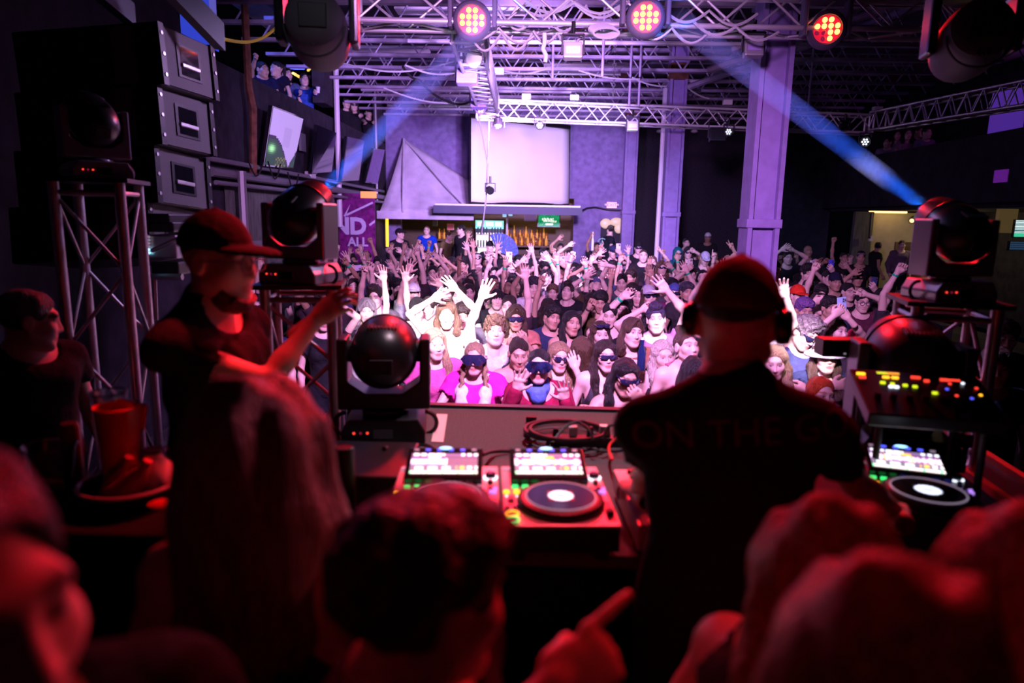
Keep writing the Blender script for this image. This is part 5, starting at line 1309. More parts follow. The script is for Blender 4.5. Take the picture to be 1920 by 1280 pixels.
a = P(372, 26, 5.2); t = thing('blue_backdrop', 'glowing blue cloth panel behind the speaker frame', 'panel', a); B().add; b = B()
q = [P(335, -20, 5.2), P(402, -20, 5.4), P(410, 97, 5.4), P(340, 62, 5.2)]; b.quad(*q); b.obj('cloth', glow('blue_cloth_glow', (.05, .09, .95), .55), t, world=True, solid=.01)  # blue light on the cloth and its paler strip painted as glow
b = B(); q = [P(383, -20, 5.35), P(404, -20, 5.38), P(409, 90, 5.38), P(384, 55, 5.35)]; b.quad(*q); b.obj('pale_strip', glow('blue_pale_glow', (.20, .18, .85), .5), t, world=True, solid=.006)
# amplifier rack on the left
t = thing('amplifier_rack', 'stack of lit amplifiers on metal rack behind the capped man', 'rack', P(305, 500, 4.0))
def amp(py0, py1, px0, px1, m, Y=4.0):
    a, c = P(px0, py0, Y), P(px1, py1, Y); return B().box(((a.x+c.x)/2, Y+.15, (a.z+c.z)/2), (abs(c.x-a.x), .35, abs(a.z-c.z)*.94)).obj('amplifier', m, t, world=True, bev=.01)
amp(399, 420, 268, 322, 'black_plastic'); amp(414, 436, 270, 330, 'black_plastic'); o = amp(438, 486, 273, 336, 'alu'); amp(489, 516, 286, 340, 'black_plastic')
for k in range(6): p_ = P(279+.5*(k % 2), 444+6*k, 3.96); B().ell(p_, (.008, .008, .008), 8, 5).obj('indicator', 'led_cyan' if k in (4, 5) else 'led_dimviolet', o)
b = B(); a, c = P(284, 519, 3.95), P(342, 519, 3.95); B().tube([a, c], .02).obj('shelf_rail', 'alu', t, world=True, smooth=True); B().tube([P(289, 519, 3.95), P(292, 600, 3.95)], .015).obj('frame_leg', 'alu', t, world=True, smooth=True); B().tube([P(284, 470, 3.9), P(340, 445, 3.9)], .012).obj('side_strut', 'alu', t, world=True, smooth=True)
a = P(228, 455, 4.6); o = B().ell(a, (.16, .16, .14)).obj('blue_bag', 'column_paint', None, True); o.name = 'wrapped_bundle'; tag(o, 'blue-lit wrapped bundle seen through the tall left tower', 'bundle')
# left side table with drinks
a = P(215, 935, 1.75); LT = a.z-.02
t = thing('side_stand', 'dark stand at left carrying the ice bucket and cups', 'stand', (a.x-.12, 1.85, SZ)); B().box((a.x-.15, 1.77, (SZ+LT)/2-.0), (.85, .38, LT-SZ)).obj('body', 'black_fabric', t, world=True, bev=.01)
bk = thing('ice_bucket', 'round ice bucket holding bottles on the left stand', 'bucket', (P(243, 905, 1.78).x, 1.78, LT))
hb = P(243, 903, 1.78).z-LT
B().lathe([(.10, 0), (.125, .9*hb), (.130, hb), (.122, hb), (.095, .01)], None, 32).obj('shell', 'smooth_black', bk, True); B().torus((0, 0, hb), .127, .006, None, 32, 6).obj('rim', 'alu', bk, True)
for i, (dx, dy, an, m_) in enumerate(((-.03, -.03, 30, 'glass'), (.02, -.04, 35, 'glass'))):
    o = B().lathe([(.028, -.08), (.03, .0), (.03, .05), (.012, .08), (.012, .11)], Matrix.Translation((bk.location.x+dx, bk.location.y+dy, LT+hb-.01)) @ Matrix.Rotation(math.radians(an), 4, 'Y'), 16).obj('glass_bottle', 'gloss', None, True, color=(.5, .1, .12)); tag(o, ['glass bottle lying leftmost in the ice bucket', 'glass bottle lying mid ice bucket'][i], 'bottle')
w = Vector((P(290, 880, 1.80).x, 1.80, LT)); t = thing('milky_bottle', 'pale square-shouldered bottle with dark cap in the ice bucket', 'bottle', w+Vector((0, 0, .02)))
zt = P(290, 840, 1.80).z-LT-.02
B().lathe([(.04, 0), (.045, .01), (.045, zt*.62), (.022, zt*.84), (.02, zt*.92)], None, 12).obj('body', 'white_plastic', t, True); B().lathe([(.024, zt*.9), (.024, zt), (.001, zt)], None, 12).obj('cap', 'navy_trim', t, True)
def cup(px, pyb, pyt, Y, r, m, label, name='plastic_cup', clear=False, zb=None):
    zb_ = LT if zb is None else zb; b_ = P(px, pyb, Y); z1 = P(px, pyt, Y).z; h = max(.08, z1-zb_)
    t = thing(name, label, 'cup', (b_.x, Y, zb_)); B().lathe([(r*.7, 0), (r*.72, .004), (r, h), (r*.96, h), (r*.67, .006)], None, 24).obj('body', m, t, True)
    B().torus((0, 0, h), r, .003, None, 24, 5).obj('rim', m, t, True); return t
cup(228, 870, 762, 1.80, .058, 'red_plastic_and_light', 'red plastic cup stacked upright at the back of left stand')
cup(97, 880, 835, 1.85, .07, 'glass', 'wide clear plastic cup at left of the stand', 'clear_cup')
cup(215, 870, 735, 1.90, .05, 'glass', 'tall clear cup behind the red plastic cup', 'clear_cup')
o = B().box(P(246, 776, 1.84), (.085, .01, .075), Matrix.Rotation(math.radians(12), 3, 'Y')).obj('red_card', 'red_plastic_and_light'); tag(o, 'red-lit card standing in the red plastic cup', 'card')  # red light put into the card's colour
cup(318, 880, 845, 1.88, .04, 'glass', 'small clear cup right of ice bucket', 'clear_cup')
a = P(130, 800, 1.9); t = thing('red_can', 'slim dim red can behind the wide clear cup', 'can', (a.x, 1.9, LT)); B().lathe([(.025, 0), (.028, .01), (.028, a.z-LT), (.022, a.z-LT+.012)], None, 16).obj('body', mat('can_red', (.25, .03, .03), .35), t, True)
o = B().ell(P(310, 945, 1.60), (.045, .03, .010)).obj('red_lid', 'red_plastic_and_light', None, True); o.location.z = 0; tag(o, 'small round red lid at the front of left stand', 'dish')  # loose red lid lying flat on the stand
a = P(646, 838, 1.95); zb = TZ; t = thing('drink_can', 'tall dark drink can with red-lit top left of the players', 'can', (a.x, 1.95, zb))
h = a.z-zb; B().lathe([(.026, 0), (.030, .01), (.030, h-.012), (.027, h)], None, 24).obj('body', 'black_metal', t, True); B().lathe([(.001, h-.003), (.0265, h-.003), (.027, h+.002)], None, 24, False).obj('lid', 'alu', t, True)
o = B().box((P(560, 1050, 1.5).x, 1.62, 1.36), (.5, .02, .34)).obj('front_panel', 'dark_deck'); 
bpy.data.objects.remove(o)

a = P(1575, 650, 2.95); t = thing('black_box_light', 'black box-shaped light on a short stand left of the console moving head', 'stage light', (a.x, a.y, TZ))
z_ = a.z-TZ; B().box((0, 0, z_), (.185, .10, .075)).obj('housing', 'black_plastic', t, bev=.005); B().box((.06, -.052, z_), (.05, .006, .06)).obj('side_grille', 'black_metal', t); B().cyl((.05, 0, 0), (.05, 0, z_-.03), .012).obj('stand', 'black_metal', t); B().cyl((.05, 0, 0), (.05, 0, .01), .05, n=20).obj('foot', 'black_metal', t); B().ell((.0, -.052, z_-.02), (.006, .004, .004), 8, 5).obj('indicator', 'led_dimviolet', t)
# ------------------------------------------------------------------ people
K, DK, W_, GY, NV, DB, PK = (.018, .018, .022), (.05, .045, .055), (.78, .77, .80), (.35, .35, .38), (.03, .04, .10), (.12, .18, .35), (.9, .03, .45)
BLK, DBR, BRN, LBR, BLD, PLT, RED_ = (.012, .010, .010), (.035, .02, .014), (.085, .045, .025), (.19, .11, .06), (.48, .33, .18), (.72, .64, .52), (.75, .09, .02)
PLACED = []
def hp(px, py, d): return P(px, py, d)-Vector((0, 0, .055))
def crowd(px, py, d, label, yaw=0, pitch=0, tilt=0, sex='m', sk=1, hair='short', hcol=DBR, top='tee', tcol=K, acc=(), arms=(), floor=None, **kw):
    if 3.8 < d < 9: d *= 1.09
    kw.setdefault('hs', .93)
    for k_ in (0, .12, -.12, .24, -.24, .36, -.36, .5, -.5, .65, -.65, .8, -.8, 1., 1.2):
        hc = P(px, py, d+k_)
        if hc.y > 4.0 and all(((hc.x-q.x)/.43)**2+((hc.y-q.y)/.30)**2 > 1 for q in PLACED) and all(max(abs(hc.x-q[0]), abs(hc.y-q[1])) > .46 for q in ((2.78, 8.4), (2.87, 14.2), (2.7, 18.9))): break
    d += k_; PLACED.append(hc.copy())
    fl = (.4 if d > 14.3 else 0.) if floor is None else floor
    al = []
    for a in arms:
        x, y, pose = a[0], a[1], a[2]; op = dict(a[3]) if len(a) > 3 else {}
        sd = op.pop('side', 1 if x < px else -1); dd = op.pop('dd', -.12)
        T = hp(x, y, d+dd) if not op.pop('raw', 0) else P(x, y, d+dd)
        al.append((sd, T, pose, op))
    return person(hc, label, yaw, pitch, tilt, sex, sk, hair, hcol, top, tcol, acc, al, floor=fl, **kw)
def phone(o, side, label, col, up=.055, tilt=0., size=1.):
    W, x, y, z = o_info[o.name]['hand'][side]
    n = Vector((0, -1, 0)); zz = Vector((math.sin(tilt), 0, math.cos(tilt))); c = W+z*.07+zz*up+Vector((0, .018, 0))
    t = thing('smartphone', label, 'phone', c); t.rotation_euler = (0, tilt, 0)
    b = B().box((0, 0, 0), (.076*size, .009, .155*size)); b.obj('case', 'plastic', t, bev=.004, color=col)
    c2 = B().box((.018*size, -.006, .052*size), (.034*size, .006, .034*size)).obj('camera_bump', 'gloss', t, bev=.002, color=tuple(min(1, q*.5+.05) for q in col))
    for i, (u, v) in enumerate(((-.007, .008), (.007, .0), (-.007, -.008))): B().cyl((.018*size+u, -.009, .052*size+v), (.018*size+u, -.011, .052*size+v), .005*size, n=10).obj('camera_lens', 'tv_black', c2)
    return t
BD = {'band': True}
FR = {'palm': (0, 1, 0)}            # back of the hand to the stage, as when filming
# ---- front rows
crowd(1396, 606, 4.6, 'person behind the DJ cap throwing an open hand high', 6, 0, 0, 'm', 1, 'short', DBR, 'tee', W_, arms=[(1474, 541, 'open', {'dd': .0, 'hint': (.15, .3, -1)})])
a = crowd(890, 673, 4.4, 'woman in dark mirrored ski goggles, hot-pink top and white scarf', 0, -3, 0, 'g', 0, 'braids', BLD, 'tee', PK, [('goggles', K)], arms=[(845, 775, 'relax', {'dd': -.3}), (930, 778, 'relax', {'dd': -.3})])
I = o_info[a.name]; b = B()
sc_o = []
for s in (-1, 1):
    s_ = Sdf(tuple(I['hc']+Vector((-.3, -.35, -.65))), tuple(I['hc']+Vector((.3, .25, -.05))), .012); h_ = I['hc']
    pts_ = [h_+Vector((0, .085, -.13)), h_+Vector((s*.085, .04, -.145)), h_+Vector((s*.085, -.075, -.24)), h_+Vector((s*.075, -.125, -.36)), h_+Vector((s*.080, -.135, -.58))]
    for i, (u, v) in enumerate(zip(pts_[:-1], pts_[1:])): s_.rc(u, v, .036+.004*i, .040+.004*i, .02)
    s_.noise(.006, 60, 3, (1.6, 1.6, .3)); v, f = s_.mesh(); link('scarf', mesh_np('scarf', v-np.array(I['base']), f), 'cloth', a, W_)
g2 = crowd(1010, 687, 4.1, 'woman in rainbow mirrored goggles, blue neck bandana and red sequin jacket', 0, -4, 0, 'g', 0, 'pony', BLK, 'jacket', (.28, .01, .05), [('goggles', K), ('neckwrap', (.10, .18, .55))],
      arms=[(968, 716, 'spread', {'band': True, 'bt': .80, 'dd': -.22, 'hint': (-.3, -.1, -1)}), (1060, 733, 'spread', {'dd': -.2, 'band': (.15, .05, .3), 'bt': .85, 'hint': (.3, -.1, -1)})])
for c_ in g2.children:
    if c_.name.startswith('goggles'):
        c_.data = c_.data.copy(); c_.data.materials.clear(); c_.data.materials.append(M('rainbow_mirror'))
crowd(928, 624, 4.95, 'curly-haired man in pale T-shirt, chin raised, right arm straight up', 12, -14, 4, 'n', 1, 'curly', LBR, 'tee', W_, arms=[(903, 545, 'open', {'dd': -.05})])
crowd(967, 596, 5.7, 'woman with centre-parted brown hair in big black shield sunglasses', 4, 4, 0, 'g', 2, 'curtain', BRN, 'tee', (.5, .2, .15), [('shield', K)], arms=[(955, 634, 'grip', {'dd': -.28, 'hint': (-.6, .1, -1), **FR}), (985, 630, 'grip', {'dd': -.28, 'hint': (.6, .1, -1), **FR})])
crowd(972, 664, 4.85, 'dark-haired woman peeking out between the two goggled women', 10, 12, 0, 'f', 2, 'pony', DBR, 'tank', DK)
crowd(1048, 670, 4.6, 'blonde woman touching her round black sunglasses', 14, 2, 4, 'g', 1, 'long', BLD, 'deep', (.25, .12, .10), [('round', K)], arms=[(1080, 678, 'relax', {'dd': -.14, **FR, 'hint': (.4, -.1, -1)})])
crowd(1089, 660, 4.9, 'woman with honey-blonde hair fallen over her lowered face', 5, 34, 0, 'f', 1, 'veil', LBR, 'tank', (.35, .2, .16))
crowd(1135, 668, 4.55, 'woman with long brown hair and narrow dark sunglasses, lips pursed', 10, -2, 0, 'h', 1, 'long', DBR, 'deep', DK, [('clubmaster', K)])
crowd(1125, 628, 5.25, 'woman with sunglasses pushed up onto her pinned-up hair', 12, 0, 0, 'f', 1, 'wavy', BRN, 'tee', DK, [('clubmaster', K, (0, -.0, .085))])
crowd(1072, 607, 5.7, 'smiling woman with long sleek black hair and pearl earring', 18, -4, 6, 'h', 2, 'long', BLK, 'deep', NV)
crowd(1035, 596, 6.1, 'young man with tousled black hair leaning behind woman with pearl earring', 22, 0, 8, 'o', 2, 'mop', BLK, 'tee', NV)
o = crowd(1185, 624, 4.9, 'laughing man with wavy shoulder-length brown hair holding a dark bottle', 16, -2, 6, 'm', 1, 'curtain', BRN, 'tee', (.30, .12, .08), arms=[(1205, 684, 'grip', {'dd': -.3, **FR, 'hint': (.7, 0, -1), 'dir': (-.8, -.1, .5)})])
h_ = o_info[o.name]['hand'][-1]; c_ = P(1203, 668, 4.9); t = thing('dark_bottle', 'dark blue bottle held by the laughing man', 'bottle', c_-Vector((0, 0, .10))); B().lathe([(.028, 0), (.031, .01), (.031, .13), (.014, .18), (.014, .23)], None, 16).obj('body', 'gloss', t, True, color=(.01, .02, .08)); B().lathe([(.016, .225), (.016, .24), (.001, .241)], None, 12).obj('cap', 'white_plastic', t, True)
crowd(1230, 600, 5.05, 'man with glossy swept-up hair, dark headband and left hand high', -8, -6, -6, 'm', 1, 'quiff', (.05, .03, .08), 'tee', (.30, .14, .34), [('headband', (.05, .04, .10))], arms=[(1251, 532, 'open', {'dd': -.05})])
crowd(1243, 668, 4.5, 'older woman with platinum blonde hair in black sleeveless top', 10, 2, -4, 'g', 0, 'wavy', PLT, 'deep', K)
crowd(1287, 652, 4.65, 'woman with pulled-back hair and drop earring, chin lifted beside the DJ', 22, -14, 0, 'f', 0, 'bun', BRN, 'deep', (.4, .12, .2))
crowd(1171, 708, 3.95, 'bare-shouldered woman with long black hair and slim visor sunglasses, grinning', 18, 14, 8, 'h', 2, 'long', BLK, 'tube', DK, [('visor', K)], arms=[(1094, 757, 'relax', {'dd': -.34, 'hint': (-.6, .2, -1)}), (1201, 738, 'grip', {'dd': -.2, 'hint': (.8, .2, -1), **FR})])
crowd(1229, 716, 3.95, 'woman wrapped in a grey hooded scarf, hands at her mouth', -6, 6, 0, 'f', 2, None, BLK, 'long', (.12, .14, .2), [('hood', (.14, .16, .21))], arms=[(1228, 742, 'grip', {'dd': -.24, **FR, 'hint': (-.6, .1, -1), 'band': (.05, .2, .7)}), (1258, 742, 'grip', {'dd': -.18, **FR, 'hint': (.8, .1, -1)})])
crowd(1308, 706, 4.15, 'dark-haired person turned away in pale blue sleeves beside the DJ', 120, 10, 0, 'f', 1, 'back', BLK, 'long', (.5, .58, .8))
crowd(838, 590, 5.3, 'fair-haired person in white with both arms up behind goggled woman', 4, 10, 0, 'g', 1, 'bob', LBR, 'tank', W_, arms=[(812, 548, 'spread', {'dd': -.1}), (855, 530, 'open', {'dd': -.1})])
crowd(782, 582, 6.0, 'dark-haired woman looking down behind the black moving head', 4, 18, 0, 'f', 0, 'part', BLK, 'tee', W_)
crowd(775, 552, 7.2, 'man in white cap with both hands spread high', 4, -6, 0, 'm', 0, 'short', DBR, 'tee', GY, [('cap', W_)], arms=[(766, 497, 'spread', {'band': (.5, .8, .9), 'hint': (-1, 0, -.4)}), (826, 527, 'spread', {'hint': (1, 0, -.3), 'band': (.5, .9, .5)})])
crowd(752, 563, 7.9, 'person with ruffled light brown hair behind white-capped man', -10, 10, 0, 'o', 1, 'mop', LBR, 'tee', DK)
crowd(687, 583, 5.9, 'ash-haired woman with one arm straight up by the left tower', 16, 4, 0, 'f', 0, 'curtain', (.30, .27, .27), 'tee', W_, arms=[(720, 496, 'open', {'dd': -.05})])
crowd(664, 540, 7.6, 'person in dark speckled shirt stretching an arm over others', 10, -4, 0, 'm', 1, 'short', DBR, 'tee', (.06, .07, .18), arms=[(697, 497, 'relax', {'dd': -.2})])
crowd(815, 646, 4.5, 'blonde woman with long straight hair half hidden by moving head', 28, 0, 0, 'f', 1, 'long', BLD, 'tee', (.7, .12, .35))
crowd(1508, 582, 6.1, 'person with purple-tinted mop hair behind the bleached curls', 0, 10, 0, 'o', 2, 'mop', (.22, .10, .35), 'tee', DK)
crowd(1496, 556, 7.1, 'person in bright red cap beside the big white open hand', 8, 0, 0, 'm', 1, 'short', DBR, 'tee', DK, [('cap', (.75, .04, .02))])
crowd(1536, 570, 6.9, 'smiling man with hand flung across his forehead', 20, 0, 6, 'm', 1, 'short', DBR, 'tee', K, arms=[(1527, 556, 'grip', {'dd': -.25, 'dir': (.9, -.1, .3), 'hint': (-1, 0, -.2), **FR})])
crowd(1556, 578, 6.7, 'young man with thick black fringe left of the pale blue phone', 8, 0, 0, 'o', 2, 'mop', BLK, 'tee', NV)
o = crowd(1568, 622, 5.4, 'woman filming with a pale blue phone held above her head', 22, -4, 0, 'f', 1, 'wavy', BRN, 'tee', DK, arms=[(1564, 580, 'grip', {'dd': -.2, **FR}), (1592, 585, 'grip', {'dd': -.2, 'dir': (-.7, 0, .7), **FR})])
phone(o, -1, 'pale blue phone raised in front of the black-fringed young man', (.35, .55, .75), .05, -.12)
crowd(1617, 567, 7.2, 'person in eyeglasses and maroon top making a peace sign', -8, 4, 0, 'm', 1, 'short', BLK, 'tee', (.12, .03, .06), [('glasses', K)], arms=[(1624, 542, 'peace', {'dd': -.1, 'side': -1})])
crowd(1602, 642, 5.5, 'person under a round bright pink-red cap', 10, 40, 0, 'm', 1, 'short', DBR, 'tee', DK, [('cap', (.8, .04, .10))])
crowd(1452, 680, 4.4, 'curly blonde woman tight against the right of the DJ', -14, 10, -4, 'f', 1, 'wavy', BLD, 'tank', W_)
crowd(1547, 670, 4.5, 'woman in white bucket hat and sunglasses with crossed tattooed arms', -4, -4, 0, 'g', 0, 'wavy', BRN, 'tee', NV, [('bucket', W_), ('visor', K)], arms=[(1500, 716, 'relax', {'dd': -.34, 'hint': (-1, 0, -.5), 'side': -1, 'dir': (-1, 0, -.1), **FR}), (1560, 712, 'relax', {'dd': -.38, 'hint': (-1, 0, -.6), 'side': 1, 'dir': (.9, 0, .3), **FR})])
crowd(1538, 742, 4.1, 'woman with bright red-orange bob hugged by the bucket-hat woman', 10, -4, 6, 'h', 0, 'bob', RED_, 'tee', K, floor=-.0)
crowd(1508, 626, 5.0, 'man with tight bleached curls bowing in tinted glasses and navy shirt', 20, 22, 14, 'n', 0, 'curly', (.25, .20, .22), 'tee', (.06, .07, .18), [('shades', (.5, .2, .3))], hs=1.04)
# ---- middle rows
crowd(1217, 556, 7.0, 'person in pale trucker cap and sunglasses with red lips', 6, -6, -8, 'g', 1, 'long', BRN, 'tank', (.4, .2, .2), [('cap', (.55, .55, .62)), ('shades', K)])
crowd(1241, 503, 10.6, 'long-haired person in dark sunglasses raising a green-banded wrist', 2, -4, 0, 'm', 1, 'curtain', LBR, 'tee', (.03, .05, .30), [('clubmaster', K)], arms=[(1259, 494, 'relax', {**BD, 'dd': -.3, 'hint': (1, 0, -.8)})])
crowd(1288, 548, 7.6, 'man with moustache and textured dark hair left of the DJ cap', 4, 2, 0, 'n', 2, 'mop', (.06, .05, .08), 'tee', DK, [('beard', BLK)])
crowd(1264, 550, 7.9, 'person in blue bandana and sunglasses beside the moustached man', -6, 2, 0, 'm', 1, 'short', DBR, 'tee', (.2, .05, .15), [('bandana', (.10, .14, .45)), ('visor', K)])
crowd(1166, 581, 6.6, 'woman with dark hair and red lips under a green-banded wrist', 6, -4, -8, 'g', 1, 'long', BLK, 'tank', DK, arms=[(1163, 549, 'fist', {**BD, 'dd': -.2, 'side': 1, 'hint': (-1, 0, -.6)})])
crowd(1143, 592, 6.2, 'person whose bare bent arm crosses up to the right', -10, 8, 0, 'm', 1, 'short', BLK, 'tank', K, arms=[(1187, 525, 'relax', {**BD, 'dd': -.1, 'side': 1, 'hint': (-1, -.2, .4)})])
crowd(1116, 537, 8.6, 'bearded man in paisley bandana tipping his head back', 24, -20, 14, 'm', 1, 'under', DBR, 'tee', (.10, .07, .04), [('bandana', (.10, .10, .22)), ('beard', BLK)], arms=[(1096, 512, 'open', {**BD, 'dd': -.1})])
crowd(1126, 566, 6.9, 'person with a fist thrust forward left of crossed bare arm', -8, 14, 0, 'm', 2, 'mop', BLK, 'tee', (.10, .07, .03), arms=[(1106, 565, 'fist', {'dd': -.3, 'hint': (-.5, 0, -1), 'band': (.05, .05, .05)})])
crowd(1064, 548, 8.3, 'man with side-swept dark hair gazing upward', -16, -14, 4, 'm', 1, 'quiff', DBR, 'tee', K)
crowd(1036, 549, 8.7, 'smiling young person with sandy mop hair', 0, 0, 0, 'o', 1, 'mop', LBR, 'tee', GY)
o = crowd(1000, 540, 7.8, 'curly-haired man in white T-shirt filming with a clear-cased phone', 8, 0, 0, 'm', 1, 'curly', (.04, .03, .05), 'tee', W_, arms=[(1011, 560, 'grip', {'dd': -.35, **FR, 'hint': (.4, -.2, -1), 'band': (.9, .9, .95), 'side': -1, 'dir': (.3, 0, .9)})])
phone(o, -1, 'clear-cased phone held up before the curly-haired man', (.62, .62, .68), .04, .08)
crowd(932, 562, 7.1, 'person with a straight black fringe in front of man with eyeglasses', 6, -4, 4, 'o', 1, 'fringe', BLK, 'tee', K)
crowd(925, 532, 9.0, 'dark-skinned man with cropped hair and thin eyeglasses', 20, 4, 0, 'n', 3, 'crop', (.05, .045, .06), 'tee', K, [('glasses', K)])
crowd(880, 549, 8.6, 'person pointing one finger up left of man with eyeglasses', 6, 4, 0, 'm', 1, 'short', DBR, 'tee', GY, arms=[(899, 503, 'point', {'dd': -.15})])
crowd(895, 486, 13.2, 'man with moustache, dark sunglasses and white headband', -4, -6, 0, 'n', 1, 'short', DBR, 'tee', K, [('headband', W_), ('shades', K)])
o = crowd(1590, 548, 8.2, 'person in dark jacket holding up a phone in the dim right crowd', 12, 0, 0, 'm', 1, 'short', BLK, 'long', K, arms=[(1642, 537, 'grip', {'dd': -.2, **FR, 'side': -1})]); phone(o, -1, 'dark blue phone held up in the dim right crowd', (.05, .07, .2), .05, .1)
crowd(1454, 511, 10, 'brown-haired man with swept hair right of the DJ cap', -6, 0, 0, 'm', 1, 'quiff', BRN, 'tee', DK)
crowd(1424, 510, 10.6, 'dark-haired man peeking over the right of DJ cap', -14, 6, 0, 'm', 1, 'short', BLK, 'tee', K, arms=[(1421, 482, 'fist', {'dd': -.15, 'side': 1})])
crowd(1477, 484, 12.2, 'smiling person below two waving hands near the widest column', 0, 0, 0, 'm', 1, 'short', BLK, 'tee', K, arms=[(1465, 463, 'open', {'hint': (-1, 0, -.6)}), (1488, 463, 'point', {'hint': (1, 0, -.4)})])
crowd(1515, 471, 14.0, 'dark-skinned bald man standing tall in the shadows', 0, 0, 0, 'n', 3, None, BLK, 'tee', K)
o = crowd(1518, 512, 11, 'shadowed person holding up a white phone right of the column', 6, 0, 0, 'm', 1, 'curly', BLK, 'tee', K, arms=[(1528, 502, 'grip', {'dd': -.3, **FR, 'side': -1})]); phone(o, -1, 'white phone held up in shadow right of widest column', (.7, .72, .8), .05)
o = crowd(1553, 522, 10.2, 'shadowed person holding up a bright blue phone', 6, 0, 0, 'm', 1, 'short', BLK, 'tee', K, arms=[(1562, 502, 'grip', {'dd': -.3, **FR, 'side': -1, 'band': (.6, .6, .65)})]); phone(o, -1, 'bright blue phone held up in the shadowed crowd', (.06, .08, .7), .05)
crowd(1583, 484, 14, 'shadowed person with one fist high against the dark wall', -10, 0, 0, 'm', 2, 'short', BLK, 'tee', K, arms=[(1563, 446, 'fist', {'side': 1})])
crowd(1516, 541, 8.2, 'close-cropped person in dark glasses behind red cap', 4, 6, 0, 'm', 1, 'crop', DBR, 'tee', DK, [('visor', K)])
crowd(1514, 513, 9.4, 'curly-headed person with a fist by the temple behind close-cropped one', 0, 8, 0, 'm', 1, 'curly', BLK, 'tee', K, arms=[(1507, 524, 'fist', {'dd': -.3, 'side': 1, 'hint': (-1, 0, -.5)})])
crowd(1566, 530, 8.6, 'person in dark beanie in the dim right crowd', 0, 0, 0, 'm', 2, 'short', BLK, 'tee', K, [('beanie', (.02, .02, .05))])
crowd(1692, 566, 6.6, 'person at the right tower punching a green-banded fist up', 0, 0, 0, 'm', 1, 'short', BLK, 'tee', DK, arms=[(1684, 500, 'fist', {**BD, 'hint': (-1, 0, .0), 'side': 1, 'dd': -.05})])
o = crowd(1655, 560, 7.3, 'person filming low with a white phone by the right moving head', 0, 0, 0, 'f', 1, 'long', BLK, 'tee', K, arms=[(1668, 583, 'grip', {'dd': -.5, **FR, 'side': -1})]); phone(o, -1, 'white phone showing its camera by right moving head', (.7, .7, .75), .04, 1.45)
crowd(1607, 522, 10.1, 'person with a loosely raised hand in the dim right crowd', -6, 0, 0, 'm', 2, 'short', BLK, 'tee', K, arms=[(1599, 506, 'relax', {'dd': -.3, 'side': 1})])
crowd(1614, 483, 12.6, 'person with a pale band over dark hair in front of alcove', -20, 6, 0, 'f', 2, 'short', BLK, 'tee', K, [('headband', (.3, .28, .32))])
crowd(1646, 463, 17, 'dark-haired person in front of the warm alcove wall', 160, 0, 0, 'm', 2, 'short', BLK, 'tee', K)
crowd(1691, 460, 17, 'warm-lit person in grey by the alcove door', -20, 0, 0, 'm', 1, 'short', BRN, 'long', (.2, .15, .22))
crowd(1722, 577, 5.6, 'person with a pale face seen under the right moving head', -6, 0, 0, 'm', 1, 'short', BLK, 'tee', K)
crowd(1808, 702, 4.4, 'person in pale blue shirt seen behind the right tower', -16, 0, 0, 'm', 1, 'short', DBR, 'tee', (.3, .35, .5))
crowd(1866, 690, 3.5, 'young man with bushy black hair in navy shirt at the right edge', -22, 2, 0, 'o', 2, 'mop', BLK, 'tee', (.02, .03, .08), arms=[(1838, 790, 'relax', {'dd': -.3, 'hint': (.6, .6, -.6), 'side': 1})], floor=.0)
crowd(1884, 632, 4.6, 'person with reddish-brown hair behind the bushy-haired young man', -20, 14, 0, 'm', 1, 'mop', BRN, 'tee', K)
crowd(486, 606, 5.2, 'curly-haired young man with blue light across his face at left', 28, 4, 8, 'o', 1, 'curly', BLK, 'tee', (.02, .02, .06))
crowd(462, 545, 6.2, 'person in grey shirt showing an open palm beside capped man', 20, 0, 0, 'm', 1, 'short', DBR, 'tee', GY, arms=[(473, 557, 'spread', {'dd': -.6, 'side': -1})])
crowd(508, 536, 8.6, 'dim person with a limp raised hand left of the tower', 10, 0, 0, 'm', 1, 'short', BLK, 'tee', K, arms=[(487, 492, 'relax', {'side': 1})])
crowd(1206, 480, 12.2, 'man with short brown hair left of long-haired person in sunglasses', -4, 0, 0, 'n', 1, 'crop', BRN, 'tee', K)
crowd(1197, 466, 14.2, 'person wearing yellow-lensed goggles on a dark beanie', 0, 0, 0, 'm', 1, 'short', BLK, 'tee', K, [('beanie', K), ('visor', (.8, .5, .02))])
o = crowd(1149, 473, 13.5, 'person in navy cap filming with a white phone', 10, 6, 0, 'm', 1, 'short', DBR, 'tee', K, [('cap', NV)], arms=[(1164, 470, 'grip', {'dd': -.3, **FR, 'side': -1})]); phone(o, -1, 'white phone filmed with by the navy-capped person', (.75, .72, .8), .06, .0, 1.15)
cb = crowd(1144, 432, 17, 'man seen from behind in olive cap with round emblem on back', 200, 0, 0, 'm', 1, 'short', DBR, 'tee', (.015, .02, .03), [('cap', (.12, .12, .08))])
I = o_info[cb.name]; m_ = I['J'](0, .165, 1.30)-Vector(cb.location); b = B(); Rf = Matrix.Rotation(PI/2, 3, 'X'); b.torus(m_, .11, .013, Rf, 24, 6)
for k in range(3): an = PI/2+k*2*PI/3; b.add([m_+Vector((.10*math.cos(an), -.0, .10*math.sin(an))), m_+Vector((.022*math.cos(an+1.05), 0, .022*math.sin(an+1.05))), m_+Vector((.022*math.cos(an-1.05), 0, .022*math.sin(an-1.05)))], [(0, 1, 2)])
b.obj('shirt_emblem', mat('mint_print', (.25, .5, .45), .7), cb)
o = crowd(1264, 458, 14.6, 'person with big reddish curls filming with a dark phone', -6, 4, 0, 'f', 1, 'afro', (.16, .03, .03), 'tee', K, arms=[(1262, 461, 'grip', {'dd': -.35, **FR, 'side': 1})]); phone(o, 1, 'dark phone held by the person with reddish curls', (.05, .05, .06), .05)
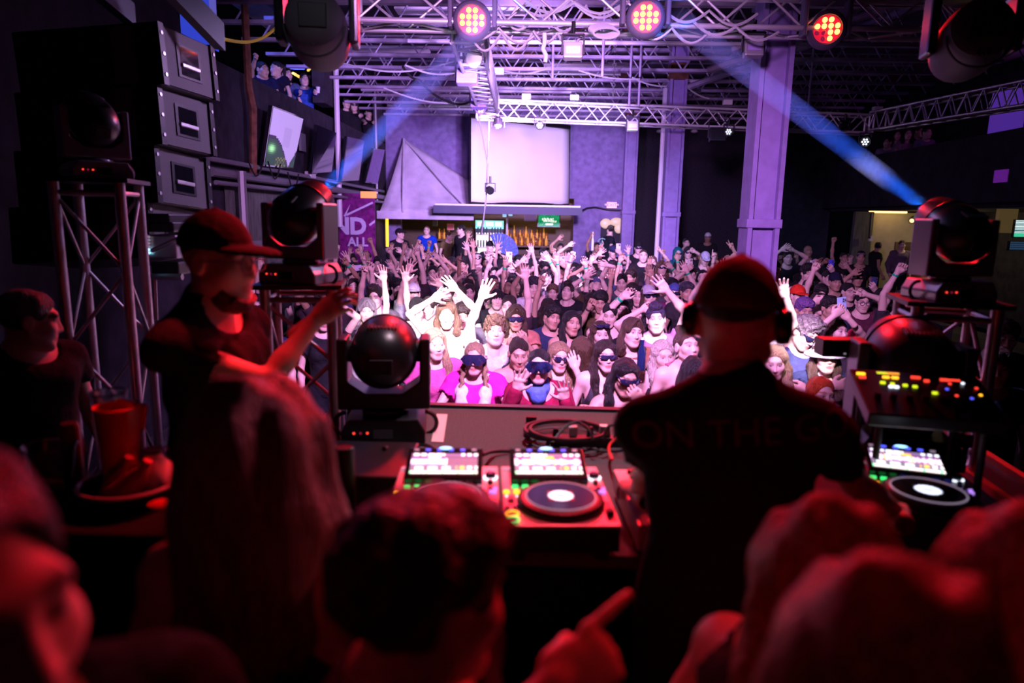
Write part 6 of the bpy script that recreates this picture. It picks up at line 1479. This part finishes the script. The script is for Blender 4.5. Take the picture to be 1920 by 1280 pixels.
crowd(1271, 476, 13.6, 'person in teal hood and sunglasses below the reddish curls', 0, 0, 0, 'm', 1, None, BLK, 'long', (.01, .12, .14), [('hood', (.01, .16, .18)), ('shades', K)])
crowd(1290, 474, 13.2, 'long-faced person in sunglasses right of the teal hood', 0, 0, 0, 'm', 1, 'curtain', BLK, 'tee', K, [('shades', K)], arms=[(1303, 466, 'fist', {'dd': -.2})])
crowd(1287, 456, 16, 'tall person between teal hood and the white pipe column', 0, 0, 0, 'm', 1, 'short', BLK, 'tee', K)
crowd(1322, 486, 12, 'person in pale patterned cap above the left of DJ cap', 0, 20, 0, 'm', 1, 'short', BLK, 'tee', K, [('cap', (.6, .6, .7))])
crowd(1327, 446, 17.5, 'distant person in white cap against the dark wall', -20, 0, 0, 'm', 3, 'short', BLK, 'tee', K, [('cap', W_)])
o = crowd(1296, 514, 10.2, 'person with brown hair filming with a small white phone', 0, 20, 0, 'm', 1, 'short', DBR, 'tee', GY, arms=[(1287, 500, 'grip', {'dd': -.3, **FR, 'side': 1})]); phone(o, 1, 'small white phone held up left of the DJ cap', (.75, .75, .65), .05)
crowd(1378, 494, 12, 'person behind DJ cap with one open hand and one fist', 0, 0, 0, 'm', 2, 'short', BLK, 'tee', K, arms=[(1370, 478, 'open', {'side': 1, 'dd': -.3}), (1374, 459, 'peace', {'side': -1})])
crowd(1020, 476, 14, 'dark-haired man in profile before the lit bar bottles', 40, 0, 0, 'm', 1, 'short', BLK, 'tee', K)
crowd(1022, 520, 10.4, 'dark-haired person with a flat hand up and green wristband', 0, 0, 0, 'm', 1, 'short', BLK, 'tee', DK, arms=[(1030, 482, 'open', {**BD, 'side': -1})])
crowd(987, 506, 11.6, 'person throwing both bare arms up in the centre', 0, 0, 0, 'm', 1, 'short', BLK, 'tank', DK, arms=[(977, 484, 'open', {'dd': -.2}), (997, 456, 'open', {})])
crowd(1000, 505, 12.6, 'person behind the centre bare arms waving a limp hand', 0, 0, 0, 'f', 1, 'long', DBR, 'tee', K, arms=[(1008, 494, 'relax', {'dd': -.4}), (993, 466, 'relax', {})])
fan_p = crowd(919, 463, 15, 'person in black cap holding an open blue fan', 20, 0, 0, 'm', 1, 'short', BLK, 'tee', K, [('cap', K)], arms=[(936, 468, 'grip', {'dd': -.2})])
o = crowd(956, 508, 11, 'person in black filming with a bright white phone', 0, 0, 0, 'm', 1, 'short', BLK, 'tee', K, arms=[(949, 491, 'grip', {'dd': -.3, **FR, 'side': 1, 'band': (.1, .1, .1)}), (966, 496, 'relax', {'dd': -.3})]); phone(o, 1, 'bright white phone held up right of the fan', (.9, .88, .8), .07, .0, 1.25)
crowd(1051, 466, 16, 'person with one hand high under the green bar screen', 0, 0, 0, 'm', 2, 'short', BLK, 'tee', K, arms=[(1046, 444, 'open', {})])
crowd(1081, 516, 10.8, 'person with clenched fist and bracelet in centre right', 0, 0, 0, 'm', 1, 'short', BLK, 'tee', K, arms=[(1072, 474, 'fist', {'band': (.2, .2, .22), 'bt': .7})])
crowd(1066, 480, 14, 'person with bowed hand aloft right of the green screen', 0, 0, 0, 'm', 1, 'short', BLK, 'tee', K, arms=[(1066, 455, 'relax', {'side': 1})])
o = crowd(1052, 508, 11.4, 'person holding a phone flat before the raised fist', 0, 10, 0, 'm', 2, 'curly', BLK, 'tee', K, arms=[(1060, 494, 'grip', {'dd': -.3, **FR})]); phone(o, -1, 'phone with pale case left of the bracelet fist', (.45, .45, .55), .05, -.1)
crowd(1076, 534, 9.2, 'dark-haired person lifting a bent hand with green wristband', 0, 10, 0, 'm', 1, 'mop', BLK, 'tee', K, arms=[(1098, 489, 'relax', {**BD, 'dd': -.1})])
crowd(1131, 500, 12, 'person with an open hand up left of navy cap', 0, 0, 0, 'm', 1, 'short', DBR, 'tee', K, arms=[(1121, 472, 'open', {})])
crowd(1166, 530, 9.4, 'tattooed-arm person reaching up with clawed hand', -10, 10, 0, 'm', 1, 'short', BLK, 'tee', (.08, .09, .11), arms=[(1140, 490, 'relax', {'hint': (-.6, 0, .6), 'dir': (-.9, 0, .2)})])
o = crowd(1119, 464, 16, 'dim person hoisting a slim bottle near the hatch', 0, 0, 0, 'm', 3, 'short', BLK, 'tee', K, arms=[(1109, 438, 'fist', {})])
w_ = o_info[o.name]['hand'][1][0]; t = thing('slim_bottle', 'slim pale bottle hoisted by the dim person near hatch', 'bottle', w_+Vector((.03, -.06, -.32))); B().lathe([(.03, 0), (.03, .22), (.012, .3), (.012, .42)], None, 12).obj('body', 'white_plastic', t, True)
crowd(1223, 492, 12.6, 'person with bare arm and fist up before the middle column', 0, 0, 0, 'f', 1, 'bob', LBR, 'tank', K, arms=[(1238, 464, 'fist', {})])
crowd(846, 494, 12.3, 'dark-skinned man in profile beneath the bartender', -40, 4, 0, 'm', 3, 'short', BLK, 'tee', K)
crowd(868, 496, 12.0, 'person with spread hand up in front of drinks fridge', 0, 6, 0, 'f', 2, 'curly', BLK, 'tee', K, arms=[(887, 449, 'spread', {'hint': (1, 0, .0)})])
crowd(888, 472, 15.2, 'dark curly-haired person before the drinks fridge', 0, 0, 0, 'm', 2, 'curly', BLK, 'tee', K, arms=[(877, 439, 'spread', {})])
crowd(927, 514, 11, 'dark-haired person punching a small fist up', 0, 0, 0, 'm', 1, 'short', BLK, 'tee', K, arms=[(923, 474, 'fist', {'side': 1})])
o = crowd(765, 470, 14.6, 'ruddy person half turned below the man in black cap', -20, 0, 0, 'n', 1, 'crop', DBR, 'tee', K)
crowd(745, 496, 13.4, 'person with bent hand and green wristband at left back', 10, 0, 0, 'm', 1, 'short', BLK, 'tee', K, arms=[(752, 468, 'relax', BD)])
crowd(798, 480, 14, 'dark person with both fists near the blue shirt', -10, 0, 0, 'm', 2, 'short', BLK, 'tee', K, arms=[(783, 452, 'fist', {})])
crowd(689, 484, 13.0, 'dark person raising one bare arm before the banner', 10, 0, 0, 'm', 2, 'short', BLK, 'tank', K, arms=[(695, 444, 'fist', {'side': -1})])
o = crowd(662, 512, 9.4, 'person filming with a pale phone beside the left tower', 10, 6, 0, 'm', 1, 'curly', BLK, 'tee', (.05, .06, .14), arms=[(652, 502, 'grip', {'dd': -.3, **FR, 'side': 1})]); phone(o, 1, 'pale lilac phone held up beside the left tower', (.6, .55, .75), .06, 1.4)
crowd(812, 512, 10.8, 'person with two bent arms up behind white-capped man', 0, 8, 0, 'm', 1, 'short', BLK, 'tee', (.06, .06, .09), arms=[(803, 475, 'point', {}), (822, 478, 'relax', {})])
crowd(800, 432, 17.6, 'man in bright blue T-shirt standing before the bar', 0, 0, 0, 'n', 1, 'crop', LBR, 'tee', (.01, .06, .6))
crowd(842, 443, 18.2, 'bartender in olive shirt leaning to the right', 70, 10, 0, 'm', 1, 'short', BRN, 'tee', (.16, .13, .05))
crowd(864, 431, 16.6, 'dark-haired man in black facing left before the fridge', -75, 4, 0, 'm', 1, 'short', BLK, 'long', K)
crowd(750, 439, 15.6, 'man in black cap facing right below the tent canopy', 75, 0, 0, 'm', 1, 'short', BLK, 'long', K, [('cap', K)])
# ---- folded fan
c_ = P(935, 474, 14.7); t = thing('folding_fan', 'open blue pleated hand fan held up by the capped person', 'fan', c_)
for k in range(11):
    a0 = math.radians(-8+11.5*k); a1 = a0+math.radians(10.6); b = B(); r0, r1 = .06, .42
    f_ = lambda a, r, y: Vector((r*math.cos(a), y, r*math.sin(a)))
    b.add([f_(a0, r0, .0), f_(a0, r1, .0), f_(a1, r1, .03), f_(a1, r0, .01), f_(a0, r0, .006), f_(a0, r1, .006), f_(a1, r1, .036), f_(a1, r0, .016)], [(0, 1, 2, 3), (7, 6, 5, 4), (0, 4, 5, 1), (1, 5, 6, 2), (2, 6, 7, 3), (3, 7, 4, 0)]); b.obj('fan_blade', 'cloth', t, color=(.10, .14, .42))
# ---- balcony guests
def bal(px, py, X, label, floor, **kw):
    c_ = PX(px, py, X);     return person(c_, label, lod=kw.pop('lod', 1), floor=floor, hs=1.08, **kw)
bal(492, 132, XL-.45, 'person at near end of left balcony with a bare arm raised', 3.5, yaw=60, sex='m', sk=1, hair='short', hcol=BLK, tcol=(.02, .03, .12), arms=[(1, PX(482, 92, XL-.3), 'fist', {})])
bal(518, 130, XL-.46, 'woman in profile with dark tied hair on the left balcony', 3.5, yaw=-35, sex='f', sk=1, hair='pony', hcol=BLK, tcol=(.015, .015, .04))
bal(538, 141, XL-.72, 'bearded person behind the profile woman on left balcony', 3.5, yaw=50, sex='m', sk=1, hair='short', hcol=BLK, tcol=(.1, .15, .3), acc=[('beard', BLK)])
o = bal(571, 150, XL-.44, 'man in blue jacket leaning over left balcony with a cup', 3.5, yaw=30, sex='n', sk=1, hair='short', hcol=BLK, top='long', tcol=(.04, .12, .6), lean=.10, arms=[(-1, PX(601, 180, XL+.22), 'grip', {'hint': (.3, 0, -1)}), (1, PX(588, 186, XL+.22), 'relax', {'hint': (0, 0, -1)})])
w_ = o_info[o.name]['hand'][-1]; t = thing('paper_cup', 'white cup held over the balcony edge by blue-jacketed man', 'cup', w_[0]+w_[3]*.06+Vector((.03, 0, .0))); B().lathe([(.03, 0), (.04, .11), (.038, .11), (.028, .005)], None, 16).obj('body', 'white_plastic', t, True); B().torus((0, 0, .11), .04, .003, None, 16, 5).obj('rim', 'white_plastic', t, True)
bal(650, 194, XL-.62, 'red-faced person at the left of far balcony bay', 3.6, yaw=30, sex='m', sk=1, hair='short', hcol=BLK, tcol=K)
bal(664, 199, XL-.44, 'dark-bearded person in round sunglasses on the far balcony bay', 3.6, yaw=20, sex='m', sk=1, hair='curtain', hcol=BLK, tcol=K, acc=[('round', K)], arms=[(-1, PX(671, 216, XL-.05), 'grip', FR)])
bal(692, 212, XL-.38, 'person in black cap leaning out with an arm hanging over', 3.6, yaw=50, pitch=14, sex='m', sk=1, hair='short', hcol=BLK, tcol=(.02, .02, .03), acc=[('cap', K)], lean=.08, arms=[(1, PX(709, 246, XL+.35), 'relax', {'hint': (.2, 0, 1), 'band': (.9, .9, .9)}), (-1, PX(700, 238, XL+.1), 'relax', {})])
for i, (px, py, c__, lb) in enumerate(((1664, 268, (.35, .3, .45), 'pale-shirted person slumped at left end of right balcony'), (1683, 254, (.3, .26, .42), 'person in pale top turned sideways on the right balcony'), (1702, 252, (.45, .25, .40), 'pink-lit person looking down on the right balcony'), (1738, 250, (.22, .18, .34), 'violet-lit person at the right group of right balcony'), (1722, 248, K, 'dark person standing behind the violet-lit one on right balcony'))):
    bal(px, py, XR+.52+.32*(i % 2)+.3*(i == 4), lb, 2.6 if False else 2.9, yaw=-50+20*i, sex='mffmm'[i], sk=1, hair=('short', 'long', 'bob', 'short', 'short')[i], hcol=DBR, tcol=c__, lod=2)
# ---- the rest of the crowd: dark heads between the people above
SPOTS = [(tuple(o_['hc'])) for o_ in o_info.values()]
def pxy(v):
    r = Vector(v)-CAM; k = FPX/r.dot(_f); return 960+k*r.dot(CR), 640-k*r.dot(CU)
KNOWN = [(*pxy(v), v[1], v[0]) for v in SPOTS]
rf = random.Random(21); FILL = []
for d, n in ((6.2, 9), (6.9, 10), (7.6, 13), (8.3, 15), (9.0, 17), (9.7, 18), (10.4, 19), (11.1, 20), (11.8, 21), (12.5, 22), (13.2, 22), (13.8, 18)):
    for i in range(n*7):
        if sum(1 for q in FILL if q[4] == d) >= n: break
        X = max(XL+.45, rf.uniform(-.34*d+.1, .44*d)) if d > 7 else rf.uniform(-2.0, 3.2); Y = d+rf.uniform(-.3, .3); z = rf.uniform(1.42, 1.60); v = (X, Y, z); px, py = pxy(v)
        if any(abs(k_[3]-X) < .42 and abs(k_[2]-Y) < .30 for k_ in KNOWN) or any(math.hypot(q[0]-X, q[1]-Y) < .45 for q in FILL): continue
        if any(k_[2] > Y and abs(k_[0]-px) < 150/Y and abs(k_[1]-py) < 220/Y for k_ in KNOWN): continue
        if px < 455 or px > 1900 or any(max(abs(X-q[0]), abs(Y-q[1])) < .5 for q in ((2.78, 8.4), (2.87, 14.2))): continue
        FILL.append((X, Y, z, px, d))
STOP = {'a', 'an', 'the', 'in', 'with', 'and', 'of', 'his', 'her', 'to', 'left', 'right', 'one', 'over', 'its', 'on', 'by', 'at', 'up', 'above', 'behind', 'between', 'below', 'before', 'under', 'beside', 'whose', 'both', 'big', 'from', 'into', 'down', 'high', 'bare', 'two', 'white', 'black', 'tight', 'pale', 'straight', 'thin', 'dark', 'small', 'long', 'green'}
ANCH = []; USED = set()
for o_ in list(o_info):
    w_ = bpy.data.objects[o_]['label'].replace(',', '').split()[:8]
    while w_ and w_[-1] in STOP: w_.pop()
    c_ = o_info[o_]['hc']
    if c_.y > 4.2 and 'balcony' not in bpy.data.objects[o_]['label']: ANCH.append((*pxy(c_), c_.y, ' '.join(w_)))
for i, (X, Y, z, px, d) in enumerate(FILL):
    fm = rf.random() < .35; dim = px > 1400
    ar = []
    if rf.random() < (.62 if not dim else .3):
        s_ = rf.choice((1, -1)); ar = [(s_, Vector((X-s_*rf.uniform(.05, .3), Y-.1, z+rf.uniform(.12, .48))), rf.choice(('open', 'fist', 'relax', 'spread', 'point')), {'band': GREEN} if rf.random() < .3 else {})]
    hr = rf.choice(('long', 'wavy', 'pony', 'bob') if fm else ('short', 'mop', 'curly', 'crop', 'quiff')); tc = rf.choice((K, K, DK, NV, (.05, .03, .04), (.10, .09, .11)))
    who = {'long': 'long-haired woman', 'wavy': 'wavy-haired woman', 'pony': 'woman with tied-back hair', 'bob': 'woman with bobbed hair', 'short': 'short-haired man', 'mop': 'man with a thick mop of hair', 'curly': 'curly-headed man', 'crop': 'close-cropped man', 'quiff': 'man with a high quiff'}[hr]
    if ar: who += {'open': ', hand up', 'spread': ', fingers spread', 'fist': ', fist up', 'relax': ', limp hand up', 'point': ', finger up'}[ar[0][2]]
    mx_ = pxy((X, Y, z)); lb = None
    for q in sorted(ANCH, key=lambda q: math.hypot(q[0]-mx_[0], q[1]-mx_[1])):
        rel = 'behind the' if abs(q[0]-mx_[0]) < 12 and q[2] < Y else 'in front of the' if abs(q[0]-mx_[0]) < 12 else 'left of the' if mx_[0] < q[0] else 'right of the'
        l_ = '%s %s %s' % (who, rel, q[3])
        if len(l_.split()) <= 16 and l_ not in USED: lb = l_; break
    if lb is None:
        q = min(ANCH, key=lambda q: math.hypot(q[0]-mx_[0], q[1]-mx_[1])); who = who.split(',')[0]; lb = who+' near the '+q[3]
        if lb in USED: lb = who+' by the '+q[3]
    if len(lb.split()) > 16: lb = ' '.join(['person']+lb.split()[-15:]) if False else 'person packed near the '+q[3]
    USED.add(lb)
    person((X, Y, z), lb, rf.uniform(-30, 30), rf.uniform(-8, 16), rf.uniform(-6, 6), 'f' if fm else 'm', rf.choice((0, 1, 1, 2, 2, 3)),
           hr, rf.choice((BLK, BLK, DBR)), 'tee', tc, (), ar, hs=.93,
           group='crowd in shadow right of the column' if dim else 'crowd packed in the middle')
# ---- on the stage
dj = person(P(1381, 610, 1.56), 'DJ seen from behind in black T-shirt, cap and headphones at the decks', 155, 6, 0, 'n', 1, 'crop', DBR, 'tee', K, [('cap', (.16, .03, .03)), ('headphones', K)],
       [(1, P(1716, 1000, 1.86), 'relax', {'dir': (.3, .9, -.1), 'palm': (0, 0, -1), 'hint': (.8, -.6, -.5)}), (-1, P(1195, 935, 2.0), 'relax', {'dir': (-.1, 1, -.1), 'palm': (0, 0, -1), 'hint': (-.8, -.5, -.5)})], floor=SZ, lod=0, body_yaw=176, wide=1.14, hs=1.05, drop=.03)
from mathutils.bvhtree import BVHTree
def on_back(o, txt, size, px, py, m, rot=0.):
    sh_ = [c_ for c_ in o.children if c_.name.startswith('shirt')][0]; bv = BVHTree.FromPolygons([v.co.copy() for v in sh_.data.vertices], [tuple(p.vertices) for p in sh_.data.polygons])
    me = text_mesh(txt, size, .0); bs = Vector(o.location)
    c_ = P(px, py, 1.3)-bs; bm = bmesh.new(); bm.from_mesh(me); bmesh.ops.triangulate(bm, faces=bm.faces); bmesh.ops.subdivide_edges(bm, edges=bm.edges, cuts=1)
    for v in bm.verts:
        x, z = v.co.x*math.cos(rot)-v.co.y*math.sin(rot), v.co.x*math.sin(rot)+v.co.y*math.cos(rot)
        q = Vector((c_.x+x, c_.y-.6, c_.z+z)); h_ = bv.ray_cast(q, Vector((0, 1, 0)))[0]; v.co = (h_ or Vector((q.x, c_.y+.12, q.z)))-Vector((0, .004, 0))
    bm.to_mesh(me); bm.free(); link('shirt_lettering', me, m, o, label='faint grey lettering across the shoulders')
mat('faint_print', (.10, .10, .14), .8)
on_back(dj, 'ON THE GO', .085, 1430, 850, 'faint_print', .10)
cm = person(P(412, 492, 2.15), 'bearded man in black cap and glasses reaching toward the tower', 78, 4, 0, 'n', 1, 'crop', BRN, 'tee', K, [('cap', K), ('glasses', (.3, .3, .35)), ('beard', (.10, .03, .012))],
       [(1, P(592, 600, 2.22), 'relax', {'dir': (.75, .2, .6), 'palm': (.3, .9, -.3), 'hint': (0, -.7, -1)})], floor=SZ, lod=0, body_yaw=84, wide=1.34, hs=1.1, drop=.03)
person(P(58, 603, 2.7), 'dim man with dark hair in profile at the far left', 128, 8, 0, 'm', 1, 'short', DBR, 'tee', K, [], [], floor=SZ, lod=0)
person(P(500, 872, 1.08), 'long-haired woman seen from behind, hair pink-lit on its right', 172, 4, 0, 'f', 1, 'back', (.22, .12, .07), 'tank', K, [], [], floor=SZ, lod=0, hs=1.12, body_yaw=178)
o = person(P(800, 1120, .80), 'dark-haired person in near foreground pointing over a can', 128, 6, 0, 'm', 1, 'mop', BLK, 'tee', K, [],
       [(1, P(1062, 1262, .80)-Vector((.02, 0, .03)), 'point', {'dir': (.72, .35, .42), 'palm': (-.3, .5, -.75), 'hint': (.2, -.3, -1)})], floor=SZ, lod=0)
w_ = o_info[o.name]['hand'][1]; c_ = P(1080, 1238, .84); t = thing('silver_can', 'red-lit drink can gripped under the pointing finger', 'can', c_-Vector((0, 0, .115)))
B().lathe([(.024, 0), (.028, .008), (.028, .105), (.024, .115)], None, 28).obj('body', 'alu', t, True); B().lathe([(.001, .112), (.023, .112), (.025, .117)], None, 28, False).obj('lid', 'alu', t, True); B().ell((.004, -.004, .114), (.009, .012, .002)).obj('tab', 'alu', t, True)
person(P(1535, 1128, .92), 'wavy-haired woman in near foreground with red-lit top of head', 196, 14, 0, 'f', 1, 'tousled', (.22, .12, .06), 'tank', K, [], [], floor=SZ, lod=0, hs=1.05)
person(P(1898, 1150, .86), 'fair-haired person at the lower right corner lit deep red', 186, 10, 0, 'f', 1, 'tousled', (.28, .16, .08), 'tee', K, [], [], floor=SZ, lod=0, hs=1.05)
person(P(1640, 1330, .56), 'closest fair-haired person along the bottom edge', 178, 10, 0, 'f', 1, 'tousled', (.26, .15, .10), 'tee', K, [], [], floor=SZ, lod=0)
person(P(-112, 1150, .50), 'pale-faced person cut off at the lower left corner', 74, 4, 0, 'n', 1, 'short', BLK, 'tee', K, [], [], floor=SZ, lod=0, hs=1.05)
# ------------------------------------------------------------------ light
def spot(name, loc, aim, e, col, ang, blend=.3, r=.06):
    l = bpy.data.lights.new(name, 'SPOT'); l.energy = e; l.color = col; l.spot_size = math.radians(ang); l.spot_blend = blend; l.shadow_soft_size = r
    o = bpy.data.objects.new(name, l); C.objects.link(o); o.location = loc
    o.rotation_euler = (Vector(aim)-Vector(loc)).to_track_quat('-Z', 'Y').to_euler(); return o
def point(name, loc, e, col, r=.1):
    l = bpy.data.lights.new(name, 'POINT'); l.energy = e; l.color = col; l.shadow_soft_size = r
    o = bpy.data.objects.new(name, l); C.objects.link(o); o.location = loc; return o
MAG = (1., .55, .95); VIO = (.52, .30, 1.); BLU = (.2, .25, 1.); RED = (1., .01, .02)
# red washes of the front truss, aimed back at the stage
for i, ((a, aim), to, e) in enumerate(zip(REDS, ((-.75, 1.9, 1.75), (.2, 1.6, 1.6), (1.0, 1.6, 1.6)), (680, 620, 620))):
    spot('red_wash', a+(Vector(to)-a).normalized()*.16, to, e, RED, 46, .6, .12)
# hot pink-white follow beams over the front of the crowd
spot('crowd_beam', (-.4, 2.3, 3.6), P(815, 580, 5.8), 5600, (1., .80, 1.), 21, .75, .08)
spot('crowd_beam', (1.35, 2.5, 3.6), P(1490, 640, 5.0), 3200, (1., .76, .98), 14, .7, .08)
spot('crowd_beam', (.95, 2.5, 3.7), P(1278, 610, 5.3), 1800, (1., .76, .98), 9, .7, .08)
# magenta and violet wash of the whole crowd
spot('crowd_wash', (.3, 2.6, 3.9), (.0, 8.0, 1.2), 2000, (.82, .36, 1.), 92, .7, .2)
spot('crowd_wash', (.9, 7.4, 3.7), (-.2, 15, 1.2), 3100, (.70, .38, 1.), 58, .8, .2)
# violet wash on the back wall, screen, columns and roof
spot('wall_wash', (1.0, 7.9, 3.5), (-.6, 19, 3.3), 2900, (.62, .52, 1.), 42, .6, .15)
spot('roof_wash', (.2, 8.2, 3.6), (-1.0, 14, 5.6), 2000, (.60, .32, 1.), 84, .8, .15)
spot('roof_wash', (-.6, 12.3, 3.9), (-1.5, 17, 5.9), 700, (.72, .36, 1.), 110, .8, .15)
spot('truss_wash', (.2, 5.4, 3.2), (.2, 7.4, 4.5), 70, (.72, .66, 1.), 90, .8, .15)
spot('wall_wash', (1.2, 6.8, 4.0), (2.9, 12, 2.6), 1350, (.46, .40, 1.), 34, .7, .15)
spot('wall_wash', (-.6, 8.0, 4.0), (-4.2, 13.5, 3.8), 420, (.55, .36, 1.), 80, .8, .15)
# lit bar, alcove and balcony
point('bar_glow', (-1.6, 20.0, 2.9), 16, (1, .72, .35)); point('bar_glow', (.3, 20.2, 2.8), 12, (1, .66, .28))
point('alcove_glow', (XR+1.4, 16.9, 2.6), 24, (1, .75, .4)); point('balcony_glow', (XL-1.2, 11.6, 5.6), 60, (.08, .15, 1.)); point('balcony_glow', (XL-1.5, 16.5, 5.5), 40, (.45, .3, 1.)); point('balcony_glow', (XR+1.8, 15.5, 5.4), 14, (.45, .08, .5))
# dim violet light on the right edge, speaker array and left tower
spot('side_fill', (1.6, 5.6, 4.0), (2.9, 3.6, 1.6), 260, (.75, .45, .9), 40, .8, .15)  # added fill for the bushy-haired man at the right edge
spot('side_fill', (-.2, 6.0, 3.9), (-3.0, 4.0, 2.4), 260, (.70, .42, 1.), 50, .8, .15)
# the two visible beams in the haze
def beam(label, p0, p1, r0, r1, e):
    p0 = Vector(p0); p1 = Vector(p1); d = (p1-p0).normalized()
    vm = bpy.data.materials.new('beam_haze'); vm.use_nodes = True; nt = vm.node_tree; nt.nodes.remove(nt.nodes['Principled BSDF'])
    sc = nt.nodes.new('ShaderNodeVolumeScatter'); sc.inputs['Density'].default_value = .11; sc.inputs['Color'].default_value = (.6, .75, 1, 1); sc.inputs['Anisotropy'].default_value = -.35
    nt.links.new(sc.outputs[0], nt.nodes['Material Output'].inputs['Volume'])
    o = B().cyl(p0, p1, r0*1.15, r1*1.15, 24).obj('haze_beam', vm, None); tag(o, label, 'light beam', kind='stuff')
    th = 2*math.atan((r1-r0)/(p1-p0).length)
    src = p0-d*(r0/math.tan(th/2))
    s = spot('beam_lamp', src+d*max(.0, (p0-src).length+.01), p1, e, (.01, .15, 1.), 7, .3, r0*.8)
    return o


for (q, dv), lb in ((BEAM_L, 'blue light beam rising from the left tower into the roof'), (BEAM_R, 'blue light beam rising leftward from the right tower')):
    beam(lb, q, q+dv*4.2, .036, .10, 1500)

spot('deck_fill', (.3, 2.9, 4.1), (-.05, 2.1, 1.6), 230, (1., .05, .08), 26, .5, .1)  # added red fill over the decks, no fixture hangs there
spot('table_fill', (.1, 3.0, 4.3), (-.1, 2.9, 1.5), 260, (.95, .62, .80), 40, .6, .1)  # added pink fill that brightens the table top

spot('hung_head_fill', (-.6, 1.7, 4.3), P(597, 75, 3.45), 22, (.75, .66, .9), 30, .6, .1)  # added fill that lifts the left hanging head, no lamp there
spot('red_fill', (1.6, 3.0, 3.2), P(570, 830, 1.08), 190, (1., .14, .26), 16, .7, .08)  # added pink spot for the right side of the long-haired woman
spot('red_fill', (1.5, 3.2, 4.2), P(1640, 1060, .88), 220, RED, 24, .7, .08)  # added red spot for the foreground heads at lower right

spot('red_fill', (-.7, .1, 4.1), P(1580, 1090, .9), 40, (1., .02, .02), 20, .7, .08)  # second added red spot on those heads, from above the camera side
spot('red_fill', (-.2, 2.9, 3.9), P(240, 860, 1.8), 520, (1., .02, .03), 15, .6, .08)  # added red fill for the drinks on the left stand

spot('side_fill', (.1, 3.9, 3.1), (-1.0, 3.2, 2.35), 45, (.72, .55, 1.), 26, .6, .1)  # added violet spot to brighten the left tower's moving head
spot('side_fill', (.5, 4.2, 3.6), (1.75, 3.0, 2.3), 30, (.55, .4, 1.), 24, .6, .1)  # matching added fill for the right tower's moving head
W = bpy.data.worlds.new('world'); bpy.context.scene.world = W; W.use_nodes = True
W.node_tree.nodes['Background'].inputs[0].default_value = (.02, .012, .05, 1); W.node_tree.nodes['Background'].inputs[1].default_value = .02
S = bpy.context.scene; S.view_settings.view_transform = 'Standard'; S.view_settings.look = 'None'; S.view_settings.exposure = 0.; S.view_settings.gamma = 1.
S.cycles.use_denoising = True; S.cycles.max_bounces = 5; S.cycles.diffuse_bounces = 2; S.cycles.glossy_bounces = 2; S.cycles.transmission_bounces = 4; S.cycles.volume_bounces = 0
S.cycles.sample_clamp_indirect = 4; S.cycles.caustics_reflective = False; S.cycles.caustics_refractive = False
